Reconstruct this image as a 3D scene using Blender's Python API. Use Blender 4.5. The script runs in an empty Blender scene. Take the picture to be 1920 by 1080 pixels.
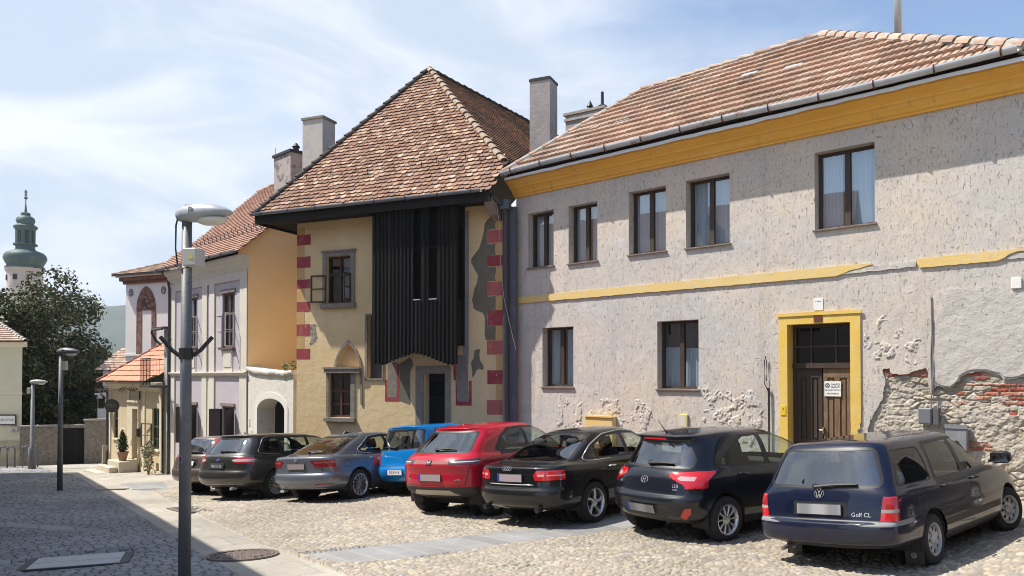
import bpy, bmesh, math, random
import numpy as np
from mathutils import Vector, Matrix, geometry
from mathutils.bvhtree import BVHTree
R = math.radians
random.seed(7)
rng = np.random.default_rng(5)
SC = bpy.context.scene
COL = SC.collection
EYE = 1.65

# ------------------------------------------------------------------ materials
MATS = {}
def _nt(name):
    m = bpy.data.materials.new(name); m.use_nodes = True
    nt = m.node_tree; nt.nodes.clear()
    return m, nt, nt.nodes, nt.links
def c4(c): return (c[0], c[1], c[2], 1.0)

def mat(name, base, rough=0.85, layers=(), bumps=(), metal=0.0, coat=0.0, spec=0.5, attr=None, island=None, coord='Object', rlayer=None):
    """base colour + noise layers mixed in; layers: (kind, scale, colour, lo, hi, stretch, amount); bumps: (kind, scale, distance, stretch)"""
    if name in MATS: return MATS[name]
    m, nt, N, L = _nt(name)
    out = N.new('ShaderNodeOutputMaterial'); b = N.new('ShaderNodeBsdfPrincipled')
    L.new(b.outputs[0], out.inputs[0])
    b.inputs['Roughness'].default_value = rough; b.inputs['Metallic'].default_value = metal
    b.inputs['Coat Weight'].default_value = coat; b.inputs['Coat Roughness'].default_value = 0.03
    b.inputs['Specular IOR Level'].default_value = spec
    tc = N.new('ShaderNodeTexCoord')
    def coords(stretch):
        if stretch is None: return tc.outputs[coord]
        mp = N.new('ShaderNodeMapping'); mp.inputs['Scale'].default_value = stretch
        L.new(tc.outputs[coord], mp.inputs['Vector']); return mp.outputs[0]
    def tex(kind, scale, stretch):
        v = coords(stretch)
        if kind.startswith('noise'):
            t = N.new('ShaderNodeTexNoise'); t.inputs['Scale'].default_value = scale
            t.inputs['Detail'].default_value = 5.0 if kind == 'noise' else 2.0
            t.inputs['Roughness'].default_value = 0.6
            L.new(v, t.inputs['Vector']); return t.outputs['Fac']
        if kind == 'cell':
            t = N.new('ShaderNodeTexVoronoi'); t.inputs['Scale'].default_value = scale
            L.new(v, t.inputs['Vector']); 
            s = N.new('ShaderNodeSeparateColor'); L.new(t.outputs['Color'], s.inputs[0]); return s.outputs[0]
        if kind == 'crack':
            n0 = N.new('ShaderNodeTexNoise'); n0.inputs['Scale'].default_value = scale*1.3
            L.new(v, n0.inputs['Vector'])
            mx = N.new('ShaderNodeMixRGB'); mx.inputs[0].default_value = 0.25
            L.new(v, mx.inputs[1]); L.new(n0.outputs['Color'], mx.inputs[2])
            t = N.new('ShaderNodeTexVoronoi'); t.feature = 'DISTANCE_TO_EDGE'; t.inputs['Scale'].default_value = scale
            L.new(mx.outputs[0], t.inputs['Vector']); return t.outputs['Distance']
        if kind == 'wave':
            t = N.new('ShaderNodeTexWave'); t.inputs['Scale'].default_value = scale
            L.new(v, t.inputs['Vector']); return t.outputs['Fac']
        if kind == 'musg':
            t = N.new('ShaderNodeTexNoise'); t.noise_type = 'RIDGED_MULTIFRACTAL'; t.inputs['Scale'].default_value = scale
            t.inputs['Detail'].default_value = 4.0
            L.new(v, t.inputs['Vector']); return t.outputs['Fac']
    cur = None
    if attr:
        a = N.new('ShaderNodeAttribute'); a.attribute_name = attr; cur = a.outputs['Color']
    elif island:
        g = N.new('ShaderNodeNewGeometry'); rp = N.new('ShaderNodeValToRGB')
        cr = rp.color_ramp; cr.interpolation = 'LINEAR'
        while len(cr.elements) < len(island): cr.elements.new(0.5)
        for i, cc in enumerate(island):
            cr.elements[i].position = i/(len(island)-1); cr.elements[i].color = c4(cc)
        L.new(g.outputs['Random Per Island'], rp.inputs[0]); cur = rp.outputs[0]
    else:
        rgb = N.new('ShaderNodeRGB'); rgb.outputs[0].default_value = c4(base); cur = rgb.outputs[0]
    for ly in layers:
        kind, scale, colr, lo, hi = ly[:5]; st = ly[5] if len(ly) > 5 else None; am = ly[6] if len(ly) > 6 else 1.0
        f = tex(kind, scale, st)
        mr = N.new('ShaderNodeMapRange'); mr.inputs['From Min'].default_value = lo; mr.inputs['From Max'].default_value = hi
        mr.inputs['To Max'].default_value = am; mr.clamp = True
        L.new(f, mr.inputs[0]); fac = mr.outputs[0]
        if len(ly) > 7:      # only where a broad noise is high
            fm = tex('noise2', ly[7][0], None); mm = N.new('ShaderNodeMapRange'); mm.inputs['From Min'].default_value = ly[7][1]; mm.inputs['From Max'].default_value = ly[7][2]; L.new(fm, mm.inputs[0])
            ml = N.new('ShaderNodeMath'); ml.operation = 'MULTIPLY'; L.new(fac, ml.inputs[0]); L.new(mm.outputs[0], ml.inputs[1]); fac = ml.outputs[0]
        mx = N.new('ShaderNodeMixRGB'); L.new(fac, mx.inputs[0]); L.new(cur, mx.inputs[1]); mx.inputs[2].default_value = c4(colr)
        cur = mx.outputs[0]
    L.new(cur, b.inputs['Base Color'])
    prev = None
    for bp in bumps:
        kind, scale, dist = bp[:3]; st = bp[3] if len(bp) > 3 else None
        f = tex(kind, scale, st)
        if len(bp) > 4:
            mr = N.new('ShaderNodeMapRange'); mr.inputs['From Min'].default_value = bp[4]; mr.inputs['From Max'].default_value = bp[5]
            L.new(f, mr.inputs[0]); f = mr.outputs[0]
        bn = N.new('ShaderNodeBump'); bn.inputs['Strength'].default_value = 1.0; bn.inputs['Distance'].default_value = dist
        L.new(f, bn.inputs['Height'])
        if prev: L.new(prev, bn.inputs['Normal'])
        prev = bn.outputs[0]
    if prev: L.new(prev, b.inputs['Normal'])
    if rlayer:
        f = tex(rlayer[0], rlayer[1], None); mr = N.new('ShaderNodeMapRange')
        mr.inputs['From Min'].default_value = .3; mr.inputs['From Max'].default_value = .7
        mr.inputs['To Min'].default_value = rlayer[2]; mr.inputs['To Max'].default_value = rlayer[3]
        L.new(f, mr.inputs[0]); L.new(mr.outputs[0], b.inputs['Roughness'])
    MATS[name] = m
    return m

def glass(name, tint, refl=0.06, rough=0.01, gcol=(1, 1, 1)):
    if name in MATS: return MATS[name]
    m, nt, N, L = _nt(name)
    out = N.new('ShaderNodeOutputMaterial'); mix = N.new('ShaderNodeMixShader')
    tr = N.new('ShaderNodeBsdfTransparent'); tr.inputs[0].default_value = c4(tint)
    gl = N.new('ShaderNodeBsdfGlossy'); gl.inputs['Roughness'].default_value = rough; gl.inputs[0].default_value = c4(gcol)
    fr = N.new('ShaderNodeLayerWeight'); fr.inputs[0].default_value = .5
    pw = N.new('ShaderNodeMath'); pw.operation = 'POWER'; L.new(fr.outputs['Facing'], pw.inputs[0]); pw.inputs[1].default_value = 4.5
    mr = N.new('ShaderNodeMapRange'); mr.inputs['From Min'].default_value = 0; mr.inputs['From Max'].default_value = 1
    mr.inputs['To Min'].default_value = refl; mr.inputs['To Max'].default_value = .9
    L.new(pw.outputs[0], mr.inputs[0]); L.new(mr.outputs[0], mix.inputs[0]); L.new(tr.outputs[0], mix.inputs[1]); L.new(gl.outputs[0], mix.inputs[2])
    L.new(mix.outputs[0], out.inputs[0]); MATS[name] = m
    return m

# ------------------------------------------------------------------ objects
def thing(name, label, cat, loc=(0, 0, 0), rz=0.0, group=None, matrix=None):
    o = bpy.data.objects.new(name, None); COL.objects.link(o)
    o.empty_display_size = .2
    if matrix is not None: o.matrix_world = matrix
    else: o.location = loc; o.rotation_euler = (0, 0, rz)
    o['label'] = label; o['category'] = cat
    if group: o['group'] = group
    return o
def tag(o, label=None, cat=None, group=None, kind=None):
    if label: o['label'] = label
    if cat: o['category'] = cat
    if group: o['group'] = group
    if kind: o['kind'] = kind
    return o
def empty_part(name, parent, loc=(0, 0, 0)):
    o = bpy.data.objects.new(name, None); COL.objects.link(o); o.parent = parent; o.location = loc
    o.empty_display_size = .1
    return o

class MB:
    def __init__(s): s.v = []; s.f = []; s.m = []; s.mi = 0
    def add(s, verts, faces, M=None):
        n = len(s.v)
        if M is not None: verts = [tuple(M @ Vector(p)) for p in verts]
        s.v += [tuple(p) for p in verts]
        s.f += [tuple(i+n for i in f) for f in faces]; s.m += [s.mi]*len(faces)
        return s
    def box(s, x0, x1, y0, y1, z0, z1, M=None, bev=0.0):
        if bev > 0: return s.rbox(x0, x1, y0, y1, z0, z1, bev, M)
        vs = [(x0, y0, z0), (x1, y0, z0), (x1, y1, z0), (x0, y1, z0), (x0, y0, z1), (x1, y0, z1), (x1, y1, z1), (x0, y1, z1)]
        return s.add(vs, [(0, 3, 2, 1), (4, 5, 6, 7), (0, 1, 5, 4), (1, 2, 6, 5), (2, 3, 7, 6), (3, 0, 4, 7)], M)
    def rbox(s, x0, x1, y0, y1, z0, z1, b, M=None):
        vs = []
        for sz, z in ((0, z0), (1, z0+b), (1, z1-b), (0, z1)):
            i = b if sz == 0 else 0
            xa, xb, ya, yb = x0+i, x1-i, y0+i, y1-i; c = b
            vs += [(xa+c, ya, z), (xb-c, ya, z), (xb, ya+c, z), (xb, yb-c, z), (xb-c, yb, z), (xa+c, yb, z), (xa, yb-c, z), (xa, ya+c, z)]
        fs = [tuple(range(7, -1, -1)), tuple(range(24, 32))]
        for r in range(3):
            for i in range(8): fs.append((r*8+i, r*8+(i+1) % 8, r*8+8+(i+1) % 8, r*8+8+i))
        return s.add(vs, fs, M)
    def prism(s, poly, y0, y1, M=None):
        """poly in (x,z), extruded from y0 (front) to y1"""
        n = len(poly); a = sum(poly[i][0]*poly[(i+1) % n][1]-poly[(i+1) % n][0]*poly[i][1] for i in range(n))
        if a < 0: poly = poly[::-1]
        vs = [(x, y0, z) for x, z in poly]+[(x, y1, z) for x, z in poly]
        tri = geometry.tessellate_polygon([[Vector((x, z, 0)) for x, z in poly]])
        fs = []
        for t in tri:
            p = [poly[i] for i in t]
            ar = (p[1][0]-p[0][0])*(p[2][1]-p[0][1])-(p[2][0]-p[0][0])*(p[1][1]-p[0][1])
            t = tuple(t) if ar > 0 else tuple(t[::-1])
            fs.append(t); fs.append(tuple(i+n for i in t[::-1]))
        for i in range(n):
            j = (i+1) % n; fs.append((j, i, i+n, j+n))
        return s.add(vs, fs, M)
    def lathe(s, prof, n=24, M=None, a0=0, a1=2*math.pi, cap=True):
        """profile (r,z) about z"""
        full = abs(a1-a0-2*math.pi) < 1e-6; m = n if full else n+1
        vs = []; fs = []
        for r, z in prof:
            for i in range(m):
                a = a0+(a1-a0)*i/n; vs.append((r*math.cos(a), r*math.sin(a), z))
        for k in range(len(prof)-1):
            for i in range(n):
                j = (i+1) % m; fs.append((k*m+i, k*m+j, k*m+m+j, k*m+m+i))
        if cap and full:
            if prof[0][0] > 1e-4: fs.append(tuple(range(m-1, -1, -1)))
            if prof[-1][0] > 1e-4: fs.append(tuple((len(prof)-1)*m+i for i in range(m)))
        return s.add(vs, fs, M)
    def tube(s, pts, r, n=8, M=None, cap=True):
        pts = [Vector(p) for p in pts]; vs = []; fs = []
        rs = r if isinstance(r, (list, tuple)) else [r]*len(pts)
        up = Vector((0, 0, 1))
        for i, p in enumerate(pts):
            d = (pts[min(i+1, len(pts)-1)]-pts[max(i-1, 0)]).normalized()
            a = d.cross(up)
            if a.length < 1e-3: a = d.cross(Vector((0, 1, 0)))
            a.normalize(); b = d.cross(a).normalized()
            for k in range(n):
                t = 2*math.pi*k/n; vs.append(tuple(p+a*(math.cos(t)*rs[i])+b*(math.sin(t)*rs[i])))
        for i in range(len(pts)-1):
            for k in range(n):
                j = (k+1) % n; fs.append((i*n+k, i*n+n+k, i*n+n+j, i*n+j))
        if cap: fs.append(tuple(range(n))); fs.append(tuple((len(pts)-1)*n+k for k in range(n-1, -1, -1)))
        return s.add(vs, fs, M)
    def sheet(s, loops, y=0.0, depth=0.0, flip=False):
        """first loop = outline (x,z), others = holes; front faces towards -y; holes get reveals of `depth` (number or list)"""
        pts = [p for l in loops for p in l]
        tri = geometry.tessellate_polygon([[Vector((x, z, 0)) for x, z in l] for l in loops])
        fs = []
        for t in tri:
            p = [pts[i] for i in t]
            ar = (p[1][0]-p[0][0])*(p[2][1]-p[0][1])-(p[2][0]-p[0][0])*(p[1][1]-p[0][1])
            if abs(ar) < 1e-9: continue
            fs.append(tuple(t) if ar > 0 else tuple(t[::-1]))
        s.add([(x, y, z) for x, z in pts], fs)
        for k, l in enumerate(loops[1:]):
            d = depth[k] if isinstance(depth, (list, tuple)) else depth
            if not d: continue
            n = len(l); a = sum(l[i][0]*l[(i+1) % n][1]-l[(i+1) % n][0]*l[i][1] for i in range(n))
            if a < 0: l = l[::-1]
            s.add([(x, y, z) for x, z in l]+[(x, y+d, z) for x, z in l], [(i, (i+1) % n, (i+1) % n+n, i+n) for i in range(n)])
        return s
    def build(s, name, mats, parent=None, loc=None, rot=None, smooth=False, matrix=None, angle=None):
        me = bpy.data.meshes.new(name); me.from_pydata(s.v, [], s.f); 
        if not isinstance(mats, (list, tuple)): mats = [mats]
        for m in mats: me.materials.append(m)
        if len(mats) > 1: me.polygons.foreach_set('material_index', s.m)
        if smooth: me.polygons.foreach_set('use_smooth', [True]*len(me.polygons))
        me.update()
        if angle is not None:
            me.polygons.foreach_set('use_smooth', [True]*len(me.polygons)); me.set_sharp_from_angle(angle=angle)
        o = bpy.data.objects.new(name, me); COL.objects.link(o)
        if parent: o.parent = parent
        if matrix is not None: o.matrix_local = matrix
        if loc: o.location = loc
        if rot: o.rotation_euler = rot
        return o

def np_mesh(name, co, quads, mats, colors=None, parent=None, smooth=True):
    me = bpy.data.meshes.new(name)
    me.vertices.add(len(co)); me.vertices.foreach_set('co', co.astype(np.float32).ravel())
    nq = len(quads); me.loops.add(nq*4); me.loops.foreach_set('vertex_index', quads.astype(np.int32).ravel())
    me.polygons.add(nq); me.polygons.foreach_set('loop_start', np.arange(0, nq*4, 4, dtype=np.int32))
    me.polygons.foreach_set('loop_total', np.full(nq, 4, dtype=np.int32))
    if smooth: me.polygons.foreach_set('use_smooth', np.ones(nq, dtype=bool))
    me.update(calc_edges=True)
    if colors is not None:
        a = me.color_attributes.new('col', 'FLOAT_COLOR', 'POINT')
        a.data.foreach_set('color', np.concatenate([colors, np.ones((len(co), 1))], 1).astype(np.float32).ravel())
    for m in (mats if isinstance(mats, list) else [mats]): me.materials.append(m)
    o = bpy.data.objects.new(name, me); COL.objects.link(o)
    if parent: o.parent = parent
    return o

def compact(co, quads, colors):
    used = np.unique(quads); mp = np.full(len(co), -1, dtype=np.int64); mp[used] = np.arange(len(used))
    return co[used], mp[quads], colors[used]

def text_mesh(txt, size, depth=0.004, align='CENTER'):
    cu = bpy.data.curves.new('tmp_text', 'FONT'); cu.body = txt; cu.size = size; cu.align_x = align; cu.align_y = 'CENTER'
    cu.extrude = depth/2; cu.resolution_u = 2
    o = bpy.data.objects.new('tmp_text', cu); COL.objects.link(o)
    me = bpy.data.meshes.new_from_object(o.evaluated_get(bpy.context.evaluated_depsgraph_get()))
    vs = [tuple(v.co) for v in me.vertices]; fs = [tuple(p.vertices) for p in me.polygons]
    bpy.data.objects.remove(o); bpy.data.curves.remove(cu); bpy.data.meshes.remove(me)
    return vs, fs
TXT_UP = Matrix(((1, 0, 0, 0), (0, 0, -1, 0), (0, 1, 0, 0), (0, 0, 0, 1)))   # text upright, facing -y

def frame_matrix(O, D, z=0.0):
    """local x along the wall to the right, y away behind it, z up"""
    d = Vector((D[0], D[1], 0)).normalized(); n = Vector((-d.y, d.x, 0))
    return Matrix(((d.x, n.x, 0, O[0]), (d.y, n.y, 0, O[1]), (0, 0, 1, z), (0, 0, 0, 1)))

def vnoise(x, y, seed=0):
    """smooth value noise, vectorised"""
    xi = np.floor(x).astype(np.int64); yi = np.floor(y).astype(np.int64); fx = x-xi; fy = y-yi
    fx = fx*fx*(3-2*fx); fy = fy*fy*(3-2*fy)
    def h(a, b): return hash2(a, b, seed)
    return (h(xi, yi)*(1-fx)+h(xi+1, yi)*fx)*(1-fy)+(h(xi, yi+1)*(1-fx)+h(xi+1, yi+1)*fx)*fy
def hash2(a, b, seed=0):
    n = (a*374761393+b*668265263+seed*982451653) & 0x7fffffff
    n = ((n ^ (n >> 13))*1274126177) & 0x7fffffff
    n = ((n ^ (n >> 16))*668265263) & 0x7fffffff
    return ((n >> 7) & 0xffff)/65535.0
def voronoi(x, y, jit=0.8, seed=0):
    xi = np.floor(x).astype(np.int64); yi = np.floor(y).astype(np.int64)
    f1 = np.full(x.shape, 9.0); f2 = np.full(x.shape, 9.0); idx = np.zeros(x.shape); idy = np.zeros(x.shape)
    for dx in (-1, 0, 1):
        for dy in (-1, 0, 1):
            a = xi+dx; b = yi+dy
            px = a+.5+jit*(hash2(a, b, seed)-.5); py = b+.5+jit*(hash2(a, b, seed+11)-.5)
            d = np.hypot(x-px, y-py); nw = d < f1
            f2 = np.where(nw, f1, np.minimum(f2, d)); idx = np.where(nw, a, idx); idy = np.where(nw, b, idy); f1 = np.where(nw, d, f1)
    return f1, f2, idx.astype(np.int64), idy.astype(np.int64)

def in_poly(x, y, poly):
    r = np.zeros(np.shape(x), dtype=bool); n = len(poly); j = n-1
    for i in range(n):
        xi, yi = poly[i]; xj, yj = poly[j]
        if yi != yj:
            c = ((yi > y) != (yj > y)) & (x < (xj-xi)*(y-yi)/(yj-yi)+xi); r ^= c
        j = i
    return r
def in_poly1(x, y, poly): return bool(in_poly(np.array([x]), np.array([y]), poly)[0])

def zg(X, Y):
    """ground height of the sloping street (numbers or arrays)"""
    X = np.clip(X, -32, 14); Y = np.clip(Y, -12, 46); s = (Y-X)*.7071; p = (Y+X)*.7071
    rise = .05*np.clip(p-9.2, 0, 6)*np.clip((18-s)/5, 0, 1)
    return .0192*X-.0616*Y-.1*np.exp(-((s-4.0)/1.4)**2)+rise
# ------------------------------------------------------------------ camera, light, sky
SUN = Vector((-1.5605, .0697, 2.5)).normalized()
cam = bpy.data.cameras.new('camera'); cam_o = bpy.data.objects.new('camera', cam); COL.objects.link(cam_o)
cam.sensor_width = 36; cam.lens = 36*1450/1920; cam.shift_y = (680-540)/1920; cam.clip_end = 9000; cam.clip_start = .05
cam_o.location = (0, 0, EYE); cam_o.rotation_euler = (R(90)+math.atan(25/1450), 0, 0); SC.camera = cam_o
sun = bpy.data.lights.new('sun', 'SUN'); sun.energy = 4.3; sun.angle = R(.55); sun.color = (1, .95, .87)
sun_o = bpy.data.objects.new('sun', sun); COL.objects.link(sun_o); sun_o.rotation_euler = SUN.to_track_quat('Z', 'Y').to_euler()
w = bpy.data.worlds.new('World'); SC.world = w; w.use_nodes = True
nt = w.node_tree; nt.nodes.clear(); N = nt.nodes; L = nt.links
out = N.new('ShaderNodeOutputWorld'); bg = N.new('ShaderNodeBackground'); bg.inputs[1].default_value = .125
sky = N.new('ShaderNodeTexSky'); sky.sky_type = 'NISHITA'; sky.sun_disc = False
sky.sun_elevation = math.asin(SUN.z); sky.sun_rotation = math.atan2(SUN.x, SUN.y); sky.air_density = 1.0; sky.dust_density = 1.2; sky.ozone_density = 1.6
tc = N.new('ShaderNodeTexCoord'); mp = N.new('ShaderNodeMapping'); mp.inputs['Scale'].default_value = (1, 1, 2.6)
mp.inputs['Rotation'].default_value = (0, R(18), R(20))
L.new(tc.outputs['Generated'], mp.inputs[0])
n1 = N.new('ShaderNodeTexNoise'); n1.inputs['Scale'].default_value = 2.1; n1.inputs['Detail'].default_value = 7; n1.inputs['Roughness'].default_value = .52; n1.inputs['Distortion'].default_value = .4
L.new(mp.outputs[0], n1.inputs['Vector'])
# the veil of cloud thins towards the east (right) and overhead
dt = N.new('ShaderNodeVectorMath'); dt.operation = 'DOT_PRODUCT'; L.new(tc.outputs['Generated'], dt.inputs[0]); dt.inputs[1].default_value = (.93, .0, .36)
m1 = N.new('ShaderNodeMapRange'); m1.inputs['From Min'].default_value = .12; m1.inputs['From Max'].default_value = .66; m1.inputs['To Min'].default_value = .30; m1.inputs['To Max'].default_value = -.30
L.new(dt.outputs['Value'], m1.inputs[0])
sx = N.new('ShaderNodeSeparateXYZ'); L.new(tc.outputs['Generated'], sx.inputs[0])
m3 = N.new('ShaderNodeMapRange'); m3.inputs['From Min'].default_value = .1; m3.inputs['From Max'].default_value = -.6; m3.inputs['To Min'].default_value = 0; m3.inputs['To Max'].default_value = -.38
L.new(sx.outputs[1], m3.inputs[0])
a0 = N.new('ShaderNodeMath'); a0.operation = 'ADD'; L.new(m1.outputs[0], a0.inputs[0]); L.new(m3.outputs[0], a0.inputs[1])
ad = N.new('ShaderNodeMath'); ad.operation = 'ADD'; L.new(n1.outputs['Fac'], ad.inputs[0]); L.new(a0.outputs[0], ad.inputs[1])
m2 = N.new('ShaderNodeMapRange'); m2.inputs['From Min'].default_value = .42; m2.inputs['From Max'].default_value = .78; m2.inputs['To Min'].default_value = .0; m2.inputs['To Max'].default_value = .92
m2.interpolation_type = 'SMOOTHSTEP'
L.new(ad.outputs[0], m2.inputs[0])
mx = N.new('ShaderNodeMixRGB'); L.new(m2.outputs[0], mx.inputs[0]); L.new(sky.outputs[0], mx.inputs[1]); n4 = N.new('ShaderNodeTexNoise'); n4.inputs['Scale'].default_value = 3.0; n4.inputs['Detail'].default_value = 8; n4.inputs['Roughness'].default_value = .55; n4.inputs['Distortion'].default_value = .6; L.new(mp.outputs[0], n4.inputs['Vector'])
m4 = N.new('ShaderNodeMapRange'); m4.interpolation_type = 'SMOOTHSTEP'; m4.inputs['From Min'].default_value = .40; m4.inputs['From Max'].default_value = .66; L.new(n4.outputs['Fac'], m4.inputs[0])
mc = N.new('ShaderNodeMixRGB'); L.new(m4.outputs[0], mc.inputs[0]); mc.inputs[1].default_value = (3.25, 3.75, 4.55, 1); mc.inputs[2].default_value = (4.9, 5.15, 5.5, 1); L.new(mc.outputs[0], mx.inputs[2])
L.new(mx.outputs[0], bg.inputs[0]); L.new(bg.outputs[0], out.inputs[0])
SC.view_settings.view_transform = 'Standard'; SC.view_settings.look = 'None'; SC.view_settings.exposure = 0.72; SC.view_settings.gamma = 1
SC.cycles.filter_width = 1.0; SC.cycles.max_bounces = 8; SC.cycles.transparent_max_bounces = 16; SC.cycles.diffuse_bounces = 4; SC.cycles.glossy_bounces = 4
SC.cycles.use_denoising = True; SC.cycles.sample_clamp_indirect = 8; SC.cycles.caustics_reflective = False; SC.cycles.caustics_refractive = False

# ------------------------------------------------------------------ ground
M_earth = mat('dry_earth', (.34, .30, .23), .95, [('noise', .35, (.26, .23, .17), .4, .7), ('noise', 3, (.2, .19, .13), .55, .8)], [('noise', 9, .02)], coord='Object')
def base_ground():
    xs = np.concatenate([[-2350, -1200, -400, -120, -60], np.arange(-34, 16.1, 2.0), [30, 70, 200, 600, 1050]])
    ys = np.concatenate([[-110, -80, -60, -30], np.arange(-14, 48.1, 2.0), [60, 100, 200, 500, 1200, 2050]])
    X, Y = np.meshgrid(xs, ys); Z = zg(X, Y)-.05
    co = np.stack([X, Y, Z], -1).reshape(-1, 3); nx = len(xs); ny = len(ys)
    q = np.array([[j*nx+i, j*nx+i+1, (j+1)*nx+i+1, (j+1)*nx+i] for j in range(ny-1) for i in range(nx-1)])
    o = np_mesh('ground', co, q, M_earth); o['kind'] = 'structure'
base_ground()

COB = [(-9.9, 21.2), (-9.41, 20.43), (-7.4, 17.2), (-5.56, 14.2), (-3.9, 11.58), (-2.69, 9.79), (-.9, 7.2), (1.5, 3.6), (3, 1.5), (14, 1.5), (14, 14), (.3, 20.2), (-6.3, 22.6), (-8.6, 24.9), (-9.6, 23.6)]
SETT_LINE = [(-30, 46.5), (-15.76, 28.27), (-7.73, 15.84), (-4.76, 11.26), (-3.16, 8.85), (-1.5, 6.4), (.5, 3.2)]
SETT = SETT_LINE+[(.5, 1.0), (-12, 1.0), (-36, 46.5)]
BANDS = [[(-2.75, 9.98), (-2.0, 9.16), (1.75, 11.75), (6.2, 14.6), (5.6, 15.4), (1.2, 12.62)], [(-12.3, 24.2), (-10.1, 21.0), (-9.3, 21.15), (-11.1, 24.6)]]
SB = [(-9.4, 14.4), (-6.75, 13.0), (-6.55, 12.5), (-9.3, 13.85)]
def terrain():
    th = np.arange(-.70, .68, .00150)
    r = np.concatenate([np.arange(3.4, 7.4, .06), np.arange(7.4, 12.5, .024), np.arange(12.5, 20, .038), np.arange(20, 30, .08), np.arange(30, 46, .25)])
    T, Rr = np.meshgrid(th, r); X = Rr*np.sin(T); Y = Rr*np.cos(T)
    x = X.ravel(); y = Y.ravel()
    z = zg(x, y)
    col = np.zeros((len(x), 3)); h = np.zeros(len(x))
    stain = (.80+.34*vnoise(x*.45, y*.45, 61))*(.92+.16*vnoise(x*1.7, y*1.7, 62))
    cob = in_poly(x, y, COB); sett = in_poly(x, y, SETT) & ~cob
    band = np.zeros(len(x), bool)
    for b in BANDS: band |= in_poly(x, y, b)
    sb = in_poly(x, y, SB); cob &= ~band; sett &= ~band
    # --- river cobbles
    wx = x+.05*(vnoise(x*3, y*3, 3)-.5); wy = y+.05*(vnoise(x*3, y*3, 4)-.5)
    ca_, sa_ = math.cos(.65), math.sin(.65)
    f1, f2, ci, cj = voronoi((wx*ca_+wy*sa_)/.102, (-wx*sa_+wy*ca_)/.078, .9, 1)
    e = np.clip((f2-f1)/.42, 0, 1); dome = 1-(1-e)**2
    rnd = hash2(ci, cj, 21); rnd2 = hash2(ci, cj, 22)
    h_c = (.017+.016*rnd)*dome+.006*vnoise(x*40, y*40, 8)+.06*(vnoise(x*.9, y*.9, 9)-.5)
    pal = np.array([(.375, .32, .245), (.42, .36, .28), (.31, .27, .215), (.46, .405, .325), (.35, .295, .235), (.285, .26, .23), (.40, .335, .245)])
    cc = pal[(rnd2*6.99).astype(int)]*(.74+.3*rnd[:, None])
    dust = np.clip(vnoise(x*.7, y*.7, 5)*1.5-.35, 0, 1)[:, None]
    cc = cc*(1-.45*dust)+np.array((.37, .32, .25))*.45*dust
    jt = np.array((.22, .18, .13))
    cc = jt+(cc-jt)*np.clip(e*2.6, 0, 1)[:, None]
    gr = (vnoise(x*1.1, y*1.1, 31) > .74)[:, None] & (e < .25)[:, None]
    cc = np.where(gr, np.array((.10, .11, .05)), cc)
    # --- granite setts
    ex = np.array((-.547, .837)); ey = np.array((.837, .547))
    a = (x*ex[0]+y*ex[1])/.135; b = (x*ey[0]+y*ey[1])
    a = a+.18*(vnoise(x*.8, y*.8, 6)-.5); row = np.floor(a)
    bw = b/.155+hash2(row.astype(np.int64), row.astype(np.int64)*0+3, 2)*1.0+.12*(vnoise(x*2, y*2, 14)-.5); colm = np.floor(bw)
    fa = a-row; fb = bw-colm
    rj = hash2(row.astype(np.int64), colm.astype(np.int64), 5); rj2 = hash2(row.astype(np.int64), colm.astype(np.int64), 6)
    da = np.minimum(fa, 1-fa)*.135; db = np.minimum(fb, 1-fb)*.155
    jw = .007+.008*rj2; ed = np.clip(np.minimum(da/(jw*.6), db/(jw*1.25)), 0, 1)
    ed2 = np.clip(np.minimum(da, db)/.03, 0, 1)
    h_s = .012*ed+.006*ed2+.004*rj+.003*vnoise(x*30, y*30, 3)+.025*(vnoise(x*.7, y*.7, 2)-.5)
    g = (.205+.12*rj)[:, None]*np.array((.97, .99, 1.02)); tint = np.where(rj2[:, None] > .82, np.array((1.1, .98, .9)), 1.0)
    g = g*tint*(.85+.3*vnoise(x*.5, y*.5, 17))[:, None]
    cs = np.where((ed < .75)[:, None], np.array((.05, .048, .042)), g)
    # --- flag path
    a2 = (x*ex[0]+y*ex[1])/.95; r2 = np.floor(a2); b2 = b/.55+.5*(r2 % 2); k2 = np.floor(b2)
    d2 = np.minimum(np.minimum(a2-r2, 1-a2+r2)*.95, np.minimum(b2-k2, 1-b2+k2)*.55)
    rf = hash2(r2.astype(np.int64), k2.astype(np.int64), 9)
    cp = (.335+.055*rf)[:, None]*np.array((1.06, .97, .82))*(.86+.24*vnoise(x*2.2, y*2.2, 12)*vnoise(x*9, y*9, 13)+.08*vnoise(x*30, y*30, 15))[:, None]
    cp = np.where((d2 < .008)[:, None], cp*.72, cp); h_p = .004*np.clip(d2/.012, 0, 1)+.012*(vnoise(x*1.5, y*1.5, 22)-.5)+.003*vnoise(x*18, y*18, 23)
    # --- dark flag bands
    bx = (x*.822+y*.57); k3 = np.floor(bx/.34); d3 = np.minimum(bx/.34-k3, 1-bx/.34+k3)*.34
    rb = hash2(k3.astype(np.int64), k3.astype(np.int64)*0, 19)
    cb = (.215+.06*rb)[:, None]*np.array((1.0, .99, .97))*(.88+.24*vnoise(x*6, y*6, 4))[:, None]
    cb = np.where((d3 < .011)[:, None], np.array((.36, .33, .27)), cb); h_b = .004*np.clip(d3/.012, 0, 1)+.002*vnoise(x*20, y*20, 5)+.012
    bs = (x*ey[0]+y*ey[1])/.5; ks = np.floor(bs); ds = np.minimum(bs-ks, 1-bs+ks)*.5
    csb = (.30+.05*hash2(ks.astype(np.int64), ks.astype(np.int64)*0, 3))[:, None]*np.array((1, .99, .97)); csb = np.where((ds < .012)[:, None], csb*.5, csb)
    path = ~(cob | sett | band)
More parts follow.
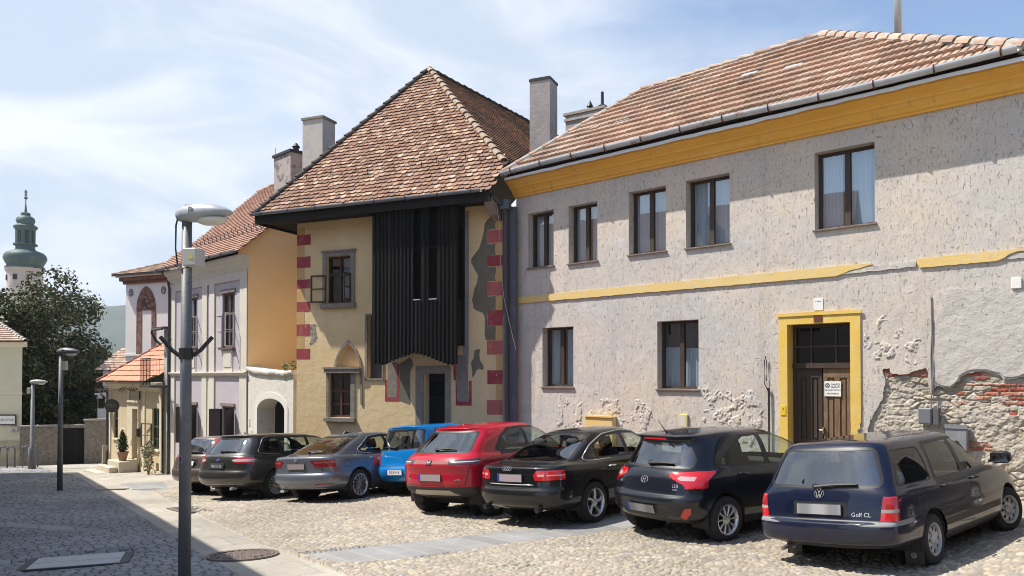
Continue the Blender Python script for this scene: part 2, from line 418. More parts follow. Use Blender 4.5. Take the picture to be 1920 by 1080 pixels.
    col = np.where(cob[:, None], cc, np.where(sett[:, None], np.where(sb[:, None], csb, cs), np.where(band[:, None], cb, cp)))
    cov = in_poly(x, y, [(-6.35, 9.7), (-5.6, 9.0), (-4.65, 9.75), (-5.2, 10.75), (-6.1, 10.5)]) | (np.hypot(x+3.5, y-10.1) < .5)
    h_s = np.where(cov, 0, h_s); h_p = np.where(cov, 0, h_p)
    col = col*stain[:, None]
    h = np.where(cob, h_c, np.where(sett, np.where(sb, .01, h_s), np.where(band, h_b, h_p)))
    co = np.stack([x, y, z+h], -1)
    nc = len(th); nr = len(r); I = (np.arange(nr-1)[:, None]*nc+np.arange(nc-1)[None, :]).ravel()
    q = np.stack([I, I+1, I+nc+1, I+nc], -1)
    # leave out what lies behind the house fronts
    cx = x[q].mean(1); cy = y[q].mean(1)
    hide = ((.6738*cx+.7389*cy) > 15.6) & (cx > -.6)
    hide |= ((.4019*cx+.9157*cy) > 18.5) & (cx > -6.2) & (cx <= -.6)
    hide |= ((.7047*cx+.7095*cy) > 12.1) & (cx <= -6.2) & (cx > -19)
    zone = np.where(cob, 0, np.where(sett, 1, np.where(band, 2, 3)))[q[:, 0]]
    mm = mat('stone_paving', (.5, .5, .5), .82, [('noise', 30, (.25, .22, .18), .5, .8, None, .35)], [('noise', 60, .004)], attr='col')
    for k, nm in enumerate(['cobbled_ground', 'street_paving', 'paving_strip', 'footpath']):
        a_, b_, c_ = compact(co, q[(zone == k) & ~hide], col)
        o = np_mesh(nm, a_, b_, mm, c_); o['kind'] = 'structure'
terrain()
# ------------------------------------------------------------------ building materials
M_grey = mat('rough_grey_plaster', (.545, .51, .47), .92, [
    ('noise', .5, (.63, .545, .455), .42, .60), ('noise', 1.3, (.50, .465, .43), .5, .70, None, .85), ('noise2', 2.6, (.66, .62, .58), .55, .75, None, .7), ('noise', 5, (.45, .41, .38), .55, .75, (1, 1, .6), .6), ('noise', .9, (.40, .36, .33), .60, .78, (2.2, 1, .35), .6),
    ('noise', 21, (.20, .175, .15), .63, .70, (1.3, 1, .34), .65, (1.1, .38, .58)), ('noise', 36, (.24, .21, .18), .62, .70, (1.5, 1, .5), .55, (1.7, .42, .6)), ('noise', 13, (.19, .165, .14), .665, .71, (.6, 1, 1.3), .6, (.8, .45, .6)), ('noise', 30, (.23, .2, .175), .63, .69, (.8, 1, 1.2), .5, (1.3, .5, .62)), ('noise', 75, (.34, .31, .28), .58, .75, None, .45), ('crack', 1.1, (.26, .23, .205), .012, .0, None, .3, (.7, .5, .62)), ('noise', .8, (.33, .30, .27), .56, .78, (3.5, 1, .22), .55)],  # scratch layers put the shade of the crevices into the colour
    [('noise', 4.5, .022, (1.2, 1, .7)), ('noise', 21, .014, (1.3, 1, .34), .70, .60), ('noise', 13, .013, (.6, 1, 1.3), .71, .62), ('noise', 36, .009, (1.5, 1, .5), .72, .6), ('noise', 60, .006)])
M_grey_smooth = mat('smooth_grey_plaster', (.545, .505, .455), .9, [('noise', 1.3, (.49, .455, .42), .4, .7), ('noise', 2.5, (.55, .525, .47), .55, .75), ('noise', 11, (.28, .26, .24), .68, .76, None, .6), ('crack', 2.6, (.25, .23, .21), .016, .0, None, .4, (.9, .45, .58)), ('noise', 25, (.30, .275, .25), .64, .7, (1.3, 1, .6), .6, (1.2, .45, .6))],
    [('noise', 5, .03), ('noise', 14, .02, None, .72, .64), ('noise', 50, .006)])
M_ochre = mat('ochre_paint', (.84, .45, .075), .8, [('noise', 1.2, (.68, .34, .05), .45, .75, (.4, 1, 2), .8), ('noise', 2.3, (.86, .53, .16), .55, .75, (.35, 1, 3)), ('noise', 6, (.84, .54, .16), .6, .8), ('noise', 3, (.46, .30, .11), .57, .76, (2.6, 1, .3), .55), ('noise', 26, (.55, .42, .26), .70, .76, None, .8), ('noise', 20, (.42, .3, .16), .72, .78)], [('noise', 15, .004)])
M_yellow = mat('faded_yellow_paint', (.72, .51, .17), .85, [('noise', 5.5, (.56, .52, .45), .645, .665), ('noise', 1.4, (.52, .40, .2), .55, .75, None, .6), ('noise', 1.5, (.70, .53, .25), .4, .7), ('noise', 5, (.60, .45, .25), .58, .72), ('noise', 22, (.45, .36, .24), .68, .76)], [('noise', 20, .006)])
M_door_yel = mat('yellow_door_paint', (.74, .49, .09), .8, [('noise', 4.5, (.55, .50, .42), .655, .675), ('noise', 1.1, (.60, .40, .12), .52, .75, (2, 1, .4), .7), ('noise', 1.8, (.74, .55, .22), .45, .7), ('noise', 9, (.45, .30, .08), .66, .78)], [('noise', 15, .005)])
M_bwood = mat('dark_brown_wood', (.045, .027, .018), .6, [('noise', 14, (.07, .045, .03), .45, .7, (4, 4, .5))], [('noise', 30, .003, (4, 4, .4))])
M_dwood = mat('weathered_door_wood', (.20, .125, .068), .65, [('noise', 9, (.10, .058, .03), .45, .7, (6, 6, .5)), ('noise', 4, (.27, .18, .10), .55, .75)], [('noise', 30, .004, (5, 5, .4))])
M_black = mat('black_tarred_wood', (.006, .0055, .006), .8, [('noise', 12, (.012, .011, .010), .5, .75, (8, 8, .35))], [('noise', 40, .004, (5, 5, .3))], spec=.2, island=[(.004, .004, .004), (.012, .011, .010), (.006, .006, .006), (.028, .025, .023), (.005, .005, .005), (.018, .016, .014)])
M_white = mat('white_paint', (.78, .77, .74), .6, [('noise', 4, (.66, .64, .6), .55, .8)])
M_zinc = mat('zinc_sheet', (.46, .485, .51), .40, [('noise', 5, (.58, .6, .62), .45, .7, (.5, 1, 1)), ('noise', 4.5, (.30, .13, .06), .61, .68, (.6, 1, 1), .9)], [('noise', 25, .002)], metal=.25)
M_rust = mat('rusty_iron', (.12, .04, .02), .8, [('noise', 20, (.2, .09, .04), .5, .7)])
M_anth = mat('anthracite_sheet', (.045, .048, .058), .5, [('noise', 6, (.07, .075, .09), .5, .75)])
M_lead = mat('grey_sheet_metal', (.20, .215, .24), .5, [('noise', 4, (.27, .28, .3), .5, .75, (.4, 1, 1))], metal=.3)
M_mort = mat('roof_mortar', (.40, .36, .32), .95, [('noise', 8, (.27, .24, .21), .5, .7)], [('noise', 20, .01)])
M_masonry = mat('rubble_masonry', (.5, .5, .5), .95, [('noise', 28, (.30, .25, .2), .55, .78, None, .5)], [('noise', 35, .012)], attr='col')
M_tile_old = mat('old_clay_tile', (.3, .2, .15), .9, [('noise', 14, (.11, .08, .06), .6, .8, None, .5), ('noise', .55, (.16, .10, .075), .5, .75, None, .5)], [('noise', 30, .004)],
    island=[(0.153, 0.076, 0.049), (0.258, 0.135, 0.084), (0.21, 0.113, 0.075), (0.316, 0.175, 0.11), (0.191, 0.104, 0.071), (0.344, 0.203, 0.137), (0.268, 0.149, 0.097), (0.23, 0.118, 0.075), (0.478, 0.329, 0.221), (0.287, 0.167, 0.11), (0.555, 0.406, 0.292)])
M_tile_moss = mat('mossy_clay_tile', (.2, .1, .06), .95, [('noise', .38, (.045, .036, .028), .46, .60, None, .85), ('noise', 9, (.06, .045, .03), .5, .7, None, .6)], [('noise', 30, .004)],
    island=[(.20, .092, .048), (.30, .14, .072), (.24, .11, .058), (.36, .175, .095), (.21, .096, .05)])
M_tile_red = mat('interlocking_clay_tile', (.45, .2, .12), .85, [('noise', .5, (.34, .2, .14), .5, .7, None, .75), ('noise', 1.7, (.20, .15, .115), .54, .70, None, .7), ('noise', .8, (.25, .19, .14), .5, .66, (.5, 1, 1.6), .6), ('noise', 10, (.22, .14, .1), .6, .8, None, .55)], [('noise', 30, .003)],
    island=[(0.384, 0.242, 0.167), (0.482, 0.322, 0.231), (0.427, 0.273, 0.193), (0.535, 0.375, 0.281), (0.353, 0.218, 0.153), (0.46, 0.302, 0.212), (0.567, 0.436, 0.34), (0.31, 0.201, 0.147)])
M_tile_pink = mat('pinkish_clay_tile', (.4, .25, .2), .9, [('noise', 6, (.25, .15, .12), .55, .75, None, .5)], [('noise', 30, .004)],
    island=[(.36, .20, .145), (.43, .255, .185), (.40, .225, .16), (.33, .18, .13), (.46, .29, .22)])
M_tile_new = mat('new_orange_tile', (.5, .2, .11), .75, [('noise', 5, (.38, .16, .09), .55, .8, None, .5)], [('noise', 30, .003)],
    island=[(.52, .215, .125), (.58, .255, .15), (.55, .235, .14), (.48, .20, .115), (.60, .28, .17)])
M_under = mat('roof_underlay', (.06, .045, .035), .95)
M_dark = mat('dark_interior', (.012, .012, .013), .9)
M_curtain = mat('sheer_curtain', (.56, .64, .70), .9, [('noise2', 3, (.44, .53, .60), .4, .7, (2.5, 0, .2))])
M_glass = glass('window_glass', (.80, .86, .90), .20, rough=.015)
M_glass_d = glass('dark_window_glass', (.5, .55, .58), .10)
M_cream = mat('cream_plaster', (.76, .565, .30), .9, [('noise', .8, (.81, .63, .365), .45, .65), ('noise', 2.2, (.67, .49, .265), .5, .75, None, .7), ('noise', 7, (.76, .62, .44), .62, .8)], [('noise', 5, .012), ('noise', 24, .004)])
M_quoin = mat('red_quoin_paint', (.34, .045, .06), .85, [('noise', 7, (.66, .49, .29), .665, .69), ('noise', 3, (.42, .15, .12), .5, .7), ('noise', 5, (.40, .09, .09), .5, .7), ('noise', 1.2, (.28, .035, .05), .5, .7)], [('noise', 16, .004)])
M_quoin_p = mat('faded_red_quoin_paint', (.46, .135, .115), .85, [('noise', 10, (.58, .30, .22), .60, .74, None, .8), ('noise', 5, (.40, .09, .08), .5, .7)], [('noise', 16, .004)])
M_ochre_q = mat('ochre_quoin_paint', (.58, .37, .15), .88, [('noise', 4, (.64, .45, .22), .5, .7)], [('noise', 16, .004)])
M_bare = mat('bare_render', (.17, .15, .105), .95, [('noise', 3, (.215, .19, .14), .45, .7), ('noise', 20, (.11, .1, .07), .6, .8)], [('noise', 22, .008)])
M_stone = mat('grey_sandstone', (.24, .205, .17), .9, [('noise', 6, (.32, .28, .23), .45, .7), ('noise', 18, (.14, .12, .1), .6, .8)], [('noise', 25, .005)])
M_stone_w = mat('rubble_stone', (.36, .32, .25), .95, [('crack', 9, (.12, .1, .08), .06, .0)], [('noise', 12, .03)])
M_lilac = mat('lilac_plaster', (.49, .45, .485), .9, [('noise', 1.2, (.54, .495, .515), .45, .7), ('noise', 4, (.44, .405, .435), .6, .8)], [('noise', 20, .003)])
M_lil_trim = mat('cream_white_trim', (.66, .62, .535), .85, [('noise', 1.5, (.58, .54, .46), .5, .75), ('noise', 9, (.48, .44, .37), .66, .8, None, .6)], [('noise', 20, .003)])
M_gable = mat('apricot_plaster', (.88, .62, .345), .9, [('noise', .7, (.84, .585, .315), .45, .7)], [('noise', 18, .003)])
M_lime = mat('limewash', (.68, .645, .57), .92, [('noise', 1.4, (.60, .56, .49), .5, .7), ('noise', 3.4, (.33, .32, .30), .63, .74, None, .65)], [('noise', 6, .015), ('noise', 25, .004)])
M_sand = mat('sand_plaster', (.60, .50, .33), .9, [('noise', 1.4, (.54, .44, .29), .5, .7)], [('noise', 20, .003)])
M_sand_tr = mat('pale_sand_trim', (.68, .60, .45), .9, [('noise', 3, (.6, .52, .39), .5, .75)])
M_goth = mat('white_plaster_wall', (.72, .70, .68), .9, [('noise', 1.0, (.64, .62, .62), .5, .75)], [('noise', 12, .004)])
M_brick = mat('dark_brick', (.13, .065, .05), .9, [('cell', 9, (.24, .135, .10), .3, .8), ('noise', 20, (.4, .33, .28), .63, .7)], [('noise', 20, .006)])
M_frame_w = mat('pale_window_frame', (.55, .50, .46), .6)
M_green = mat('green_window_paint', (.045, .075, .045), .5)
M_iron = mat('black_iron', (.012, .012, .013), .5)
M_cloth = mat('white_cloth', (.78, .8, .86), .9, [('wave', 1.6, (.42, .45, .56), .55, .8, (0, 0, 2.2))])

# ------------------------------------------------------------------ roof tiles
def tiles(mb, O, U, V, poly, tw, th, style='beaver', t=.018, jit=.006, seed=1):
    rr = random.Random(seed); O = Vector(O); U = Vector(U).normalized(); V = Vector(V).normalized(); Nn = U.cross(V).normalized()
    if Nn.z < 0: Nn = -Nn
    us = [p[0] for p in poly]; vs = [p[1] for p in poly]
    rows = int((max(vs)-min(vs))/th)+2
    for r in range(rows):
        v0 = min(vs)+r*th
        u = min(us)-(tw*.5 if r % 2 else 0) - tw*.2
        cs = []
        k = 0
        while u < max(us):
            cu = u+tw/2; cv = v0+th*.5
            if in_poly1(cu, cv, poly): cs.append((u, k))
            u += tw; k += 1
        for u, k in cs:
            ju = rr.uniform(-jit, jit); jv = rr.uniform(-jit*1.6, jit*1.6); jn = rr.uniform(0, jit*.9); g = .004; ro = rr.uniform(-1, 1)*jit*.6
            n0 = t*1.9+jn; n1 = .002; vt = v0+th*1.22
            a, b = u+g+ju, u+tw-g+ju; vb = v0+jv
            if rr.random() < .012: vb -= th*.35
            def P(uu, vv, nn): return tuple(O+U*uu+V*vv+Nn*nn)
            if style == 'beaver':
                low = [(a, vb+th*.22+ro), (a+.22*tw, vb+th*.03), (b-.22*tw, vb), (b, vb+th*.2-ro)]
                vv = [P(x, y, n0) for x, y in low]+[P(b, vt, n1), P(a, vt, n1)]+[P(x, y, n0-t) for x, y in low]
                mb.add(vv, [(0, 1, 2, 3, 4, 5), (1, 0, 6, 7), (2, 1, 7, 8), (3, 2, 8, 9), (0, 5, 6), (4, 3, 9)])
            elif style == 'flat':
                low = [(a, vb), (b, vb)]
                vv = [P(x, y, n0) for x, y in low]+[P(b, vt, n1), P(a, vt, n1)]+[P(x, y, n0-t) for x, y in low]
                mb.add(vv, [(0, 1, 2, 3), (1, 0, 4, 5), (0, 3, 4), (2, 1, 5)])
            else:
                pr = [(0, .0), (.03, .020), (.20, .027), (.40, .022), (.44, .0), (.50, .0), (.53, .020), (.70, .027), (.90, .022), (.94, .0), (1.0, .0)]
                lo = [P(a+(b-a)*x, vb+ro*(x-.5), n0+z) for x, z in pr]; hi = [P(a+(b-a)*x, vt, n1+z) for x, z in pr]; dn = [P(a+(b-a)*x, vb, n0-t) for x, z in pr]
                m = len(pr); fs = []
                for i in range(m-1): fs.append((i, i+1, m+i+1, m+i)); fs.append((i+1, i, 2*m+i, 2*m+i+1))
                mb.add(lo+hi+dn, fs)
def sheet3(mb, O, U, V, poly, off=-.012):
    O = Vector(O); U = Vector(U).normalized(); V = Vector(V).normalized(); Nn = U.cross(V).normalized()
    if Nn.z < 0: Nn = -Nn
    mb.add([tuple(O+U*u+V*v+Nn*off) for u, v in poly], [tuple(range(len(poly)))])
def ridge(mb, A, B, r=.10, seg=.36, seed=3, mortar=None):
    A = Vector(A); B = Vector(B); d = (B-A); Lh = d.length; d.normalize(); side = d.cross(Vector((0, 0, 1))).normalized(); up = side.cross(d).normalized()
    rr = random.Random(seed); n = max(1, int(Lh/seg))
    for i in range(n):
        p = A+d*(Lh*i/n); q = A+d*(Lh*(i+1.12)/n); vs = []; r0 = r*1.26; r1 = r*.90; ju = rr.uniform(-.012, .012)
        for (c, ra, z) in ((p, r0, .012), (q, r1, -.004), (p, r0-.02, .012)):
            for k in range(7):
                a = math.pi*k/6; vs.append(tuple(c+side*(math.cos(a)*ra+ju)+up*(math.sin(a)*ra*.85+z-.03)))
        fs = []
        for k in range(6): fs.append((k, k+1, 8+k, 7+k)); fs.append((k+1, k, 14+k, 15+k))
        mb.add(vs, fs)
    if mortar is not None: mortar.tube([A-up*.03, B-up*.03], r*1.05, 8)
def profile_x(mb, prof, x0, x1, sag=None, n=1):
    m = len(prof); vs = []; fs = []
    for i in range(n+1):
        x = x0+(x1-x0)*i/n; dz = sag(x) if sag else 0
        vs += [(x, y, z+dz) for y, z in prof]
    for i in range(n):
        for k in range(m):
            j = (k+1) % m; fs.append((i*m+k, i*m+j, (i+1)*m+j, (i+1)*m+k))
    fs.append(tuple(range(m-1, -1, -1))); fs.append(tuple(n*m+k for k in range(m)))
    mb.add(vs, fs)
def gutter(parent, x0, x1, y, z, r, m, sag=None, n=24, bracket=None, step=.95, closed=.5):
    g = MB(); pr = []
    for k in range(11):
        a = math.pi*(.93+1.14*k/10); pr.append((y+math.cos(a)*r, z+math.sin(a)*r))
    pr2 = [(y+(p[0]-y)*.9, z+(p[1]-z)*.9) for p in pr[::-1]]
    profile_x(g, pr+pr2, x0, x1, sag, n)
    o = g.build('gutter', m, parent)
    if bracket:
        x = x0+.4
        while x < x1-.05:
            dz = sag(x) if sag else 0; pb = [(y+math.cos(math.pi*(.9+1.2*k/10))*(r+.012), z+dz+math.sin(math.pi*(.9+1.2*k/10))*(r+.012)) for k in range(11)]
            b = MB(); b.tube([(x, py, pz) for py, pz in pb], .014, 5); b.build('bracket', bracket, o)
            x += step
    return o
def window(parent, x0, x1, z0, z1, y, fw, fm, gm, mull=(), trans=(), curtain=None, sill=None, dark_backing=None, name='window', dep=.06, bw=None, sillm=None, label=None):
    """frame round an opening, at depth y behind the wall face; mull / trans are fractions for bars"""
    f = MB(); bw = bw or fw
    f.box(x0, x0+fw, y, y+dep, z0, z1); f.box(x1-fw, x1, y, y+dep, z0, z1); f.box(x0+fw, x1-fw, y, y+dep, z0, z0+fw); f.box(x0+fw, x1-fw, y, y+dep, z1-fw, z1)
    for m_ in mull:
        if not isinstance(m_, tuple): m_ = (m_, 0, 1, bw)
        xc = x0+(x1-x0)*m_[0]; f.box(xc-m_[3]/2, xc+m_[3]/2, y-.006, y+dep-.006, z0+fw+(z1-z0-2*fw)*m_[1], z0+fw+(z1-z0-2*fw)*m_[2])
    for t_ in trans:
        if not isinstance(t_, tuple): t_ = (t_, bw)
        zc = z0+(z1-z0)*t_[0]; f.box(x0+fw, x1-fw, y-.003, y+dep-.003, zc-t_[1]/2, zc+t_[1]/2)
    o = f.build(name, fm, parent)
    if label: o['label'] = label
    p = MB(); p.add([(x0+fw*.5, y+dep*.6, z0+fw*.5), (x1-fw*.5, y+dep*.6, z0+fw*.5), (x1-fw*.5, y+dep*.6, z1-fw*.5), (x0+fw*.5, y+dep*.6, z1-fw*.5)], [(0, 1, 2, 3)]); p.build('pane', gm, o)
    r = MB(); d = y+(.9 if not curtain else .5); r.add([(x0, y+dep, z0), (x1, y+dep, z0), (x1, y+dep, z1), (x0, y+dep, z1), (x0, d, z0), (x1, d, z0), (x1, d, z1), (x0, d, z1)], [(4, 7, 6, 5), (0, 4, 5, 1), (1, 5, 6, 2), (2, 6, 7, 3), (3, 7, 4, 0)])
    r.build('dark_backing', dark_backing or M_dark, o)  # dark box added behind the pane to keep sun from leaking in
    if curtain:
        for (a, b, c_, d_, mt) in curtain:
            c = MB(); n = 24; xa = x0+(x1-x0)*a; xb = x0+(x1-x0)*b; za = z0+(z1-z0)*c_; zb = z0+(z1-z0)*d_
            vs = []; fs = []
            for i in range(n+1):
                yy = y+dep+.09+.018*math.sin(i*1.7+xa*7)+.008*math.sin(i*.7)
                vs += [(xa+(xb-xa)*i/n, yy, za), (xa+(xb-xa)*i/n, yy, zb)]
            for i in range(n): fs.append((2*i, 2*i+2, 2*i+3, 2*i+1))
            c.add(vs, fs); c.build('curtain', mt, o, smooth=True)
    if sill:
        s = MB(); s.box(x0-sill[0], x1+sill[0], -sill[1], y-.002, z0-sill[2], z0-.001); s.build('sill', sillm or fm, o)
    return o
def rect(x0, x1, z0, z1): return [(x0, z0), (x1, z0), (x1, z1), (x0, z1)]
def ragged(p0, p1, n, amp, seed):
    rr = random.Random(seed); o = []
    for i in range(n):
        t = i/n; o.append((p0[0]+(p1[0]-p0[0])*t+rr.uniform(-amp, amp)*(0 if i == 0 else 1), p0[1]+(p1[1]-p0[1])*t+rr.uniform(-amp, amp)*(0 if i == 0 else 1)))
    return o
def rough(poly, step, amp, seed):
    """a closed outline broken up into small irregular bites"""
    o = []; n = len(poly)
    for i in range(n):
        a, b = poly[i], poly[(i+1) % n]; L_ = math.hypot(b[0]-a[0], b[1]-a[1]); o += ragged(a, b, max(1, int(L_/step)), amp, seed+i)
    return o

# ------------------------------------------------------------------ the long grey house
GO = (0.10921472, 19.79516807); GD = (0.73888779, -0.67382849)
def grey_house():
    t = thing('plaster_house', 'long grey rough plaster house with ochre cornice, yellow door frame and peeling brick corner', 'house', matrix=frame_matrix(GO, GD))
    wins = [(.40, 1.238, 4.372, 5.755), (1.703, 2.56, 4.36, 5.755), (3.435, 4.40, 4.388, 5.815), (4.893, 5.90, 4.378, 5.828), (7.64, 8.724, 4.42, 5.892), (.875, 1.845, 1.385, 2.843), (4.172, 5.18, 1.37, 2.846)]
    peel = [(8.56, -.72), (8.57, .0), (8.50, .35), (8.58, .73), (8.65, .93), (8.74, 1.08), (8.83, 1.27), (8.876, 1.56), (8.832, 1.774), (8.95, 1.79), (8.966, 1.70), (9.10, 1.675), (9.228, 1.68), (9.33, 1.73), (9.40, 1.745), (9.536, 1.79), (9.569, 1.68), (9.567, 1.51), (9.60, 1.375), (9.716, 1.486), (9.80, 1.455), (9.895, 1.442), (9.97, 1.50), (10.033, 1.551), (10.057, 1.623), (10.176, 1.695), (10.31, 1.725), (10.447, 1.72), (10.56, 1.70), (10.636, 1.667), (10.687, 1.589), (10.80, 1.60), (10.857, 1.60), (10.97, 1.64), (11.05, 1.61), (11.25, 1.60)]
    pr = []
    rr = random.Random(4)
    for i in range(len(peel)-1):
        pr += ragged(peel[i], peel[i+1], max(1, int(math.dist(peel[i], peel[i+1])/.035)), .011, i)
    pr.append(peel[-1])
    outer = [(0, -1.5)]+[(8.56, -1.5)]+pr+[(11.25, 6.66), (0, 6.66)]
    w_ = MB()
    door = [(7.10, -1.5), (7.10, 2.645), (8.28, 2.645), (8.28, -1.5)]
    outer = [(0, -1.5), door[0], door[1], door[2], door[3], (8.56, -1.5)]+pr+[(11.25, 6.66), (0, 6.66)]
    w_.sheet([outer]+[rect(*q) for q in wins], 0, .22)
    n = len(pr); w_.add([(x, 0, z) for x, z in pr]+[(x, .075, z) for x, z in pr], [(i+1, i, i+n, i+1+n) for i in range(n-1)])
    # sides and back
    w_.add([(0, 0, -1.6), (0, 7.4, -1.6), (0, 7.4, 6.66), (0, 0, 6.66), (11.25, 0, -1.6), (11.25, 7.4, -1.6), (11.25, 7.4, 6.66), (11.25, 0, 6.66)], [(1, 0, 3, 2), (5, 1, 2, 6), (4, 5, 6, 7)])
    w_.build('wall', M_grey, t)
    jb = MB(); jb.add([(7.10, 0, -1.5), (7.10, .3, -1.5), (7.10, .3, 2.645), (7.10, 0, 2.645), (8.28, 0, -1.5), (8.28, .3, -1.5), (8.28, .3, 2.645), (8.28, 0, 2.645)], [(1, 0, 3, 2), (2, 3, 7, 6), (4, 5, 6, 7)])
    # painted surround, a little proud of the plaster; its right foot has lost a piece
    so = [(6.93, -1.4), (6.93, 2.86), (8.462, 2.86), (8.462, .8), (8.44, .78), (8.45, .70), (8.40, .66), (8.41, .55), (8.40, .40), (8.44, .3), (8.43, -1.4), (8.28, -1.4), (8.28, .62), (8.285, .72), (8.28, .80), (8.28, 2.645), (7.10, 2.645), (7.10, -1.4)]
    jb.prism(so, -.03, -.001); jb.box(6.90, 8.49, -.05, -.03, 2.80, 2.865)
    jb.build('door_surround', M_door_yel, t)
    # exposed rubble and brick
    xs = np.arange(8.42, 11.26, .012); zs = np.arange(-1.5, 1.86, .012); X, Z = np.meshgrid(xs, zs); x = X.ravel(); z = Z.ravel()
    wx = x+.03*(vnoise(x*6, z*6, 2)-.5); wz = z+.03*(vnoise(x*5, z*5, 7)-.5)
    sc = np.where(hash2(np.floor(z/.5).astype(np.int64), np.floor(x/.7).astype(np.int64), 3) > .5, 1.0, 1.0)
    f1, f2, ci, cj = voronoi(wx/.19, wz/.095, .9, 5)
    e = np.clip((f2-f1)/.3, 0, 1); dome = 1-(1-e)**2
    r1 = hash2(ci, cj, 31); r2 = hash2(ci, cj, 32)
    row = np.floor(wz/.078); bx = wx/.25+.5*(row % 2); bk = np.floor(bx)
    eb = np.clip(np.minimum(np.minimum(wz/.078-row, 1-wz/.078+row)*.078, np.minimum(bx-bk, 1-bx+bk)*.25)/.014, 0, 1)
    brk = (((z > 1.17+.07*np.sin(x*5)) & (z < 1.52) & (x > 10.0) & (vnoise(x*3, z*4, 91) > .36)) | ((z > 1.63) & (x < 9.6)) | ((z > 1.02) & (z < 1.18) & (x > 10.75)) | ((vnoise(x*2.6, z*4.2, 50) > .78) & (x > 9.7)))
    rb = hash2(row.astype(np.int64), bk.astype(np.int64), 41); brk &= rb > .16
    pal = np.array([(.43, .37, .28), (.48, .43, .35), (.38, .33, .25), (.53, .48, .41), (.34, .30, .24), (.46, .39, .28)])
    cs = pal[(r1*5.99).astype(int)]*(.85+.3*r2[:, None])
    mort = np.array((.45, .40, .33))*(.85+.3*vnoise(x*30, z*30, 1))[:, None]
    cs = mort*(.80+.2*np.clip(e*3, 0, 1))[:, None]+(cs-mort)*np.clip(e*2, 0, 1)[:, None]
    bp = np.array([(.36, .10, .06), (.42, .15, .09), (.30, .08, .055), (.48, .25, .17)]); cb = bp[(rb*3.99).astype(int)]; cb = mort+(cb-mort)*eb[:, None]
    cover = np.clip((vnoise(x*1.9, z*2.6, 77)*.7+vnoise(x*7, z*9, 78)*.3-.35)*7, 0, 1)*np.where(z < 1.15, 1, .6)          # mortar still smeared over the stones
    cs = cs+(mort-cs)*(cover*.85)[:, None]
    col = np.where(brk[:, None], cb, cs)
    h = np.where(brk, .028*eb+.012*rb, (.038*dome*(.4+.8*r2))*(1-.75*cover)+.03*cover)+.022*vnoise(x*16, z*20, 3)*(.4+.6*cover)+.014*vnoise(x*42, z*42, 6)+.03*(vnoise(x*3, z*3, 9)-.5)
    co = np.stack([x, .085-h, z], -1); nx = len(xs); nz = len(zs); I = (np.arange(nz-1)[:, None]*nx+np.arange(nx-1)).ravel()
    np_mesh('exposed_masonry', co, np.stack([I, I+1, I+nx+1, I+nx], -1), M_masonry, col, t)
    # patch of newer plaster with a hollow at the pipe
    pt = [(9.66, 1.62), (9.675, 2.1), (9.69, 2.52), (9.715, 2.62), (9.80, 2.80), (9.78, 3.02), (9.83, 3.10), (9.92, 3.145), (10.1, 3.12), (10.38, 3.11), (10.5, 3.13), (10.69, 3.06), (10.8, 3.0), (10.907, 2.985), (11.24, 3.0), (11.24, 1.66), (10.97, 1.68), (10.857, 1.64), (10.70, 1.63), (10.63, 1.71), (10.447, 1.76), (10.31, 1.765), (10.17, 1.74), (10.05, 1.66), (10.02, 1.58), (9.90, 1.475), (9.80, 1.49), (9.716, 1.52)]
    p = MB(); p.prism(rough(pt, .06, .008, 9), -.016, -.002); p.build('plaster_patch', M_grey_smooth, t)
    # flaked edges lower down
    for k, (xa, xb, za, zb) in enumerate(((1.15, 4.1, -.4, 1.25), (5.15, 6.62, -.5, 1.45), (8.52, 9.55, 1.86, 2.75))):
        xs = np.arange(xa, xb, .014); zs = np.arange(za, zb, .014); X, Z = np.meshgrid(xs, zs); x = X.ravel(); z = Z.ravel()
        n = .5*vnoise(x*5.5, z*5.5, 40+k)+.3*vnoise(x*13, z*11, 50+k)+.2*vnoise(x*31, z*28, 60+k)
        edge = np.clip(np.minimum(np.minimum(x-xa, xb-x)/.35, np.minimum((z-za)/.2, (zb-z)/.3)), 0, 1)
        n = n-.22*(1-edge); st = lambda a, b: np.clip((n-a)/(b-a), 0, 1)
        h = .013*st(.50, .525)+.010*st(.59, .61)+.006*(vnoise(x*45, z*40, 9)-.5)*st(.48, .52)
        co = np.stack([x, .004-h, z], -1); nx = len(xs); nz = len(zs); I = (np.arange(nz-1)[:, None]*nx+np.arange(nx-1)).ravel()
        np_mesh('flaking_plaster', co, np.stack([I, I+1, I+nx+1, I+nx], -1), M_grey, None, t)
    # cornice
    c = MB(); prof = [(.05, 6.215), (-.05, 6.215), (-.055, 6.25), (-.10, 6.275), (-.13, 6.33), (-.20, 6.40), (-.235, 6.41), (-.24, 6.455), (-.30, 6.50), (-.385, 6.545), (-.40, 6.56), (-.40, 6.625), (.05, 6.64)]
    profile_x(c, prof, -.02, 11.2); c.build('cornice', M_ochre, t)
    f = MB(); n = 44
    vs = []; rr = random.Random(5)
    for i in range(n+1):
        xx = 11.2*i/n; d = rr.uniform(-.012, .012); vs += [(xx, -.30, 6.675), (xx, -.46, 6.650+d*.4), (xx+.02, -.475+d*.5, 6.575+d)]
    fs = []
    for i in range(n): fs += [(3*i, 3*i+1, 3*i+4, 3*i+3), (3*i+1, 3*i+2, 3*i+5, 3*i+4)]
    f.add(vs, fs); f.build('eaves_flashing', mat('white_flashing', (.76, .77, .78), .6, [('noise', 3, (.35, .25, .2), .68, .73)]), t)
    # string course
    b = MB(); b.prism(rough([(0, 3.50), (8.02, 3.505), (8.15, 3.54), (8.3, 3.595), (8.45, 3.61), (8.62, 3.655), (8.68, 3.665), (8.66, 3.69), (7, 3.685), (0, 3.665)], .09, .006, 5), -.035, -.001); b.build('string_course', M_yellow, t)
